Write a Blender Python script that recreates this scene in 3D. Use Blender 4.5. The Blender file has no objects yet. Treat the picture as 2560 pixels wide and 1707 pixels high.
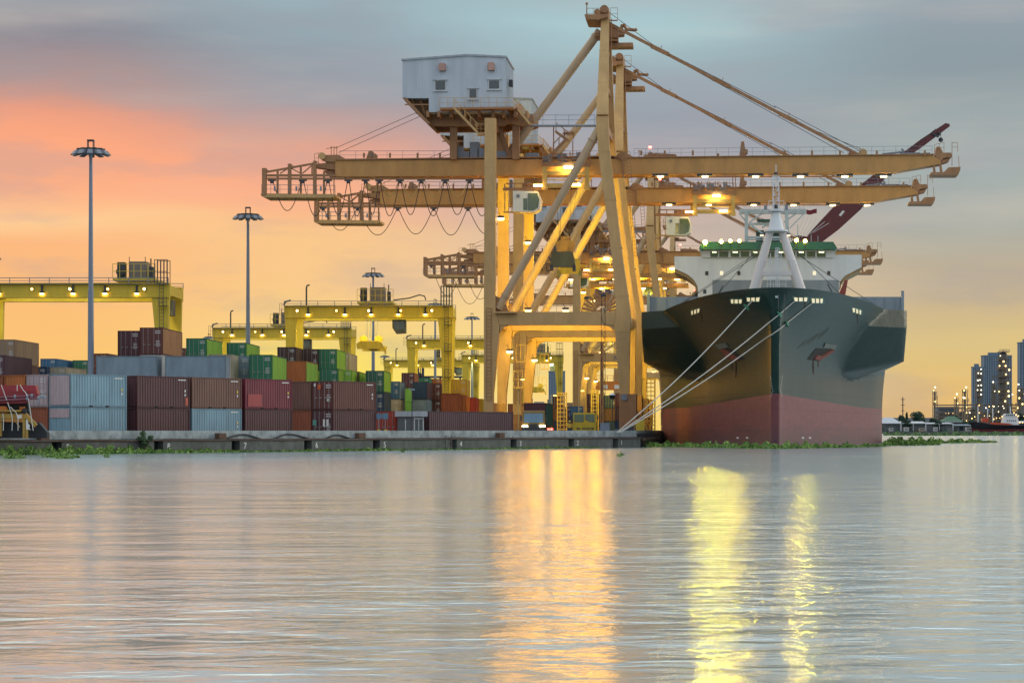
import bpy, math, random
from mathutils import Vector, Matrix
R = math.radians
scene = bpy.context.scene
COL = scene.collection
random.seed(7)

# ------------------------------------------------------------------ camera
F = 5700.0            # focal length in pixels of the 2560 px wide photograph
CZ = 1.80             # eye height above the water
HY = 1075.0           # horizon row
cam_d = bpy.data.cameras.new('camera')
cam = bpy.data.objects.new('camera', cam_d)
COL.objects.link(cam)
cam.location = (0, 0, CZ)
cam.rotation_euler = (R(90), 0, 0)
cam_d.sensor_width = 36.0
cam_d.lens = F / 2560.0 * 36.0
cam_d.shift_y = (HY - 853.5) / 2560.0
cam_d.clip_start = 0.5
cam_d.clip_end = 20000
scene.camera = cam

# ------------------------------------------------------------------ world: dusk sky
scene.view_settings.view_transform = 'Standard'
scene.view_settings.look = 'None'
scene.view_settings.exposure = 0.12
scene.view_settings.gamma = 1
try:
    scene.cycles.use_denoising = True
    scene.cycles.max_bounces = 6
    scene.cycles.glossy_bounces = 3
    scene.cycles.sample_clamp_indirect = 8
except Exception:
    pass

def lin(c):
    return tuple(((v / 255.0) / 12.92 if v / 255.0 <= 0.04045 else ((v / 255.0 + 0.055) / 1.055) ** 2.4) for v in c) + (1.0,)

W = bpy.data.worlds.new('World'); scene.world = W; W.use_nodes = True
nt = W.node_tree; nt.nodes.clear()
def N(t, **k):
    n = nt.nodes.new(t)
    for a, b in k.items(): setattr(n, a, b)
    return n
def LK(a, b): nt.links.new(a, b)
def M(op, a, b=None, clamp=False):
    n = N('ShaderNodeMath', operation=op, use_clamp=clamp)
    for i, v in enumerate((a, b)):
        if v is None: continue
        if isinstance(v, (int, float)): n.inputs[i].default_value = v
        else: LK(v, n.inputs[i])
    return n.outputs[0]
def MR(v, a, b, c=0.0, d=1.0, t='SMOOTHSTEP'):
    n = N('ShaderNodeMapRange', interpolation_type=t)
    LK(v, n.inputs['Value'])
    for k, x in zip(('From Min', 'From Max', 'To Min', 'To Max'), (a, b, c, d)): n.inputs[k].default_value = x
    return n.outputs[0]
def MIX(f, a, b):
    n = N('ShaderNodeMix', data_type='RGBA')
    LK(f, n.inputs[0]); 
    for i, v in ((6, a), (7, b)):
        if isinstance(v, tuple): n.inputs[i].default_value = v
        else: LK(v, n.inputs[i])
    return n.outputs[2]
def RAMP(v, stops):
    n = N('ShaderNodeValToRGB'); LK(v, n.inputs[0])
    e = n.color_ramp.elements
    while len(e) > 1: e.remove(e[0])
    e[0].position = stops[0][0]; e[0].color = stops[0][1]
    for p, c in stops[1:]:
        x = e.new(p); x.color = c
    return n.outputs[0]
tc = N('ShaderNodeTexCoord'); sep = N('ShaderNodeSeparateXYZ'); LK(tc.outputs['Generated'], sep.inputs[0])
dx, dy, dz = sep.outputs
az = M('ARCTAN2', dx, dy)
mp = N('ShaderNodeMapping'); mp.inputs['Scale'].default_value = (5, 5, 34); mp.inputs['Rotation'].default_value = (0, R(-9), 0)
LK(tc.outputs['Generated'], mp.inputs[0])
nz = N('ShaderNodeTexNoise'); nz.inputs['Scale'].default_value = 1.0; nz.inputs['Detail'].default_value = 5; nz.inputs['Roughness'].default_value = 0.52
LK(mp.outputs[0], nz.inputs[0])
mp2 = N('ShaderNodeMapping'); mp2.inputs['Scale'].default_value = (11, 11, 42); mp2.inputs['Location'].default_value = (3, 1, 2); mp2.inputs['Rotation'].default_value = (0, R(-14), 0)
LK(tc.outputs['Generated'], mp2.inputs[0])
nz2 = N('ShaderNodeTexNoise'); nz2.inputs['Scale'].default_value = 1.0; nz2.inputs['Detail'].default_value = 6; nz2.inputs['Roughness'].default_value = 0.55
LK(mp2.outputs[0], nz2.inputs[0])
# elevation in picture units: pixels above the horizon / 1000
el = M('DIVIDE', dz, M('MAXIMUM', M('SQRT', M('ADD', M('MULTIPLY', dx, dx), M('MULTIPLY', dy, dy))), 0.05))
el = M('MULTIPLY', el, 5.7)
el = M('ADD', el, M('MULTIPLY', M('SUBTRACT', nz.outputs[0], 0.5), 0.20))
elf = M('DIVIDE', M('MAXIMUM', el, 0.0), 4.0)     # ramp 0..1 = 0..4000 px
def S(y, c): return (max(0.0, (HY - y) / 4000.0), lin(c))
def UP(t): return [(0.29, lin((150, 164, 172))), (0.34, (1.05 * t[0], 1.05 * t[1], 1.05 * t[2], 1)), (0.55, (1.6 * t[0], 1.6 * t[1], 1.6 * t[2], 1)), (1.0, (1.3 * t[0], 1.3 * t[1], 1.35 * t[2], 1))]
upl, upm, upc, upr = UP((1.06, 1.02, .84)), UP((1.04, 1.03, .90)), UP((.98, 1.02, .98)), UP((.84, .97, 1.04))
left = RAMP(elf, [S(1075, (232, 178, 98)), S(900, (240, 188, 112)), S(760, (242, 182, 116)), S(640, (242, 176, 122)), S(560, (244, 194, 140)), S(480, (244, 168, 126)),
                  S(390, (244, 160, 120)), S(300, (226, 150, 122)), S(215, (174, 140, 134)), S(100, (132, 128, 138)), S(-150, (130, 140, 152))] + upl)
midl = RAMP(elf, [S(1075, (234, 214, 84)), S(930, (240, 218, 92)), S(840, (238, 206, 116)), S(720, (238, 192, 132)), S(600, (240, 190, 132)), S(500, (240, 170, 132)),
                  S(420, (238, 162, 128)), S(335, (206, 152, 136)), S(240, (150, 147, 156)), S(120, (140, 152, 163)), S(0, (148, 172, 180)), S(-200, (138, 158, 170))] + upm)
cen = RAMP(elf, [S(1075, (240, 205, 110)), S(900, (240, 208, 130)), S(760, (232, 200, 154)), S(640, (216, 186, 160)), S(540, (190, 168, 158)), S(420, (158, 154, 164)),
                 S(300, (144, 150, 162)), S(180, (150, 170, 178)), S(60, (160, 190, 196)), S(-150, (150, 178, 186))] + upc)
rgt = RAMP(elf, [S(1075, (222, 176, 104)), S(960, (220, 182, 112)), S(870, (208, 184, 128)), S(780, (194, 172, 134)), S(680, (178, 164, 142)), S(560, (160, 164, 158)),
                 S(430, (152, 164, 164)), S(300, (146, 158, 162)), S(180, (132, 146, 154)), S(60, (138, 150, 160)), S(-150, (128, 144, 156))] + upr)
sky = MIX(MR(az, -0.20, -0.085), left, midl)
sky = MIX(MR(az, -0.09, 0.035), sky, cen)
sky = MIX(MR(az, 0.06, 0.19), sky, rgt)
# away from the afterglow, to the right of the frame, plain blue-grey dusk
east = RAMP(elf, [S(1075, (150, 150, 150)), S(700, (150, 160, 168)), S(200, (150, 166, 178)), (0.6, (0.62, 0.72, 0.80, 1)), (1.0, (0.70, 0.80, 0.90, 1))])
sky = MIX(MR(az, 0.26, 0.55), sky, east)
# thin streaky cloud veil, darker mauve and lighter wisps
veil = MR(nz2.outputs[0], 0.47, 0.66, 0.0, 0.30)
sky = MIX(veil, sky, lin((150, 146, 156)))
wisp = MR(nz.outputs[0], 0.5, 0.76, 0.0, 0.20)
sky = MIX(wisp, sky, lin((236, 206, 180)))
# the sky behind the photographer: even cool overcast dusk light
back = RAMP(MR(dz, -0.1, 1.0, 0, 1, 'LINEAR'), [(0.0, (0.14, 0.15, 0.15, 1)), (0.085, (0.16, 0.17, 0.17, 1)), (0.1, (0.62, 0.62, 0.63, 1)), (0.3, (0.78, 0.83, 0.90, 1)), (1.0, (0.72, 0.80, 0.90, 1))])
bf = M('MULTIPLY', MR(dy, 0.75, -0.1), 1.0)
hi = MR(dz, 0.24, 0.55)
sky = MIX(MR(dy, 0.5, 0.0), sky, back)
bgn = N('ShaderNodeBackground'); LK(sky, bgn.inputs[0]); bgn.inputs[1].default_value = 0.99
nish = N('ShaderNodeTexSky', sky_type='NISHITA'); nish.sun_disc = False
nish.sun_elevation = R(3); nish.sun_rotation = R(69)
bg2 = N('ShaderNodeBackground'); LK(nish.outputs[0], bg2.inputs[0]); bg2.inputs[1].default_value = 0.012
addn = N('ShaderNodeAddShader'); LK(bgn.outputs[0], addn.inputs[0]); LK(bg2.outputs[0], addn.inputs[1])
wo = N('ShaderNodeOutputWorld'); LK(addn.outputs[0], wo.inputs[0])

# added low warm sun from the right, standing in for yard lamp light
sun_d = bpy.data.lights.new('warm_side_sun', 'SUN')
sun_d.energy = 0.9; sun_d.angle = R(25); sun_d.color = (1.0, 0.88, 0.68)
sun = bpy.data.objects.new('warm_side_sun', sun_d); COL.objects.link(sun)
dirv = Vector((-0.90, -0.34, -0.20))
sun.rotation_euler = dirv.to_track_quat('-Z', 'Y').to_euler()

# ------------------------------------------------------------------ materials
MATS = {}
def paint(name, col, rough=0.55, metal=0.0, dirt=0.35, rust=0.0, bump=0.0, scale=1.0, streak=4.0, rustcol=(0.10, 0.035, 0.015), spec=0.4):
    if name in MATS: return MATS[name]
    m = bpy.data.materials.new(name); m.use_nodes = True; t = m.node_tree
    b = t.nodes['Principled BSDF']; b.inputs['Roughness'].default_value = rough; b.inputs['Metallic'].default_value = metal
    b.inputs['Specular IOR Level'].default_value = spec
    c = t.nodes.new('ShaderNodeTexCoord'); mpn = t.nodes.new('ShaderNodeMapping')
    mpn.inputs['Scale'].default_value = (scale, scale, scale / streak); t.links.new(c.outputs['Object'], mpn.inputs[0])
    n1 = t.nodes.new('ShaderNodeTexNoise'); n1.inputs['Scale'].default_value = 1.6; n1.inputs['Detail'].default_value = 6; n1.inputs['Roughness'].default_value = 0.65
    t.links.new(mpn.outputs[0], n1.inputs[0])
    r1 = t.nodes.new('ShaderNodeMapRange'); r1.inputs['From Min'].default_value = 0.35; r1.inputs['From Max'].default_value = 0.75
    t.links.new(n1.outputs[0], r1.inputs[0])
    mx = t.nodes.new('ShaderNodeMix'); mx.data_type = 'RGBA'
    mx.inputs[6].default_value = (*col, 1); mx.inputs[7].default_value = (*[v * (1 - dirt) for v in col], 1)
    t.links.new(r1.outputs[0], mx.inputs[0]); out = mx.outputs[2]
    if rust > 0:
        n2 = t.nodes.new('ShaderNodeTexNoise'); n2.inputs['Scale'].default_value = 2.6; n2.inputs['Detail'].default_value = 8; n2.inputs['Roughness'].default_value = 0.7
        t.links.new(mpn.outputs[0], n2.inputs[0])
        r2 = t.nodes.new('ShaderNodeMapRange'); r2.inputs['From Min'].default_value = 0.72 - rust * 0.25; r2.inputs['From Max'].default_value = 0.80 - rust * 0.15
        r2.inputs['To Max'].default_value = 0.75
        t.links.new(n2.outputs[0], r2.inputs[0])
        m2 = t.nodes.new('ShaderNodeMix'); m2.data_type = 'RGBA'; m2.inputs[7].default_value = (*rustcol, 1)
        t.links.new(r2.outputs[0], m2.inputs[0]); t.links.new(out, m2.inputs[6]); out = m2.outputs[2]
    t.links.new(out, b.inputs['Base Color'])
    if bump:
        bp = t.nodes.new('ShaderNodeBump'); bp.inputs['Strength'].default_value = bump; bp.inputs['Distance'].default_value = 0.05
        t.links.new(n1.outputs[0], bp.inputs['Height']); t.links.new(bp.outputs[0], b.inputs['Normal'])
    MATS[name] = m; return m
def emit(name, col, s):
    if name in MATS: return MATS[name]
    m = bpy.data.materials.new(name); m.use_nodes = True; t = m.node_tree
    b = t.nodes['Principled BSDF']; b.inputs['Base Color'].default_value = (0.8, 0.8, 0.8, 1)
    b.inputs['Emission Color'].default_value = (*col, 1); b.inputs['Emission Strength'].default_value = s
    MATS[name] = m; return m

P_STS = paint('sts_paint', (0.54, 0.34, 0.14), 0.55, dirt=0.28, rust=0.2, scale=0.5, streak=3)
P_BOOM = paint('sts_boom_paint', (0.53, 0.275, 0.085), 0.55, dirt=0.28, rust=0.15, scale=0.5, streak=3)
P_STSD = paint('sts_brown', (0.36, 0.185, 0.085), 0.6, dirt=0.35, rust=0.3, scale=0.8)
P_STST = paint('sts_tube', (0.46, 0.33, 0.20), 0.5, dirt=0.2, rust=0.1, scale=0.4)
P_STSH = paint('sts_house', (0.50, 0.56, 0.62), 0.5, dirt=0.22, rust=0.10, rustcol=(0.26, 0.24, 0.22), scale=0.5, streak=8)
P_GREY = paint('grey_steel', (0.22, 0.25, 0.29), 0.5, dirt=0.3, scale=1)
P_DARK = paint('dark_steel', (0.045, 0.05, 0.06), 0.5, dirt=0.3)
P_BLACK = paint('black_rubber', (0.015, 0.017, 0.022), 0.6, dirt=0.2)
P_POLE = paint('galvanised_pole', (0.20, 0.25, 0.33), 0.45, dirt=0.25, scale=0.5)
P_RTG = paint('rtg_yellow', (0.66, 0.49, 0.04), 0.5, dirt=0.25, rust=0.08, scale=0.6)
P_WHITE = paint('white_paint', (0.62, 0.65, 0.67), 0.45, dirt=0.12, scale=0.5)
P_CREAM = paint('cream_cab', (0.70, 0.72, 0.62), 0.4, dirt=0.1)
P_GLASS = paint('dark_glass', (0.03, 0.05, 0.06), 0.08, dirt=0.1, spec=0.8)
P_GGLASS = paint('green_glass', (0.10, 0.16, 0.09), 0.1, dirt=0.5, spec=0.7)
P_YEL = paint('plant_yellow', (0.62, 0.44, 0.03), 0.45, dirt=0.25)
P_MARK = paint('stencil_white', (0.62, 0.62, 0.60), 0.6, dirt=0.2)
P_ROPE = paint('mooring_rope', (0.62, 0.60, 0.55), 0.8, dirt=0.2)
P_REDM = paint('red_machinery', (0.28, 0.022, 0.03), 0.4, dirt=0.3)
P_GREEN = paint('green_trim', (0.035, 0.145, 0.09), 0.4, dirt=0.15)
P_CONC = paint('concrete_light', (0.34, 0.39, 0.40), 0.85, dirt=0.62, rust=0.8, rustcol=(0.10, 0.12, 0.12), bump=0.4, scale=0.55, streak=1.2)
P_CONCD = paint('concrete_dark', (0.125, 0.135, 0.125), 0.9, dirt=0.55, rust=0.45, rustcol=(0.03, 0.04, 0.03), bump=0.5, scale=0.8, streak=2)
P_VOID = paint('black_recess', (0.012, 0.012, 0.012), 0.9, dirt=0.3)  # near-black for recess backs and fork pockets
P_ORANGE = paint('orange_steel', (0.55, 0.17, 0.03), 0.5, dirt=0.25)
E_WARM = emit('lamp_sodium', (1.0, 0.62, 0.18), 14)
E_ORG = emit('lamp_amber', (1.0, 0.45, 0.08), 9)
E_COOL = emit('lamp_mercury', (0.95, 1.0, 0.62), 14)
E_SHIP = emit('lamp_ship', (1.0, 0.82, 0.04), 560)
E_SHIPO = emit('lamp_ship_amber', (1.0, 0.56, 0.03), 620)
E_RED = emit('lamp_red', (1.0, 0.06, 0.04), 10)
E_ROOM = emit('lit_room', (1.0, 0.80, 0.36), 0.55)
E_HEAD = emit('headlight_bulb', (1.0, 0.80, 0.40), 20)

# ------------------------------------------------------------------ mesh helpers
class MB:
    def __init__(s): s.v = []; s.f = []
    def add(s, vs, fs):
        o = len(s.v); s.v += [tuple(v) for v in vs]; s.f += [tuple(i + o for i in f) for f in fs]; return s
    def hexa(s, a):      # 8 corners: bottom 0-3 ccw, top 4-7
        return s.add(a, [(0, 3, 2, 1), (4, 5, 6, 7), (0, 1, 5, 4), (1, 2, 6, 5), (2, 3, 7, 6), (3, 0, 4, 7)])
    def box(s, x0, x1, y0, y1, z0, z1):
        if x1 < x0: x0, x1 = x1, x0
        if y1 < y0: y0, y1 = y1, y0
        if z1 < z0: z0, z1 = z1, z0
        return s.hexa([(x0, y0, z0), (x1, y0, z0), (x1, y1, z0), (x0, y1, z0), (x0, y0, z1), (x1, y0, z1), (x1, y1, z1), (x0, y1, z1)])
    def bar(s, p, q, w, h=None, w2=None, h2=None, up=(0, 0, 1)):
        p = Vector(p); q = Vector(q); h = h or w; w2 = w2 or w; h2 = h2 or h
        d = (q - p)
        if d.length < 1e-6: return s
        d.normalize(); u = Vector(up)
        if abs(d.dot(u)) > 0.98: u = Vector((0, 1, 0))
        r = d.cross(u).normalized(); u = r.cross(d)
        a = []
        for c, ww, hh in ((p, w, h), (q, w2, h2)):
            for i, j in ((-1, -1), (1, -1), (1, 1), (-1, 1)): a.append(c + r * (i * ww / 2) + u * (j * hh / 2))
        return s.add(a, [(0, 1, 2, 3), (7, 6, 5, 4), (0, 4, 5, 1), (1, 5, 6, 2), (2, 6, 7, 3), (3, 7, 4, 0)])
    def tube(s, p, q, r, r2=None, n=12):
        p = Vector(p); q = Vector(q); r2 = r if r2 is None else r2
        d = (q - p)
        if d.length < 1e-6: return s
        d.normalize(); u = Vector((0, 0, 1)) if abs(d.z) < 0.9 else Vector((1, 0, 0))
        a = d.cross(u).normalized(); b = d.cross(a); vs = []
        for c, rr in ((p, r), (q, r2)):
            for i in range(n):
                t = 2 * math.pi * i / n; vs.append(c + a * (math.cos(t) * rr) + b * (math.sin(t) * rr))
        fs = [(i, (i + 1) % n, n + (i + 1) % n, n + i) for i in range(n)] + [tuple(range(n))[::-1], tuple(range(n, 2 * n))]
        return s.add(vs, fs)
    def path(s, pts, r, n=6):
        pts = [Vector(p) for p in pts]; vs = []; m = len(pts)
        for k, c in enumerate(pts):
            d = (pts[min(k + 1, m - 1)] - pts[max(k - 1, 0)])
            if d.length < 1e-6: d = Vector((1, 0, 0))
            d.normalize(); u = Vector((0, 1, 0)) if abs(d.y) < 0.9 else Vector((1, 0, 0))
            a = d.cross(u).normalized(); b = d.cross(a)
            for i in range(n):
                t = 2 * math.pi * i / n; vs.append(c + a * (math.cos(t) * r) + b * (math.sin(t) * r))
        fs = []
        for k in range(m - 1):
            for i in range(n): fs.append((k * n + i, k * n + (i + 1) % n, (k + 1) * n + (i + 1) % n, (k + 1) * n + i))
        fs += [tuple(range(n))[::-1], tuple(range((m - 1) * n, m * n))]
        return s.add(vs, fs)
    def prism(s, poly, y0, y1):      # polygon in the xz plane, extruded along y
        n = len(poly)
        vs = [(x, y0, z) for x, z in poly] + [(x, y1, z) for x, z in poly]
        return s.add(vs, [tuple(range(n)), tuple(range(2 * n - 1, n - 1, -1))] + [(i, i + n, (i + 1) % n + n, (i + 1) % n) for i in range(n)])
    def prismz(s, poly, z0, z1):     # polygon in the xy plane, extruded along z
        n = len(poly)
        vs = [(x, y, z0) for x, y in poly] + [(x, y, z1) for x, y in poly]
        return s.add(vs, [tuple(range(n))[::-1], tuple(range(n, 2 * n))] + [(i, (i + 1) % n, (i + 1) % n + n, i + n) for i in range(n)])
    def ball(s, c, r, nu=10, nv=6, sz=1.0):
        c = Vector(c); vs = []
        for j in range(nv + 1):
            ph = math.pi * j / nv
            for i in range(nu):
                t = 2 * math.pi * i / nu; vs.append(c + Vector((math.sin(ph) * math.cos(t) * r, math.sin(ph) * math.sin(t) * r, math.cos(ph) * r * sz)))
        fs = [(j * nu + i, (j + 1) * nu + i, (j + 1) * nu + (i + 1) % nu, j * nu + (i + 1) % nu) for j in range(nv) for i in range(nu)]
        return s.add(vs, fs)
    def rail(s, p, q, h=1.1, sp=1.6, t=0.05):
        p = Vector(p); q = Vector(q); d = q - p; n = max(1, int(round(d.length / sp)))
        up = Vector((0, 0, h))
        for i in range(n + 1):
            c = p + d * (i / n); s.bar(c, c + up, t)
        s.bar(p + up, q + up, t); s.bar(p + up * 0.5, q + up * 0.5, t * 0.8); return s
    def stairs(s, p, q, w=0.8, n=None):
        p = Vector(p); q = Vector(q); d = q - p; n = n or max(2, int(abs(d.z) / 0.35)); a = Vector((0, w / 2, 0))
        for k in (-1, 1):
            s.bar(p + a * k, q + a * k, 0.08, 0.28)
            s.bar(p + a * k + Vector((0, 0, 1.1)), q + a * k + Vector((0, 0, 1.1)), 0.06)
            for i in range(0, n + 1, 2):
                c = p + d * (i / n) + a * k; s.bar(c, c + Vector((0, 0, 1.1)), 0.05)
        for i in range(n + 1):
            c = p + d * (i / n); s.box(c.x - 0.14, c.x + 0.14, c.y - w / 2, c.y + w / 2, c.z - 0.03, c.z + 0.03)
        return s
    def ladder(s, p, q, w=0.5, side=(0, 1, 0), cage=False):
        p = Vector(p); q = Vector(q); a = Vector(side) * (w / 2); d = q - p; n = int(d.length / 0.45)
        s.bar(p + a, q + a, 0.06); s.bar(p - a, q - a, 0.06)
        for i in range(n + 1): s.bar(p + d * i / n + a, p + d * i / n - a, 0.05)
        return s
    def mesh(s, name, smooth=False):
        me = bpy.data.meshes.new(name); me.from_pydata(s.v, [], s.f); me.update()
        if smooth:
            me.shade_smooth()
            try: me.set_sharp_from_angle(angle=R(40))
            except Exception: pass
        return me
    def obj(s, name, mat, parent=None, label=None, smooth=False):
        o = bpy.data.objects.new(name, s.mesh(name, smooth)); COL.objects.link(o)
        o.data.materials.append(mat)
        if parent: o.parent = parent
        if label: o['label'] = label
        return o
def tag(o, label=None, cat=None, group=None, kind=None):
    if label: o['label'] = label
    if cat: o['category'] = cat
    if group: o['group'] = group
    if kind: o['kind'] = kind
    return o
def thing(name, label, cat, loc=(0, 0, 0), rz=0.0, group=None):
    o = bpy.data.objects.new(name, None); COL.objects.link(o)
    o.location = loc; o.rotation_euler = (0, 0, rz); o.empty_display_size = 0.5
    return tag(o, label, cat, group)
def copy_tree(o, parent=None):
    c = o.copy(); COL.objects.link(c); c.parent = parent
    for ch in list(o.children): copy_tree(ch, c)
    return c
def lamp(parent, loc, energy, col=(1.0, 0.62, 0.16), r=0.4, name='bulb'):
    d = bpy.data.lights.new(name, 'POINT'); d.energy = energy; d.color = col; d.shadow_soft_size = r
    o = bpy.data.objects.new(name, d); COL.objects.link(o); o.location = loc
    if parent: o.parent = parent
    return o
def spot(parent, loc, aim, energy, col, size=140, r=0.4, name='flood_beam'):
    d = bpy.data.lights.new(name, 'SPOT'); d.energy = energy; d.color = col; d.shadow_soft_size = r; d.spot_size = R(size); d.spot_blend = 0.5
    o = bpy.data.objects.new(name, d); COL.objects.link(o); o.location = loc; o.rotation_euler = Vector(aim).to_track_quat('-Z', 'Y').to_euler()
    o.parent = parent; return o
def px(x, y, Y):
    return Vector(((x - 1280) / F * Y, Y, CZ + (HY - y) / F * Y))
def smat(s): return s
def text_mesh(name, body, size, mat, parent, loc, rot, depth=0.02):
    cu = bpy.data.curves.new(name, 'FONT'); cu.body = body; cu.size = size; cu.extrude = depth; cu.align_x = 'CENTER'
    cu.offset = 0.004 * size
    t = bpy.data.objects.new('tmp_text', cu); COL.objects.link(t)
    bpy.context.view_layer.update()
    me = bpy.data.meshes.new_from_object(t.evaluated_get(bpy.context.evaluated_depsgraph_get()))
    bpy.data.objects.remove(t)
    o = bpy.data.objects.new(name, me); COL.objects.link(o); me.materials.clear(); me.materials.append(mat)
    o.location = loc; o.rotation_euler = rot
    if parent: o.parent = parent
    return o
# ------------------------------------------------------------------ setting: water, land, quay
TH = R(35.5)                       # heading of the near quay face, clockwise from straight ahead
QC = Vector((12.9, 238.0, 0)); qd = Vector((math.sin(TH), math.cos(TH), 0)); nd = Vector((-math.cos(TH), math.sin(TH), 0))
T2 = R(5.66)                       # heading of the ship berth
sd = Vector((math.sin(T2), math.cos(T2), 0)); ed = Vector((math.cos(T2), -math.sin(T2), 0))
ZG = 1.02                          # yard level; the parapet on the quay edge stands above it

def water_mat():
    m = bpy.data.materials.new('river_water'); m.use_nodes = True; t = m.node_tree; b = t.nodes['Principled BSDF']
    b.inputs['Base Color'].default_value = (0.42, 0.54, 0.57, 1); b.inputs['Roughness'].default_value = 0.145
    b.inputs['IOR'].default_value = 1.7
    b.inputs['Metallic'].default_value = 0.45
    c = t.nodes.new('ShaderNodeTexCoord')
    def noise(scale, detail, sx=1.0, sy=1.0, off=0.0, dist=0.0):
        mpn = t.nodes.new('ShaderNodeMapping'); mpn.inputs['Scale'].default_value = (sx, sy, 1); mpn.inputs['Location'].default_value = (off, off, 0)
        t.links.new(c.outputs['Object'], mpn.inputs[0])
        n = t.nodes.new('ShaderNodeTexNoise'); n.inputs['Scale'].default_value = scale; n.inputs['Detail'].default_value = detail
        n.inputs['Distortion'].default_value = dist
        t.links.new(mpn.outputs[0], n.inputs[0]); return n.outputs[0]
    def bump(h, dist, prev=None, st=1.0):
        bp = t.nodes.new('ShaderNodeBump'); bp.inputs['Distance'].default_value = dist
        if isinstance(st, float): bp.inputs['Strength'].default_value = st
        else: t.links.new(st, bp.inputs['Strength'])
        t.links.new(h, bp.inputs['Height'])
        if prev: t.links.new(prev, bp.inputs['Normal'])
        return bp.outputs[0]
    patch = noise(0.05, 2, 0.5, 1.0, 20)
    pr = t.nodes.new('ShaderNodeMapRange'); pr.inputs['From Min'].default_value = 0.38; pr.inputs['From Max'].default_value = 0.62
    pr.inputs['To Min'].default_value = 0.2; pr.inputs['To Max'].default_value = 1.0; t.links.new(patch, pr.inputs[0])
    n1 = bump(noise(0.30, 3, 0.7, 1.3), 0.10)
    n2 = bump(noise(1.5, 3, 0.8, 1.2, 5, 0.6), 0.062, n1, pr.outputs[0])
    n3 = bump(noise(6.0, 2, 1, 1, 9), 0.004, n2, pr.outputs[0])
    t.links.new(n3, b.inputs['Normal'])
    return m
w = MB(); w.add([(-6000, -1800, 0), (6000, -1800, 0), (6000, 9000, 0), (-6000, 9000, 0)], [(0, 1, 2, 3)])
wo_ = w.obj('water', water_mat()); tag(wo_, kind='structure')

P_YARD = paint('yard_asphalt', (0.11, 0.11, 0.105), 0.9, dirt=0.4, scale=0.2, streak=1)
g = MB()
A = QC - qd * 262 + nd * 0.4; Bp = QC + nd * 0.4 + ed * -0.4; Cc = QC + sd * 980 - ed * 0.6
poly = [(A.x, A.y), (Bp.x, Bp.y), (Cc.x, Cc.y), (900, 1262), (6000, 1400), (6000, 8800), (-6000, 8800), (-6000, 60)]
g.prismz(poly, -1.2, ZG)
go = g.obj('ground', P_YARD); tag(go, kind='structure')

def quay_s(x, inset=0.0):           # distance along the quay face (negative = towards the left) seen at column x
    k = (x - 1280) / F; p = QC + nd * inset
    return -((p.x - k * p.y) / (qd.x - k * qd.y))
qw = thing('quay_wall', 'long weathered concrete quay wall with numbered recesses along the river', 'quay wall', QC, math.pi / 2 - TH)
m = MB(); m.box(-262, 0, 0.0, 0.45, 1.10, 1.76)
m.obj('parapet', P_CONC, qw)
m = MB(); m.box(-262, 0, 0.16, 0.5, 0.55, 1.098)
m.obj('recessed_band', P_CONCD, qw)
nums = [(168, '9'), (420, '8'), (611, '7'), (790, '6'), (960, '5'), (1151, '4'), (1300, '3'), (1443, '2'), (1553, '1')]
segs = []; prev = -262.0
for X, ch in nums:
    s0 = quay_s(X, -0.6)
    segs.append((prev, s0 - 1.55)); prev = s0 - 0.55
segs.append((prev, 0.0))
m = MB()
for a, b_ in segs: m.box(a, b_, -0.6, 0.155, -1.2, 0.92)
m.box(-262, 0, -0.66, 0.155, 0.925, 1.06)
m.obj('lower_face', P_CONCD, qw)
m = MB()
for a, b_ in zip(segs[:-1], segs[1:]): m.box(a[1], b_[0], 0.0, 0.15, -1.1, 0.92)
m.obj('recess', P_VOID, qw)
m = MB(); m.path([(x, -0.70, 0.99 + 0.03 * math.sin(x * 0.7)) for x in [i * -2.0 for i in range(130)]], 0.06)
m.obj('service_pipe', paint('rusty_pipe', (0.10, 0.06, 0.045), 0.8, dirt=0.5), qw)
for X, ch in nums:
    s0 = quay_s(X, -0.6)
    o = text_mesh('painted_number', ch, 0.70, P_MARK, qw, (s0 + 0.05, -0.625, 0.28), (R(90), 0, 0))
    o['label'] = 'white painted number ' + ch
# stubs under the parapet and cable slung between them
stubs = [quay_s(X) for X in (102, 546, 895, 1245)]
for s0 in stubs: m = MB(); m.box(s0 - 0.42, s0 + 0.42, -0.5, -0.01, 1.08, 1.55); m.obj('bumper_block', paint('rusted_block', (0.13, 0.075, 0.05), 0.9, dirt=0.5, rust=0.5), qw)
pts = []
for x0, x1, y0, y1 in ((-40, 395, 1101, 1101), (395, 545, 1098, 1100)):
    pass
def cab(pxs, r=0.07):
    mm = MB(); pp = []
    for i in range(len(pxs) - 1):
        (xa, ya), (xb, yb) = pxs[i], pxs[i + 1]
        for k in range(8):
            u = k / 8; uu = (1 - math.cos(math.pi * u)) / 2; x = xa + (xb - xa) * u; y = ya + (yb - ya) * uu
            s0 = quay_s(x, -0.2); Yd = (QC + qd * s0 + nd * -0.2).y; pp.append((s0, -0.12, CZ + (HY - y) / F * Yd))
    mm.path(pp, r); return mm
cab([(372, 1104), (420, 1098), (545, 1099), (610, 1086), (672, 1100), (722, 1085), (800, 1100), (845, 1087), (890, 1098), (1080, 1098), (1130, 1094), (1250, 1098), (1400, 1094), (1540, 1099)]).obj('slung_cable', P_BLACK, qw)
m = MB()
s0 = quay_s(1120, -0.7); m.ladder((s0, -0.78, -0.3), (s0, -0.78, 1.3), 0.9, (1, 0, 0)); m.obj('ladder', P_DARK, qw)

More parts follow.
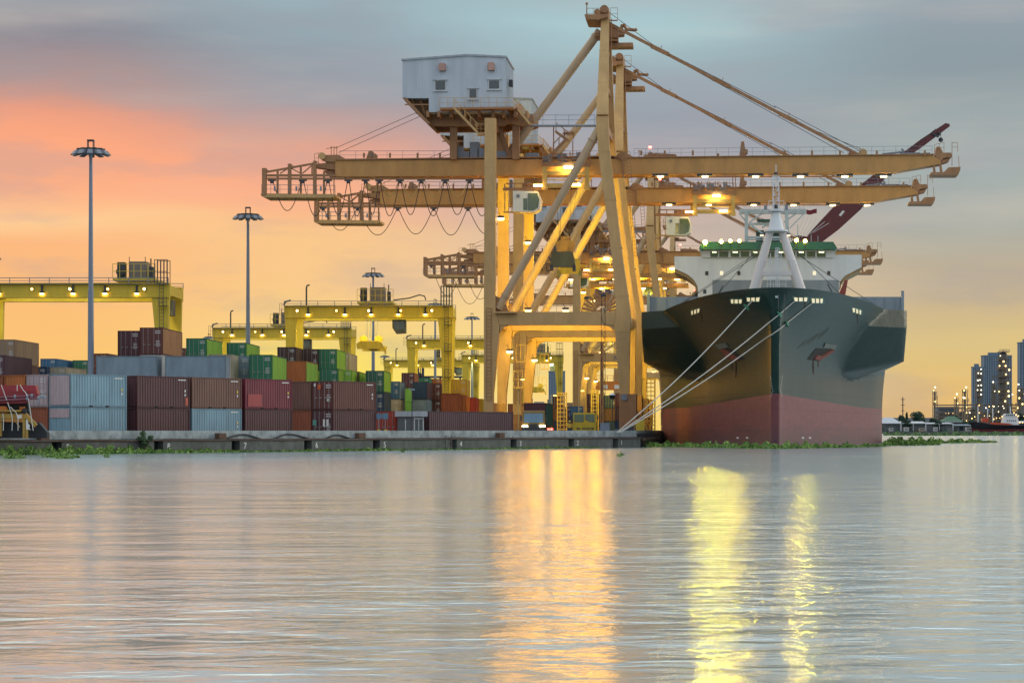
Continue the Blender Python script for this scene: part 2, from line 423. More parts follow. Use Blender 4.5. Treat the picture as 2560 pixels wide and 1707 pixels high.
bq = thing('berth_wall', 'dark berth wall with fender piles running back beside the ship', 'quay wall', QC, math.pi / 2 - T2)
m = MB(); m.box(0.05, 420, -0.05, 0.4, 1.12, 1.76); m.obj('parapet', P_CONC, bq)
m = MB(); m.box(0.05, 420, 0.1, 0.42, -1.2, 1.118); m.obj('lower_face', P_CONCD, bq)
m = MB()
for i in range(24): m.box(2 + i * 4, 2.7 + i * 4, -0.5, -0.06, -0.6, 1.45)
m.obj('fender_pile', P_BLACK, bq)
m = MB()
for i in range(16): m.bar((1 + i * 2.4, -0.8, 0.9), (3.0 + i * 2.4, -0.8, 0.2), 0.22)
m.bar((0, -0.8, 0.85), (45, -0.8, 0.85), 0.25)
m.obj('timber_fender', paint('wet_timber', (0.10, 0.06, 0.03), 0.8, dirt=0.5), bq)

# ------------------------------------------------------------------ containers
CC = {'maroon': (0.085, 0.028, 0.035), 'redbrown': (0.12, 0.035, 0.03), 'brown': (0.16, 0.075, 0.055), 'crimson': (0.17, 0.02, 0.04), 'purple': (0.105, 0.05, 0.062),
      'lightblue': (0.20, 0.34, 0.42), 'greyblue': (0.21, 0.29, 0.35), 'green': (0.025, 0.17, 0.085), 'lime': (0.25, 0.50, 0.06), 'redbrown_lit': (0.36, 0.18, 0.08), 'orange': (0.42, 0.13, 0.03),  # lime and brown for lit long sides, warm light put into the colour
      'tan': (0.30, 0.20, 0.12), 'beige': (0.42, 0.37, 0.27), 'white': (0.55, 0.56, 0.54), 'navy': (0.022, 0.055, 0.12), 'blue': (0.03, 0.13, 0.27),
      'grey': (0.20, 0.20, 0.20), 'red': (0.36, 0.04, 0.02), 'teal': (0.02, 0.11, 0.085), 'pink': (0.44, 0.35, 0.37), 'yellow': (0.55, 0.36, 0.04), 'darkbrown': (0.07, 0.035, 0.03), 'rust': (0.26, 0.07, 0.03)}
def cmat(c): return paint('container_' + c, CC[c], 0.55, dirt=0.36, rust=0.27, scale=0.7, streak=5)
_cm = {}
def corr(mb, x0, y0, ux, uy, L, z0, z1, nx, ny, per=0.28, dep=0.045):
    n = max(2, int(L / per)); pts = []
    for i in range(n):
        a = i * L / n; p = L / n
        for t, d in ((0.0, 0), (0.35, 0), (0.5, dep), (0.85, dep)): pts.append((a + t * p, -d))
    pts.append((L, 0)); vs = []
    for a, d in pts:
        x = x0 + ux * a + nx * d; y = y0 + uy * a + ny * d; vs += [(x, y, z0), (x, y, z1)]
    mb.add(vs, [(2 * i, 2 * i + 2, 2 * i + 3, 2 * i + 1) for i in range(len(pts) - 1)])
def cont_meshes(L, H, flat):
    k = (L, H, flat)
    if k in _cm: return _cm[k]
    Wd = 2.44; m = MB(); e = 0.06
    # corrugated long sides and far end, flat roof
    if flat:
        m.box(-0.03, -0.02, 0.1, L - 0.1, 0.14, H - 0.1); m.box(-Wd + 0.02, -Wd + 0.03, 0.1, L - 0.1, 0.14, H - 0.1)
    else:
        corr(m, -0.015, 0.1, 0, 1, L - 0.2, 0.14, H - 0.1, 1, 0)
        corr(m, -Wd + 0.015, L - 0.1, 0, -1, L - 0.2, 0.14, H - 0.1, -1, 0)
    corr(m, -0.1, L - 0.015, -1, 0, Wd - 0.2, 0.14, H - 0.1, 0, 1)
    corr(m, -0.1, 0.02, -1, 0, Wd - 0.2, 0.14, H - 0.1, 0, -1)
    m.box(-Wd + 0.05, -0.05, 0.05, L - 0.05, H - 0.06, H - 0.03)
    body = m.mesh('body')
    f = MB()
    for x0 in (-0.09, -Wd):
        f.box(x0, x0 + 0.09, 0, 0.12, 0.0, H); f.box(x0, x0 + 0.09, L - 0.12, L, 0.0, H)
        f.box(x0, x0 + 0.085, 0.12, L - 0.12, 0.01, 0.145); f.box(x0, x0 + 0.085, 0.12, L - 0.12, H - 0.11, H - 0.005)
    for y0 in (0.002, L - 0.102):
        f.box(-Wd + 0.09, -0.09, y0, y0 + 0.1, 0.01, 0.13); f.box(-Wd + 0.09, -0.09, y0, y0 + 0.1, H - 0.12, H - 0.005)
    frame = f.mesh('corner_frame')
    doors = []
    for i in (0, 1):
        d = MB(); x0 = -Wd + 0.11 + i * 1.115; x1 = x0 + 1.095
        d.box(x0, x1, -0.02, 0.03, 0.15, H - 0.14)
        for j in range(5):
            z = 0.3 + j * (H - 0.6) / 5; d.box(x0 + 0.06, x1 - 0.06, -0.035, -0.021, z, z + 0.16)
        rods = MB()
        for r_ in (0.28, 0.78):
            rods.tube((x0 + r_, -0.075, 0.12), (x0 + r_, -0.075, H - 0.1), 0.022, n=6)
            rods.box(x0 + r_ - 0.02, x0 + r_ + 0.25, -0.09, -0.05, 1.05, 1.11)
        mk = MB()
        if i == 1:
            for j in range(2): mk.box(x0 + 0.40, x1 - 0.12, -0.045, -0.0365, H - 0.42 - j * 0.2, H - 0.34 - j * 0.2)
            for j in range(4): mk.box(x0 + 0.5, x1 - 0.2, -0.045, -0.0365, H * 0.5 - j * 0.17, H * 0.5 + 0.06 - j * 0.17)
        doors.append((d.mesh('door'), rods.mesh('lock_rod'), mk.mesh('stencil') if i == 1 else None))
    _cm[k] = (body, frame, doors); return _cm[k]
def mk(name, me, mat, parent, label=None):
    me = me.copy(); me.materials.clear(); me.materials.append(mat)
    o = bpy.data.objects.new(name, me); COL.objects.link(o); o.parent = parent
    if label: o['label'] = label
    return o
P_ROD = paint('lock_rod_metal', (0.32, 0.30, 0.30), 0.5, dirt=0.3)
CN = []
def container(loc, th, col, label, L=12.19, H=2.9, doors=True, flat=False, group=None, side=None, hidden=False, marks=True):
    t = thing('shipping_container', label, 'container', loc, -th, group)
    body, frame, ds = cont_meshes(L, H, flat); cm = cmat(col)
    bo_ = mk('body', body, cmat(side) if side else cm, t); mk('corner_frame', frame, paint('frame_' + col, tuple(v * .75 for v in CC[col]), 0.7, dirt=.5, rust=.55, scale=1.5), t)
    if L < 7 and not hidden:
        m = MB()
        for y_ in (L / 2 - 1.05, L / 2 + .7): m.box(-.02, .004, y_, y_ + .36, .02, .125)
        m.obj('fork_pocket', P_VOID, t)
    if side and not doors:
        m = MB(); corr(m, -0.11, -0.035, -1, 0, 2.22, 0.15, H - 0.13, 0, -1); m.obj('end_panel', cm, bo_)
    if doors and not hidden:
        for d, r_, s_ in ds:
            dd = mk('door', d, cm, t); mk('lock_rod', r_, P_ROD, dd)
            if s_ and marks: mk('stencil', s_, P_MARK, dd)
    CN.append(t); return t

# front row along the quay, two high, twenty-footers
H2 = 2.59
def front(xpx, inset, tiers, first=0, doors=False, L=6.06, back=0, patch=None):
    out = []
    s0 = quay_s(xpx, inset); p = QC + nd * (inset + back * 2.56) + qd * s0
    for i, (c, lab) in enumerate(tiers):
        o = container((p.x, p.y, ZG + (i + first) * H2), TH, c, lab, L, H2 - 0.02, doors=doors if isinstance(doors, bool) else doors[i],
                      group='containers stacked two high along the quay'); out.append(o)
    return out
front(177, 3, [('lightblue', 'faded light blue container on the ground, leftmost blue one of the quay row'), ('lightblue', 'faded light blue container resting on another light blue one, upper tier near the left')])
front(343, 3, [('maroon', 'dark maroon container on the ground, directly right of the lower light blue pair'), ('maroon', 'dark maroon container with an orange repair patch by its right edge, upper tier')])
front(480, 3, [('lightblue', 'rust streaked light blue container on the ground under a brown one'), ('brown', 'dull brown container sitting on top of the isolated light blue one')])
front(613, 3, [('maroon', 'maroon container on the ground with dark smudges, below the crimson one'), ('crimson', 'crimson container with a brighter red repaint square on its side, upper tier')])
fr = front(833, 3, [('maroon', 'maroon container with paper labels on its doors, bottom right of the quay row'), ('redbrown', 'reddish brown container with orange sticker on its doors, top right of the quay row')], doors=True)
front(833, 3, [('rust', 'rusty brown corrugated container end on the ground left of the labelled maroon doors'), ('brown', 'brown corrugated container end in the upper tier left of the orange stickered doors')], back=1)
front(177, 3, [('rust', 'orange red container on the ground beside the lower light blue one, end on'), ('pink', 'pale pink container with its locked doors showing, behind the red machinery')], doors=[False, True], back=1)
front(177, 3, [('orange', 'orange container mostly hidden low behind the yellow truck frame'), ('orange', 'weathered orange corrugated container end above the red machinery boom')], back=2)
front(177, 3, [('brown', 'brown container low at the left frame edge behind the machinery'), ('rust', 'rust coloured container at the far left frame edge, upper tier')], back=3)
# repaint squares and stickers on the front row
def on_side(o, x0, x1, z0, z1, mat, name='repaint_patch'):
    m = MB(); m.box(0.0, 0.006, x0, x1, z0, z1); m.obj(name, mat, o)
def on_end(o, x0, x1, z0, z1, mat, name='sticker'):
    m = MB(); m.box(x0, x1, -0.112, -0.102, z0, z1); m.obj(name, mat, o)
frs = [c for c in CN]
m = MB(); corr(m, -0.12, -0.035, -1, 0, 2.2, 0.16, 2.45, 0, -1); m.obj('end_panel', cmat('pink'), frs[1])
m = MB(); corr(m, -0.12, -0.035, -1, 0, 2.2, 1.75, 2.45, 0, -1); m.obj('end_panel', cmat('pink'), frs[0])
on_side(frs[7], 0.35, 2.1, 0.2, 1.25, paint('repaint_red', (0.26, 0.012, 0.02), 0.5, dirt=0.2))
on_side(frs[3], 5.55, 5.85, 0.2, 0.85, paint('repaint_orange', (0.42, 0.06, 0.03), 0.5))
for o_, mt_ in ((frs[1], P_YEL), (frs[3], P_MARK), (frs[5], P_YEL), (frs[7], P_YEL), (fr[1], P_MARK), (frs[4], P_YEL)):
    on_side(o_, 5.45, 5.58, 1.3, 1.5, mt_, 'placard'); on_side(o_, 5.45, 5.58, 0.98, 1.16, P_MARK, 'placard'); on_side(o_, 4.7, 5.6, 2.25, 2.33, P_MARK, 'stencil')
on_end(fr[1], -1.72, -1.35, 1.85, 2.25, paint('sticker_orange', (0.6, 0.10, 0.02), 0.5))
on_end(fr[1], -2.15, -1.95, 2.1, 2.35, P_MARK); on_end(fr[1], -0.6, -0.45, 0.75, 0.95, P_MARK)
on_end(fr[0], -2.3, -1.85, 1.2, 1.7, paint('sticker_green', (0.10, 0.30, 0.25), 0.5)); on_end(fr[0], -1.1, -0.85, 1.1, 1.75, P_MARK); on_end(fr[0], -0.7, -0.45, 1.1, 1.75, P_MARK)

# yard block: forty-footers, doors to the river
TB = R(1.4)
TIER = ['on the ground', 'in the second tier', 'in the third tier', 'in the fourth tier']
def stack(x, ytop, tiers, cols, labels, H=2.9, side=None, doors=True, L=12.19, Y=None, th=TB, grp='containers of the tall yard block'):
    """x = column of the near right-hand edge, ytop = row of the top edge; cols/labels run from the top tier down"""
    zt = ZG + tiers * H
    if Y is None: Y = F * (zt - CZ) / (HY - ytop)
    X = (x - 1280) / F * Y
    for i in range(tiers):
        vis = i < len(labels)
        c = cols[min(i, len(cols) - 1)]
        lab = labels[i] if vis else f"{c.replace('redbrown','reddish brown').replace('darkbrown','dark brown').replace('greyblue','grey blue')} container {TIER[tiers - 1 - i]}, beneath the {labels[0]}"[:]
        if not vis:
            w_ = lab.split(); lab = ' '.join(w_[:16])
        container((X, Y, ZG + (tiers - 1 - i) * H), th, c, lab, L, H - 0.02, doors=doors and vis, side=side if i == 0 else None, group=grp, hidden=not vis)
    return X, Y
stack(38, 848, 4, ['tan', 'brown', 'grey', 'green'], ['tan container on the highest tier at the left frame edge'], doors=True)
stack(12, 887, 3, ['purple', 'navy', 'brown'], ['purplish brown container just below the tan one, left frame edge'])
stack(141, 896, 4, ['blue', 'white', 'red', 'grey'], ['bright blue container with white lettering marks, left of the tallest lamp mast'])
stack(221, 900, 4, ['green', 'orange', 'navy', 'brown'], ['dark green container end immediately left of the tallest lamp mast'], L=6.06)
stack(117, 916, 3, ['navy', 'grey', 'brown'], ['dark navy container low behind the pale blue front row, far left'])
stack(165, 917, 3, ['beige', 'tan', 'grey'], ['dirty cream container with a scuffed roof edge beside the dark navy one'])
stack(270, 883, 4, ['redbrown', 'brown', 'navy', 'grey'], ['reddish brown container peeping out just right of the tallest lamp mast'])
stack(350, 826, 4, ['maroon', 'white', 'beige', 'navy'], ['dark maroon container with stencilled doors, left one of the high pair', 'white container under the left one of the high maroon pair'], H=2.9)
stack(407, 818, 4, ['redbrown', 'white', 'blue', 'brown'], ['reddish brown container with an orange brown long side, highest in the yard', 'white container directly beneath the highest reddish brown one'], side='redbrown_lit')
stack(462, 842, 4, ['brown', 'green', 'grey', 'navy'], ['brown container tucked behind the highest one, left of the green doors'], Y=300)
stack(517, 845, 4, ['green', 'white', 'brown', 'grey'], ['green container with doors facing the river, third from left of the top tier', 'white container beneath the leftmost green doors'], side='lime')
stack(616, 856, 4, ['green', 'white', 'blue', 'brown'], ['green container with doors behind the second lamp mast', 'white container beneath the green doors by the second lamp mast'], side='lime')
stack(681, 886, 3, ['green', 'navy', 'brown'], ['large green container with doors, nearest green one just above the front row'], side='lime')
stack(740, 867, 4, ['darkbrown', 'green', 'navy', 'grey'], ['dark brown container with white lock rods, left of a matching pair'])
stack(797, 872, 4, ['darkbrown', 'lime', 'navy', 'grey'], ['dark brown container with white lock rods, right of a matching pair'])
stack(766, 902, 3, ['orange', 'brown', 'grey'], ['plain orange container end beside a lime green long side'], side='lime', doors=False)
stack(842, 872, 4, ['green', 'lime', 'navy', 'brown'], ['tall green container with doors under the right part of the middle gantry', 'lime container underneath the tall green doors right of centre'], side='lime')
stack(873, 881, 4, ['beige', 'lime', 'brown', 'grey'], ['beige container side rising right behind the tall green doors'], Y=319)
stack(823, 926, 3, ['lime', 'green', 'navy'], ['small lime container top left of the three low lime boxes'])
stack(846, 921, 3, ['green', 'lime', 'grey'], ['green container end between the low lime boxes right of centre'], side='lime')
stack(880, 920, 3, ['lime', 'green', 'brown'], ['lime container with a wide bright side below the beige one'], Y=300)
stack(898, 928, 3, ['brown', 'orange', 'grey'], ['orange brown container end beside the last lime box of the block'], side='lime')
stack(960, 926, 3, ['teal', 'navy', 'blue'], ['dark teal container at the right end of the yard block', 'navy container directly beneath the dark teal one'], side='lime')
# right-hand group between the block and the ship cranes
G2 = 'containers stacked between the middle gantry legs'
stack(957, 946, 3, ['navy', 'teal', 'navy'], ['navy container edge tight behind the right end of the quay row', 'dark teal container in the narrow gap right of the quay row', 'navy container at the bottom of the narrow gap'], grp=G2)
stack(1036, 941, 4, ['redbrown', 'lime', 'grey', 'navy'], ['reddish brown doors with an orange side above the blue container'], side='orange', Y=430, grp=G2)
stack(999, 953, 3, ['blue', 'beige', 'white'], ['mid blue container with doors and white markings under the reddish brown one', 'grey beige container beneath the blue doors', 'pale container at ground level beneath the blue doors'], side='greyblue', grp=G2)
stack(1033, 991, 2, ['lime', 'beige'], ['bright lime container side beneath the orange one', 'beige container on the ground beneath the bright lime side'], Y=395, doors=False, grp=G2)
stack(975, 997, 2, ['grey', 'beige'], ['dull grey container left of the lamp lit sides beside the booth', 'beige container on the ground left of the guard booth'], Y=372, doors=False, grp=G2)
stack(1068, 954, 3, ['navy', 'greyblue', 'navy'], ['navy container with a small yellow plate at its bottom edge', 'slate blue container beneath the yellow plated navy one', 'navy container at ground level beneath the slate blue one'], side='purple', doors=False, grp=G2)
stack(1073, 943, 4, ['green', 'orange', 'grey', 'brown'], ['green container strip just above the yellow plated navy one'], Y=470, grp=G2)
stack(1103, 958, 3, ['redbrown', 'maroon', 'darkbrown'], ['reddish brown doors left of the right leg of the middle gantry', 'maroon container beneath the reddish brown doors by the gantry leg'], grp=G2)
stack(1102, 946, 4, ['orange', 'green', 'brown', 'grey'], ['orange container with a yellow label behind the gantry leg'], Y=480, grp=G2)
stack(1167, 948, 3, ['yellow', 'orange', 'brown'], ['amber container with ribbed doors lit by the yard lamps', 'orange container beneath the amber ribbed doors'], grp=G2)
for X_, c_, l_ in ((1147, 'rust', 'narrow rust orange container end, leftmost of the low orange row'), (1165, 'orange', 'deep orange container end, second in the low orange row'), (1190, 'red', 'bright red orange container end in the middle of the low orange row'),
                   (1206, 'yellow', 'yellow ochre container end, rightmost of the low orange row')):
    stack(X_, 978, 2, [c_, 'lime' if c_ != 'red' else 'rust'], [l_, 'lower container under the ' + l_.split(',')[0].replace(' in the middle of the low orange row', '')], doors=False, Y=310 + (X_ - 1147) * 0.9, grp=G2)
stack(1225, 978, 2, ['darkbrown', 'grey'], ['dark brown container with doors next to the yellow ochre end', 'grey container on the ground next to the left crane leg'], Y=400, grp=G2)
# side-on grey blue twenty-footers and the box ends right of them
for X_, l_ in ((240, 'plain grey blue container lying side on behind the front row, left one'), (412, 'plain grey blue container lying side on behind the front row, right one')):
    Y = 219.0; p = ((X_ - 1280) / F * Y)
    for i, c_ in enumerate(('navy', 'grey', 'greyblue')):
        container((p, Y, ZG + i * H2 + (0.12 if i == 2 else 0)), R(91.4), c_, l_ if i == 2 else f'{c_} container {TIER[i]}, beneath the {"left" if X_ < 300 else "right"} side on grey blue box', 5.9, H2 - 0.02 if i < 2 else 2.6, doors=False, flat=(i == 2), hidden=(i < 2),
                  group='side on containers behind the quay row')
stack(580, 893, 3, ['beige', 'tan', 'grey'], ['beige container end just right of the grey blue side'], doors=False, Y=238)
stack(624, 893, 3, ['greyblue', 'white', 'navy'], ['grey blue container doors between beige end and large green doors'], Y=243)
# long purple brown boxes at ground level in front of the cranes
def between(x0, Y0, x1, L, z, c, label, H=H2 - 0.02, doors=False):
    k1 = (x1 - 1280) / F; X0 = (x0 - 1280) / F * Y0; best = None
    for i in range(1, 900):
        t = R(90 - i * 0.1); X1 = X0 + L * math.sin(t); Y1 = Y0 + L * math.cos(t); e = abs(X1 / Y1 - k1)
        if best is None or e < best[0]: best = (e, t)
    return container((X0, Y0, z), best[1], c, label, L, H, doors=doors, group='single containers standing on the ground')
between(1073, 216.5, 1283, 12.19, ZG, 'purple', 'long purple brown container on the ground, left of the container truck')
between(1046, 216.4, 1070, 1.2, ZG, 'purple', 'short maroon end section between booth and long purple brown container')
container(((992 - 1280) / F * 216, 216, ZG), R(30), 'red', 'red orange container end directly left of the guard booth', 6.06, H2 - 0.02, doors=True, group='single containers standing on the ground', marks=False)
# boxes seen through the portals of the ship cranes
G3 = 'containers seen through the crane portals'
for X_, yt, n_, c_, Y_, l_ in ((1345, 1000, 2, 'maroon', 395, 'maroon container behind the truck under the first portal'), (1432, 1012, 2, 'purple', 430, 'purplish container low between the truck and the yellow tractor'),
                          (1500, 975, 3, 'redbrown', 440, 'reddish brown container behind the black lattice mast'), (1540, 990, 3, 'navy', 460, 'navy container behind the mushroom shaped lamp'),
                          (1330, 958, 3, 'orange', 500, 'orange container under the far gantry spreader'), (1395, 965, 3, 'greyblue', 520, 'grey blue container right of the far gantry spreader'),
                          (1475, 960, 3, 'brown', 540, 'brown container in the second portal opening'), (1515, 955, 3, 'beige', 600, 'pale container high in the second portal opening'),
                          (1306, 1003, 2, 'rust', 380, 'rust orange container between the nearest left crane legs'), (1385, 1010, 2, 'orange', 400, 'orange container just right of the truck, behind the ladder tower'), (1412, 985, 3, 'maroon', 460, 'maroon container high behind the left ladder tower'),
                          (1458, 1002, 2, 'blue', 420, 'blue container directly behind the yellow tractor cab'), (1572, 985, 3, 'rust', 430, 'rust red container behind the foot of the right crane leg'), (1600, 1000, 2, 'yellow', 400, 'ochre container glimpsed beside the scaffold tower at the ship'),
                          (1440, 968, 3, 'tan', 580, 'tan container far back in the second portal opening'), (1360, 975, 3, 'white', 560, 'white container low under the far gantry spreader')):
    stack(X_, yt, n_, [c_, 'brown', 'navy'], [l_], H=2.6, Y=Y_, grp=G3)
# ------------------------------------------------------------------ ship-to-shore cranes
Y0 = 286.0; X0 = (1226 - 1280) / F * Y0
c5, s5 = math.cos(T2), math.sin(T2)
def Pc(x, y, d=0.0):
    """measured column, row and depth d (m) behind the front frame -> crane coordinates (metres)"""
    k = (x - 1280) / F
    s = (k * (Y0 + d * c5) - X0 - d * s5) / (c5 + k * s5)
    Y = Y0 - s * s5 + d * c5
    return Vector((s, d, CZ + (HY - y) / F * Y - ZG))
def poly(pts, d=0.0):
    return [(p.x, p.z) for p in (Pc(x, y, d) for x, y in pts)]

def make_trolley(root, ds, drop):
    def Q(x, y, d): v = Pc(x, y, d); v.x += ds; return v
    m = MB()
    for d in (5.0, 11.0):
        a = Q(1355, 411, d); b = Q(1476, 411, d); m.bar(a, b, 0.35, 0.5)
        a = Q(1357, 400, d); b = Q(1476, 400, d); m.bar(a, b, 0.1)
        for x in (1357, 1380, 1403, 1425, 1450, 1474):
            p = Q(x, 411, d); m.bar(p, p + Vector((0, 0, 1.6 if x < 1470 else 2.6)), 0.12)
        m.rail(Q(1355, 408, d - 0.3), Q(1476, 408, d - 0.3), 1.2, 1.2)
    for x in (1358, 1416, 1472): m.bar(Q(x, 409, 5.0), Q(x, 409, 11.0), 0.4)
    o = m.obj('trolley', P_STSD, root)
    m = MB(); rr = random.Random(3)
    for i in range(9):
        x = 1364 + i * 12; p = Q(x, 405, 5.6 + (i % 3) * 1.2); m.box(p.x - 0.3, p.x + 0.25, p.y - 0.4, p.y + 0.4, p.z, p.z + rr.uniform(0.5, 1.3))
    m.obj('drive_box', P_GREY, o)
    for d in (5.2, 10.8):
        for x in (1362, 1468):
            m = MB(); a = Q(x, 417, d); b = Q(x, 470, d); m.bar(a, b, 0.55, 0.5); m.box(b.x - 0.35, b.x + 0.35, d - 0.35, d + 0.35, b.z - 0.25, b.z + 0.3)
            m.obj('hanger_leg', P_YELS, o)
        m = MB(); m.bar(Q(1366, 433, d), Q(1464, 433, d), 0.3, 0.4); m.bar(Q(1366, 464, d), Q(1464, 464, d), 0.35, 0.5); m.bar(Q(1366, 450, d), Q(1464, 450, d), 0.12)
        m.obj('cross_beam', P_YELS, o)
    m = MB()
    for x in (1362, 1468): m.bar(Q(x, 466, 5.4), Q(x, 466, 10.6), 0.5)
    m.rail(Q(1366, 461, 4.9), Q(1464, 461, 4.9), 1.0, 1.0, 0.04); m.obj('sheave_beam', P_YELS, o)
    # lower machinery arm to the cab
    m = MB(); m.bar(Q(1257, 473, 6.5), Q(1360, 473, 6.5), 0.4, 0.35); m.bar(Q(1257, 473, 9.5), Q(1360, 473, 9.5), 0.4, 0.35); m.bar(Q(1265, 459, 6.5), Q(1360, 459, 6.5), 0.15)
    for x in (1262, 1285, 1310, 1335): m.bar(Q(x, 473, 6.5), Q(x, 459, 6.5), 0.12); m.bar(Q(x, 473, 6.5), Q(x, 473, 9.5), 0.2)
    m.bar(Q(1290, 476, 6.5), Q(1290, 480, 6.5), 0.5); m.bar(Q(1340, 476, 6.5), Q(1340, 480, 6.5), 0.5)
    for i in range(4): p = Q(1312 + i * 11, 466, 7); m.box(p.x - .3, p.x + .2, 6.6, 8, p.z - .5, p.z + .35)
    m.obj('cab_arm', P_STSD, o)
    m = MB(); pl = [(x + ds, z) for x, z in poly([(1283, 478), (1345, 479), (1353, 500), (1350, 524), (1335, 531), (1283, 530)], 6)]
    m.prism(pl, 5.6, 8.2); cabo = m.obj('operator_cab', P_CREAM, root)
    m = MB(); pl = [(x + ds, z) for x, z in poly([(1321, 484), (1344, 484), (1349, 500), (1346, 520), (1335, 527), (1321, 527)], 6)]; m.prism(pl, 5.55, 5.59)
    pl = [(x + ds, z) for x, z in poly([(1309, 497), (1319, 497), (1319, 526), (1309, 526)], 6)]; m.prism(pl, 5.55, 5.59)
    m.obj('window', P_GGLASS, cabo)
    m = MB(); pl = [(x + ds, z) for x, z in poly([(1292, 487), (1300, 487), (1300, 495), (1292, 495)], 6)]; m.prism(pl, 5.52, 5.59); m.obj('vent', P_GREY, cabo)
    m = MB(); m.bar(Q(1320, 484, 5.52), Q(1320, 528, 5.52), 0.06); m.obj('window_bar', P_GREY, cabo); m = MB(); m.rail(Q(1262, 530, 5.8), Q(1280, 530, 5.8), 1.4, 0.5); m.rail(Q(1262, 505, 5.8), Q(1280, 505, 5.8), 1.2, 0.5)
    m.bar(Q(1258, 531, 6.5), Q(1300, 531, 6.5), 0.2); m.bar(Q(1262, 478, 6), Q(1262, 531, 6), 0.12); m.bar(Q(1280, 478, 6), Q(1280, 531, 6), 0.12)
    m.obj('access_cage', P_YELS, cabo)
    # floodlights under the trolley
    for x, y in ((1421, 419), (1440, 462), (1345, 464)):
        p = Q(x, y, 4.7); m = MB(); m.box(p.x - 0.55, p.x + 0.55, 4.4, 5.0, p.z - 0.12, p.z + 0.12); f = m.obj('floodlight', E_COOL if x < 1430 and x > 1400 else E_WARM, o)
    spot(o, tuple(Q(1415, 420, 4.9)), (0, .9, -.6), 1500, (1, .7, .15), 150)
    # ropes, head block and spreader
    if drop:
        sp = None
        m = MB(); pl = [(x + ds, z) for x, z in poly([(1389, 606), (1402, 600), (1424, 600), (1437, 606), (1434, 628), (1426, 641), (1400, 641), (1392, 628)], 7.5)]
        m.prism(pl, 7.3, 8.7); a = Q(1413, 597, 8); m.tube(a + Vector((0, 0, -.4)), a + Vector((0, 0, .25)), 0.7, 0.75); sp = m.obj('spreader', paint('block_brown', (.24, .13, .05), .6, dirt=.5, rust=.4), root)
        m = MB()
        for x in (1388, 1403, 1428, 1443):
            for d in (7, 9): m.tube(Q(x, 466, d), Q(1400 if x < 1415 else 1424, 604, 8 + (d - 8) * .6), 0.025, n=5)
        m.obj('hoist_rope', P_DARK, sp)
        m = MB()
        for d in (2.2, 13.8):
            pl = [(x + ds, z) for x, z in poly([(1389, 638), (1440, 638), (1446, 668), (1440, 677), (1392, 677), (1385, 668)], 8)]; m.prism(pl, d, d + 0.4)
        for x in (1400, 1428): m.bar(Q(x, 650, 2.5), Q(x, 650, 13.9), 0.6, 0.7)
        pl = [(x + ds, z) for x, z in poly([(1396, 641), (1434, 641), (1438, 664), (1392, 664)], 7.2)]; m.prism(pl, 7.0, 9.0)
        m.obj('spreader_frame', paint('spreader_olive', (0.17, 0.15, 0.06), .6, dirt=.5), sp)
        m = MB()
        for x in (1388, 1443):
            for d in (2.2, 13.4): p = Q(x, 672, 8); m.box(p.x - .2, p.x + .2, d, d + .9, p.z - .7, p.z + .1)
        m.obj('flipper', P_DARK, sp)
    return o

P_YELS = paint('sts_frame_yellow', (0.52, 0.36, 0.10), 0.5, dirt=0.2, rust=0.08, scale=0.6)

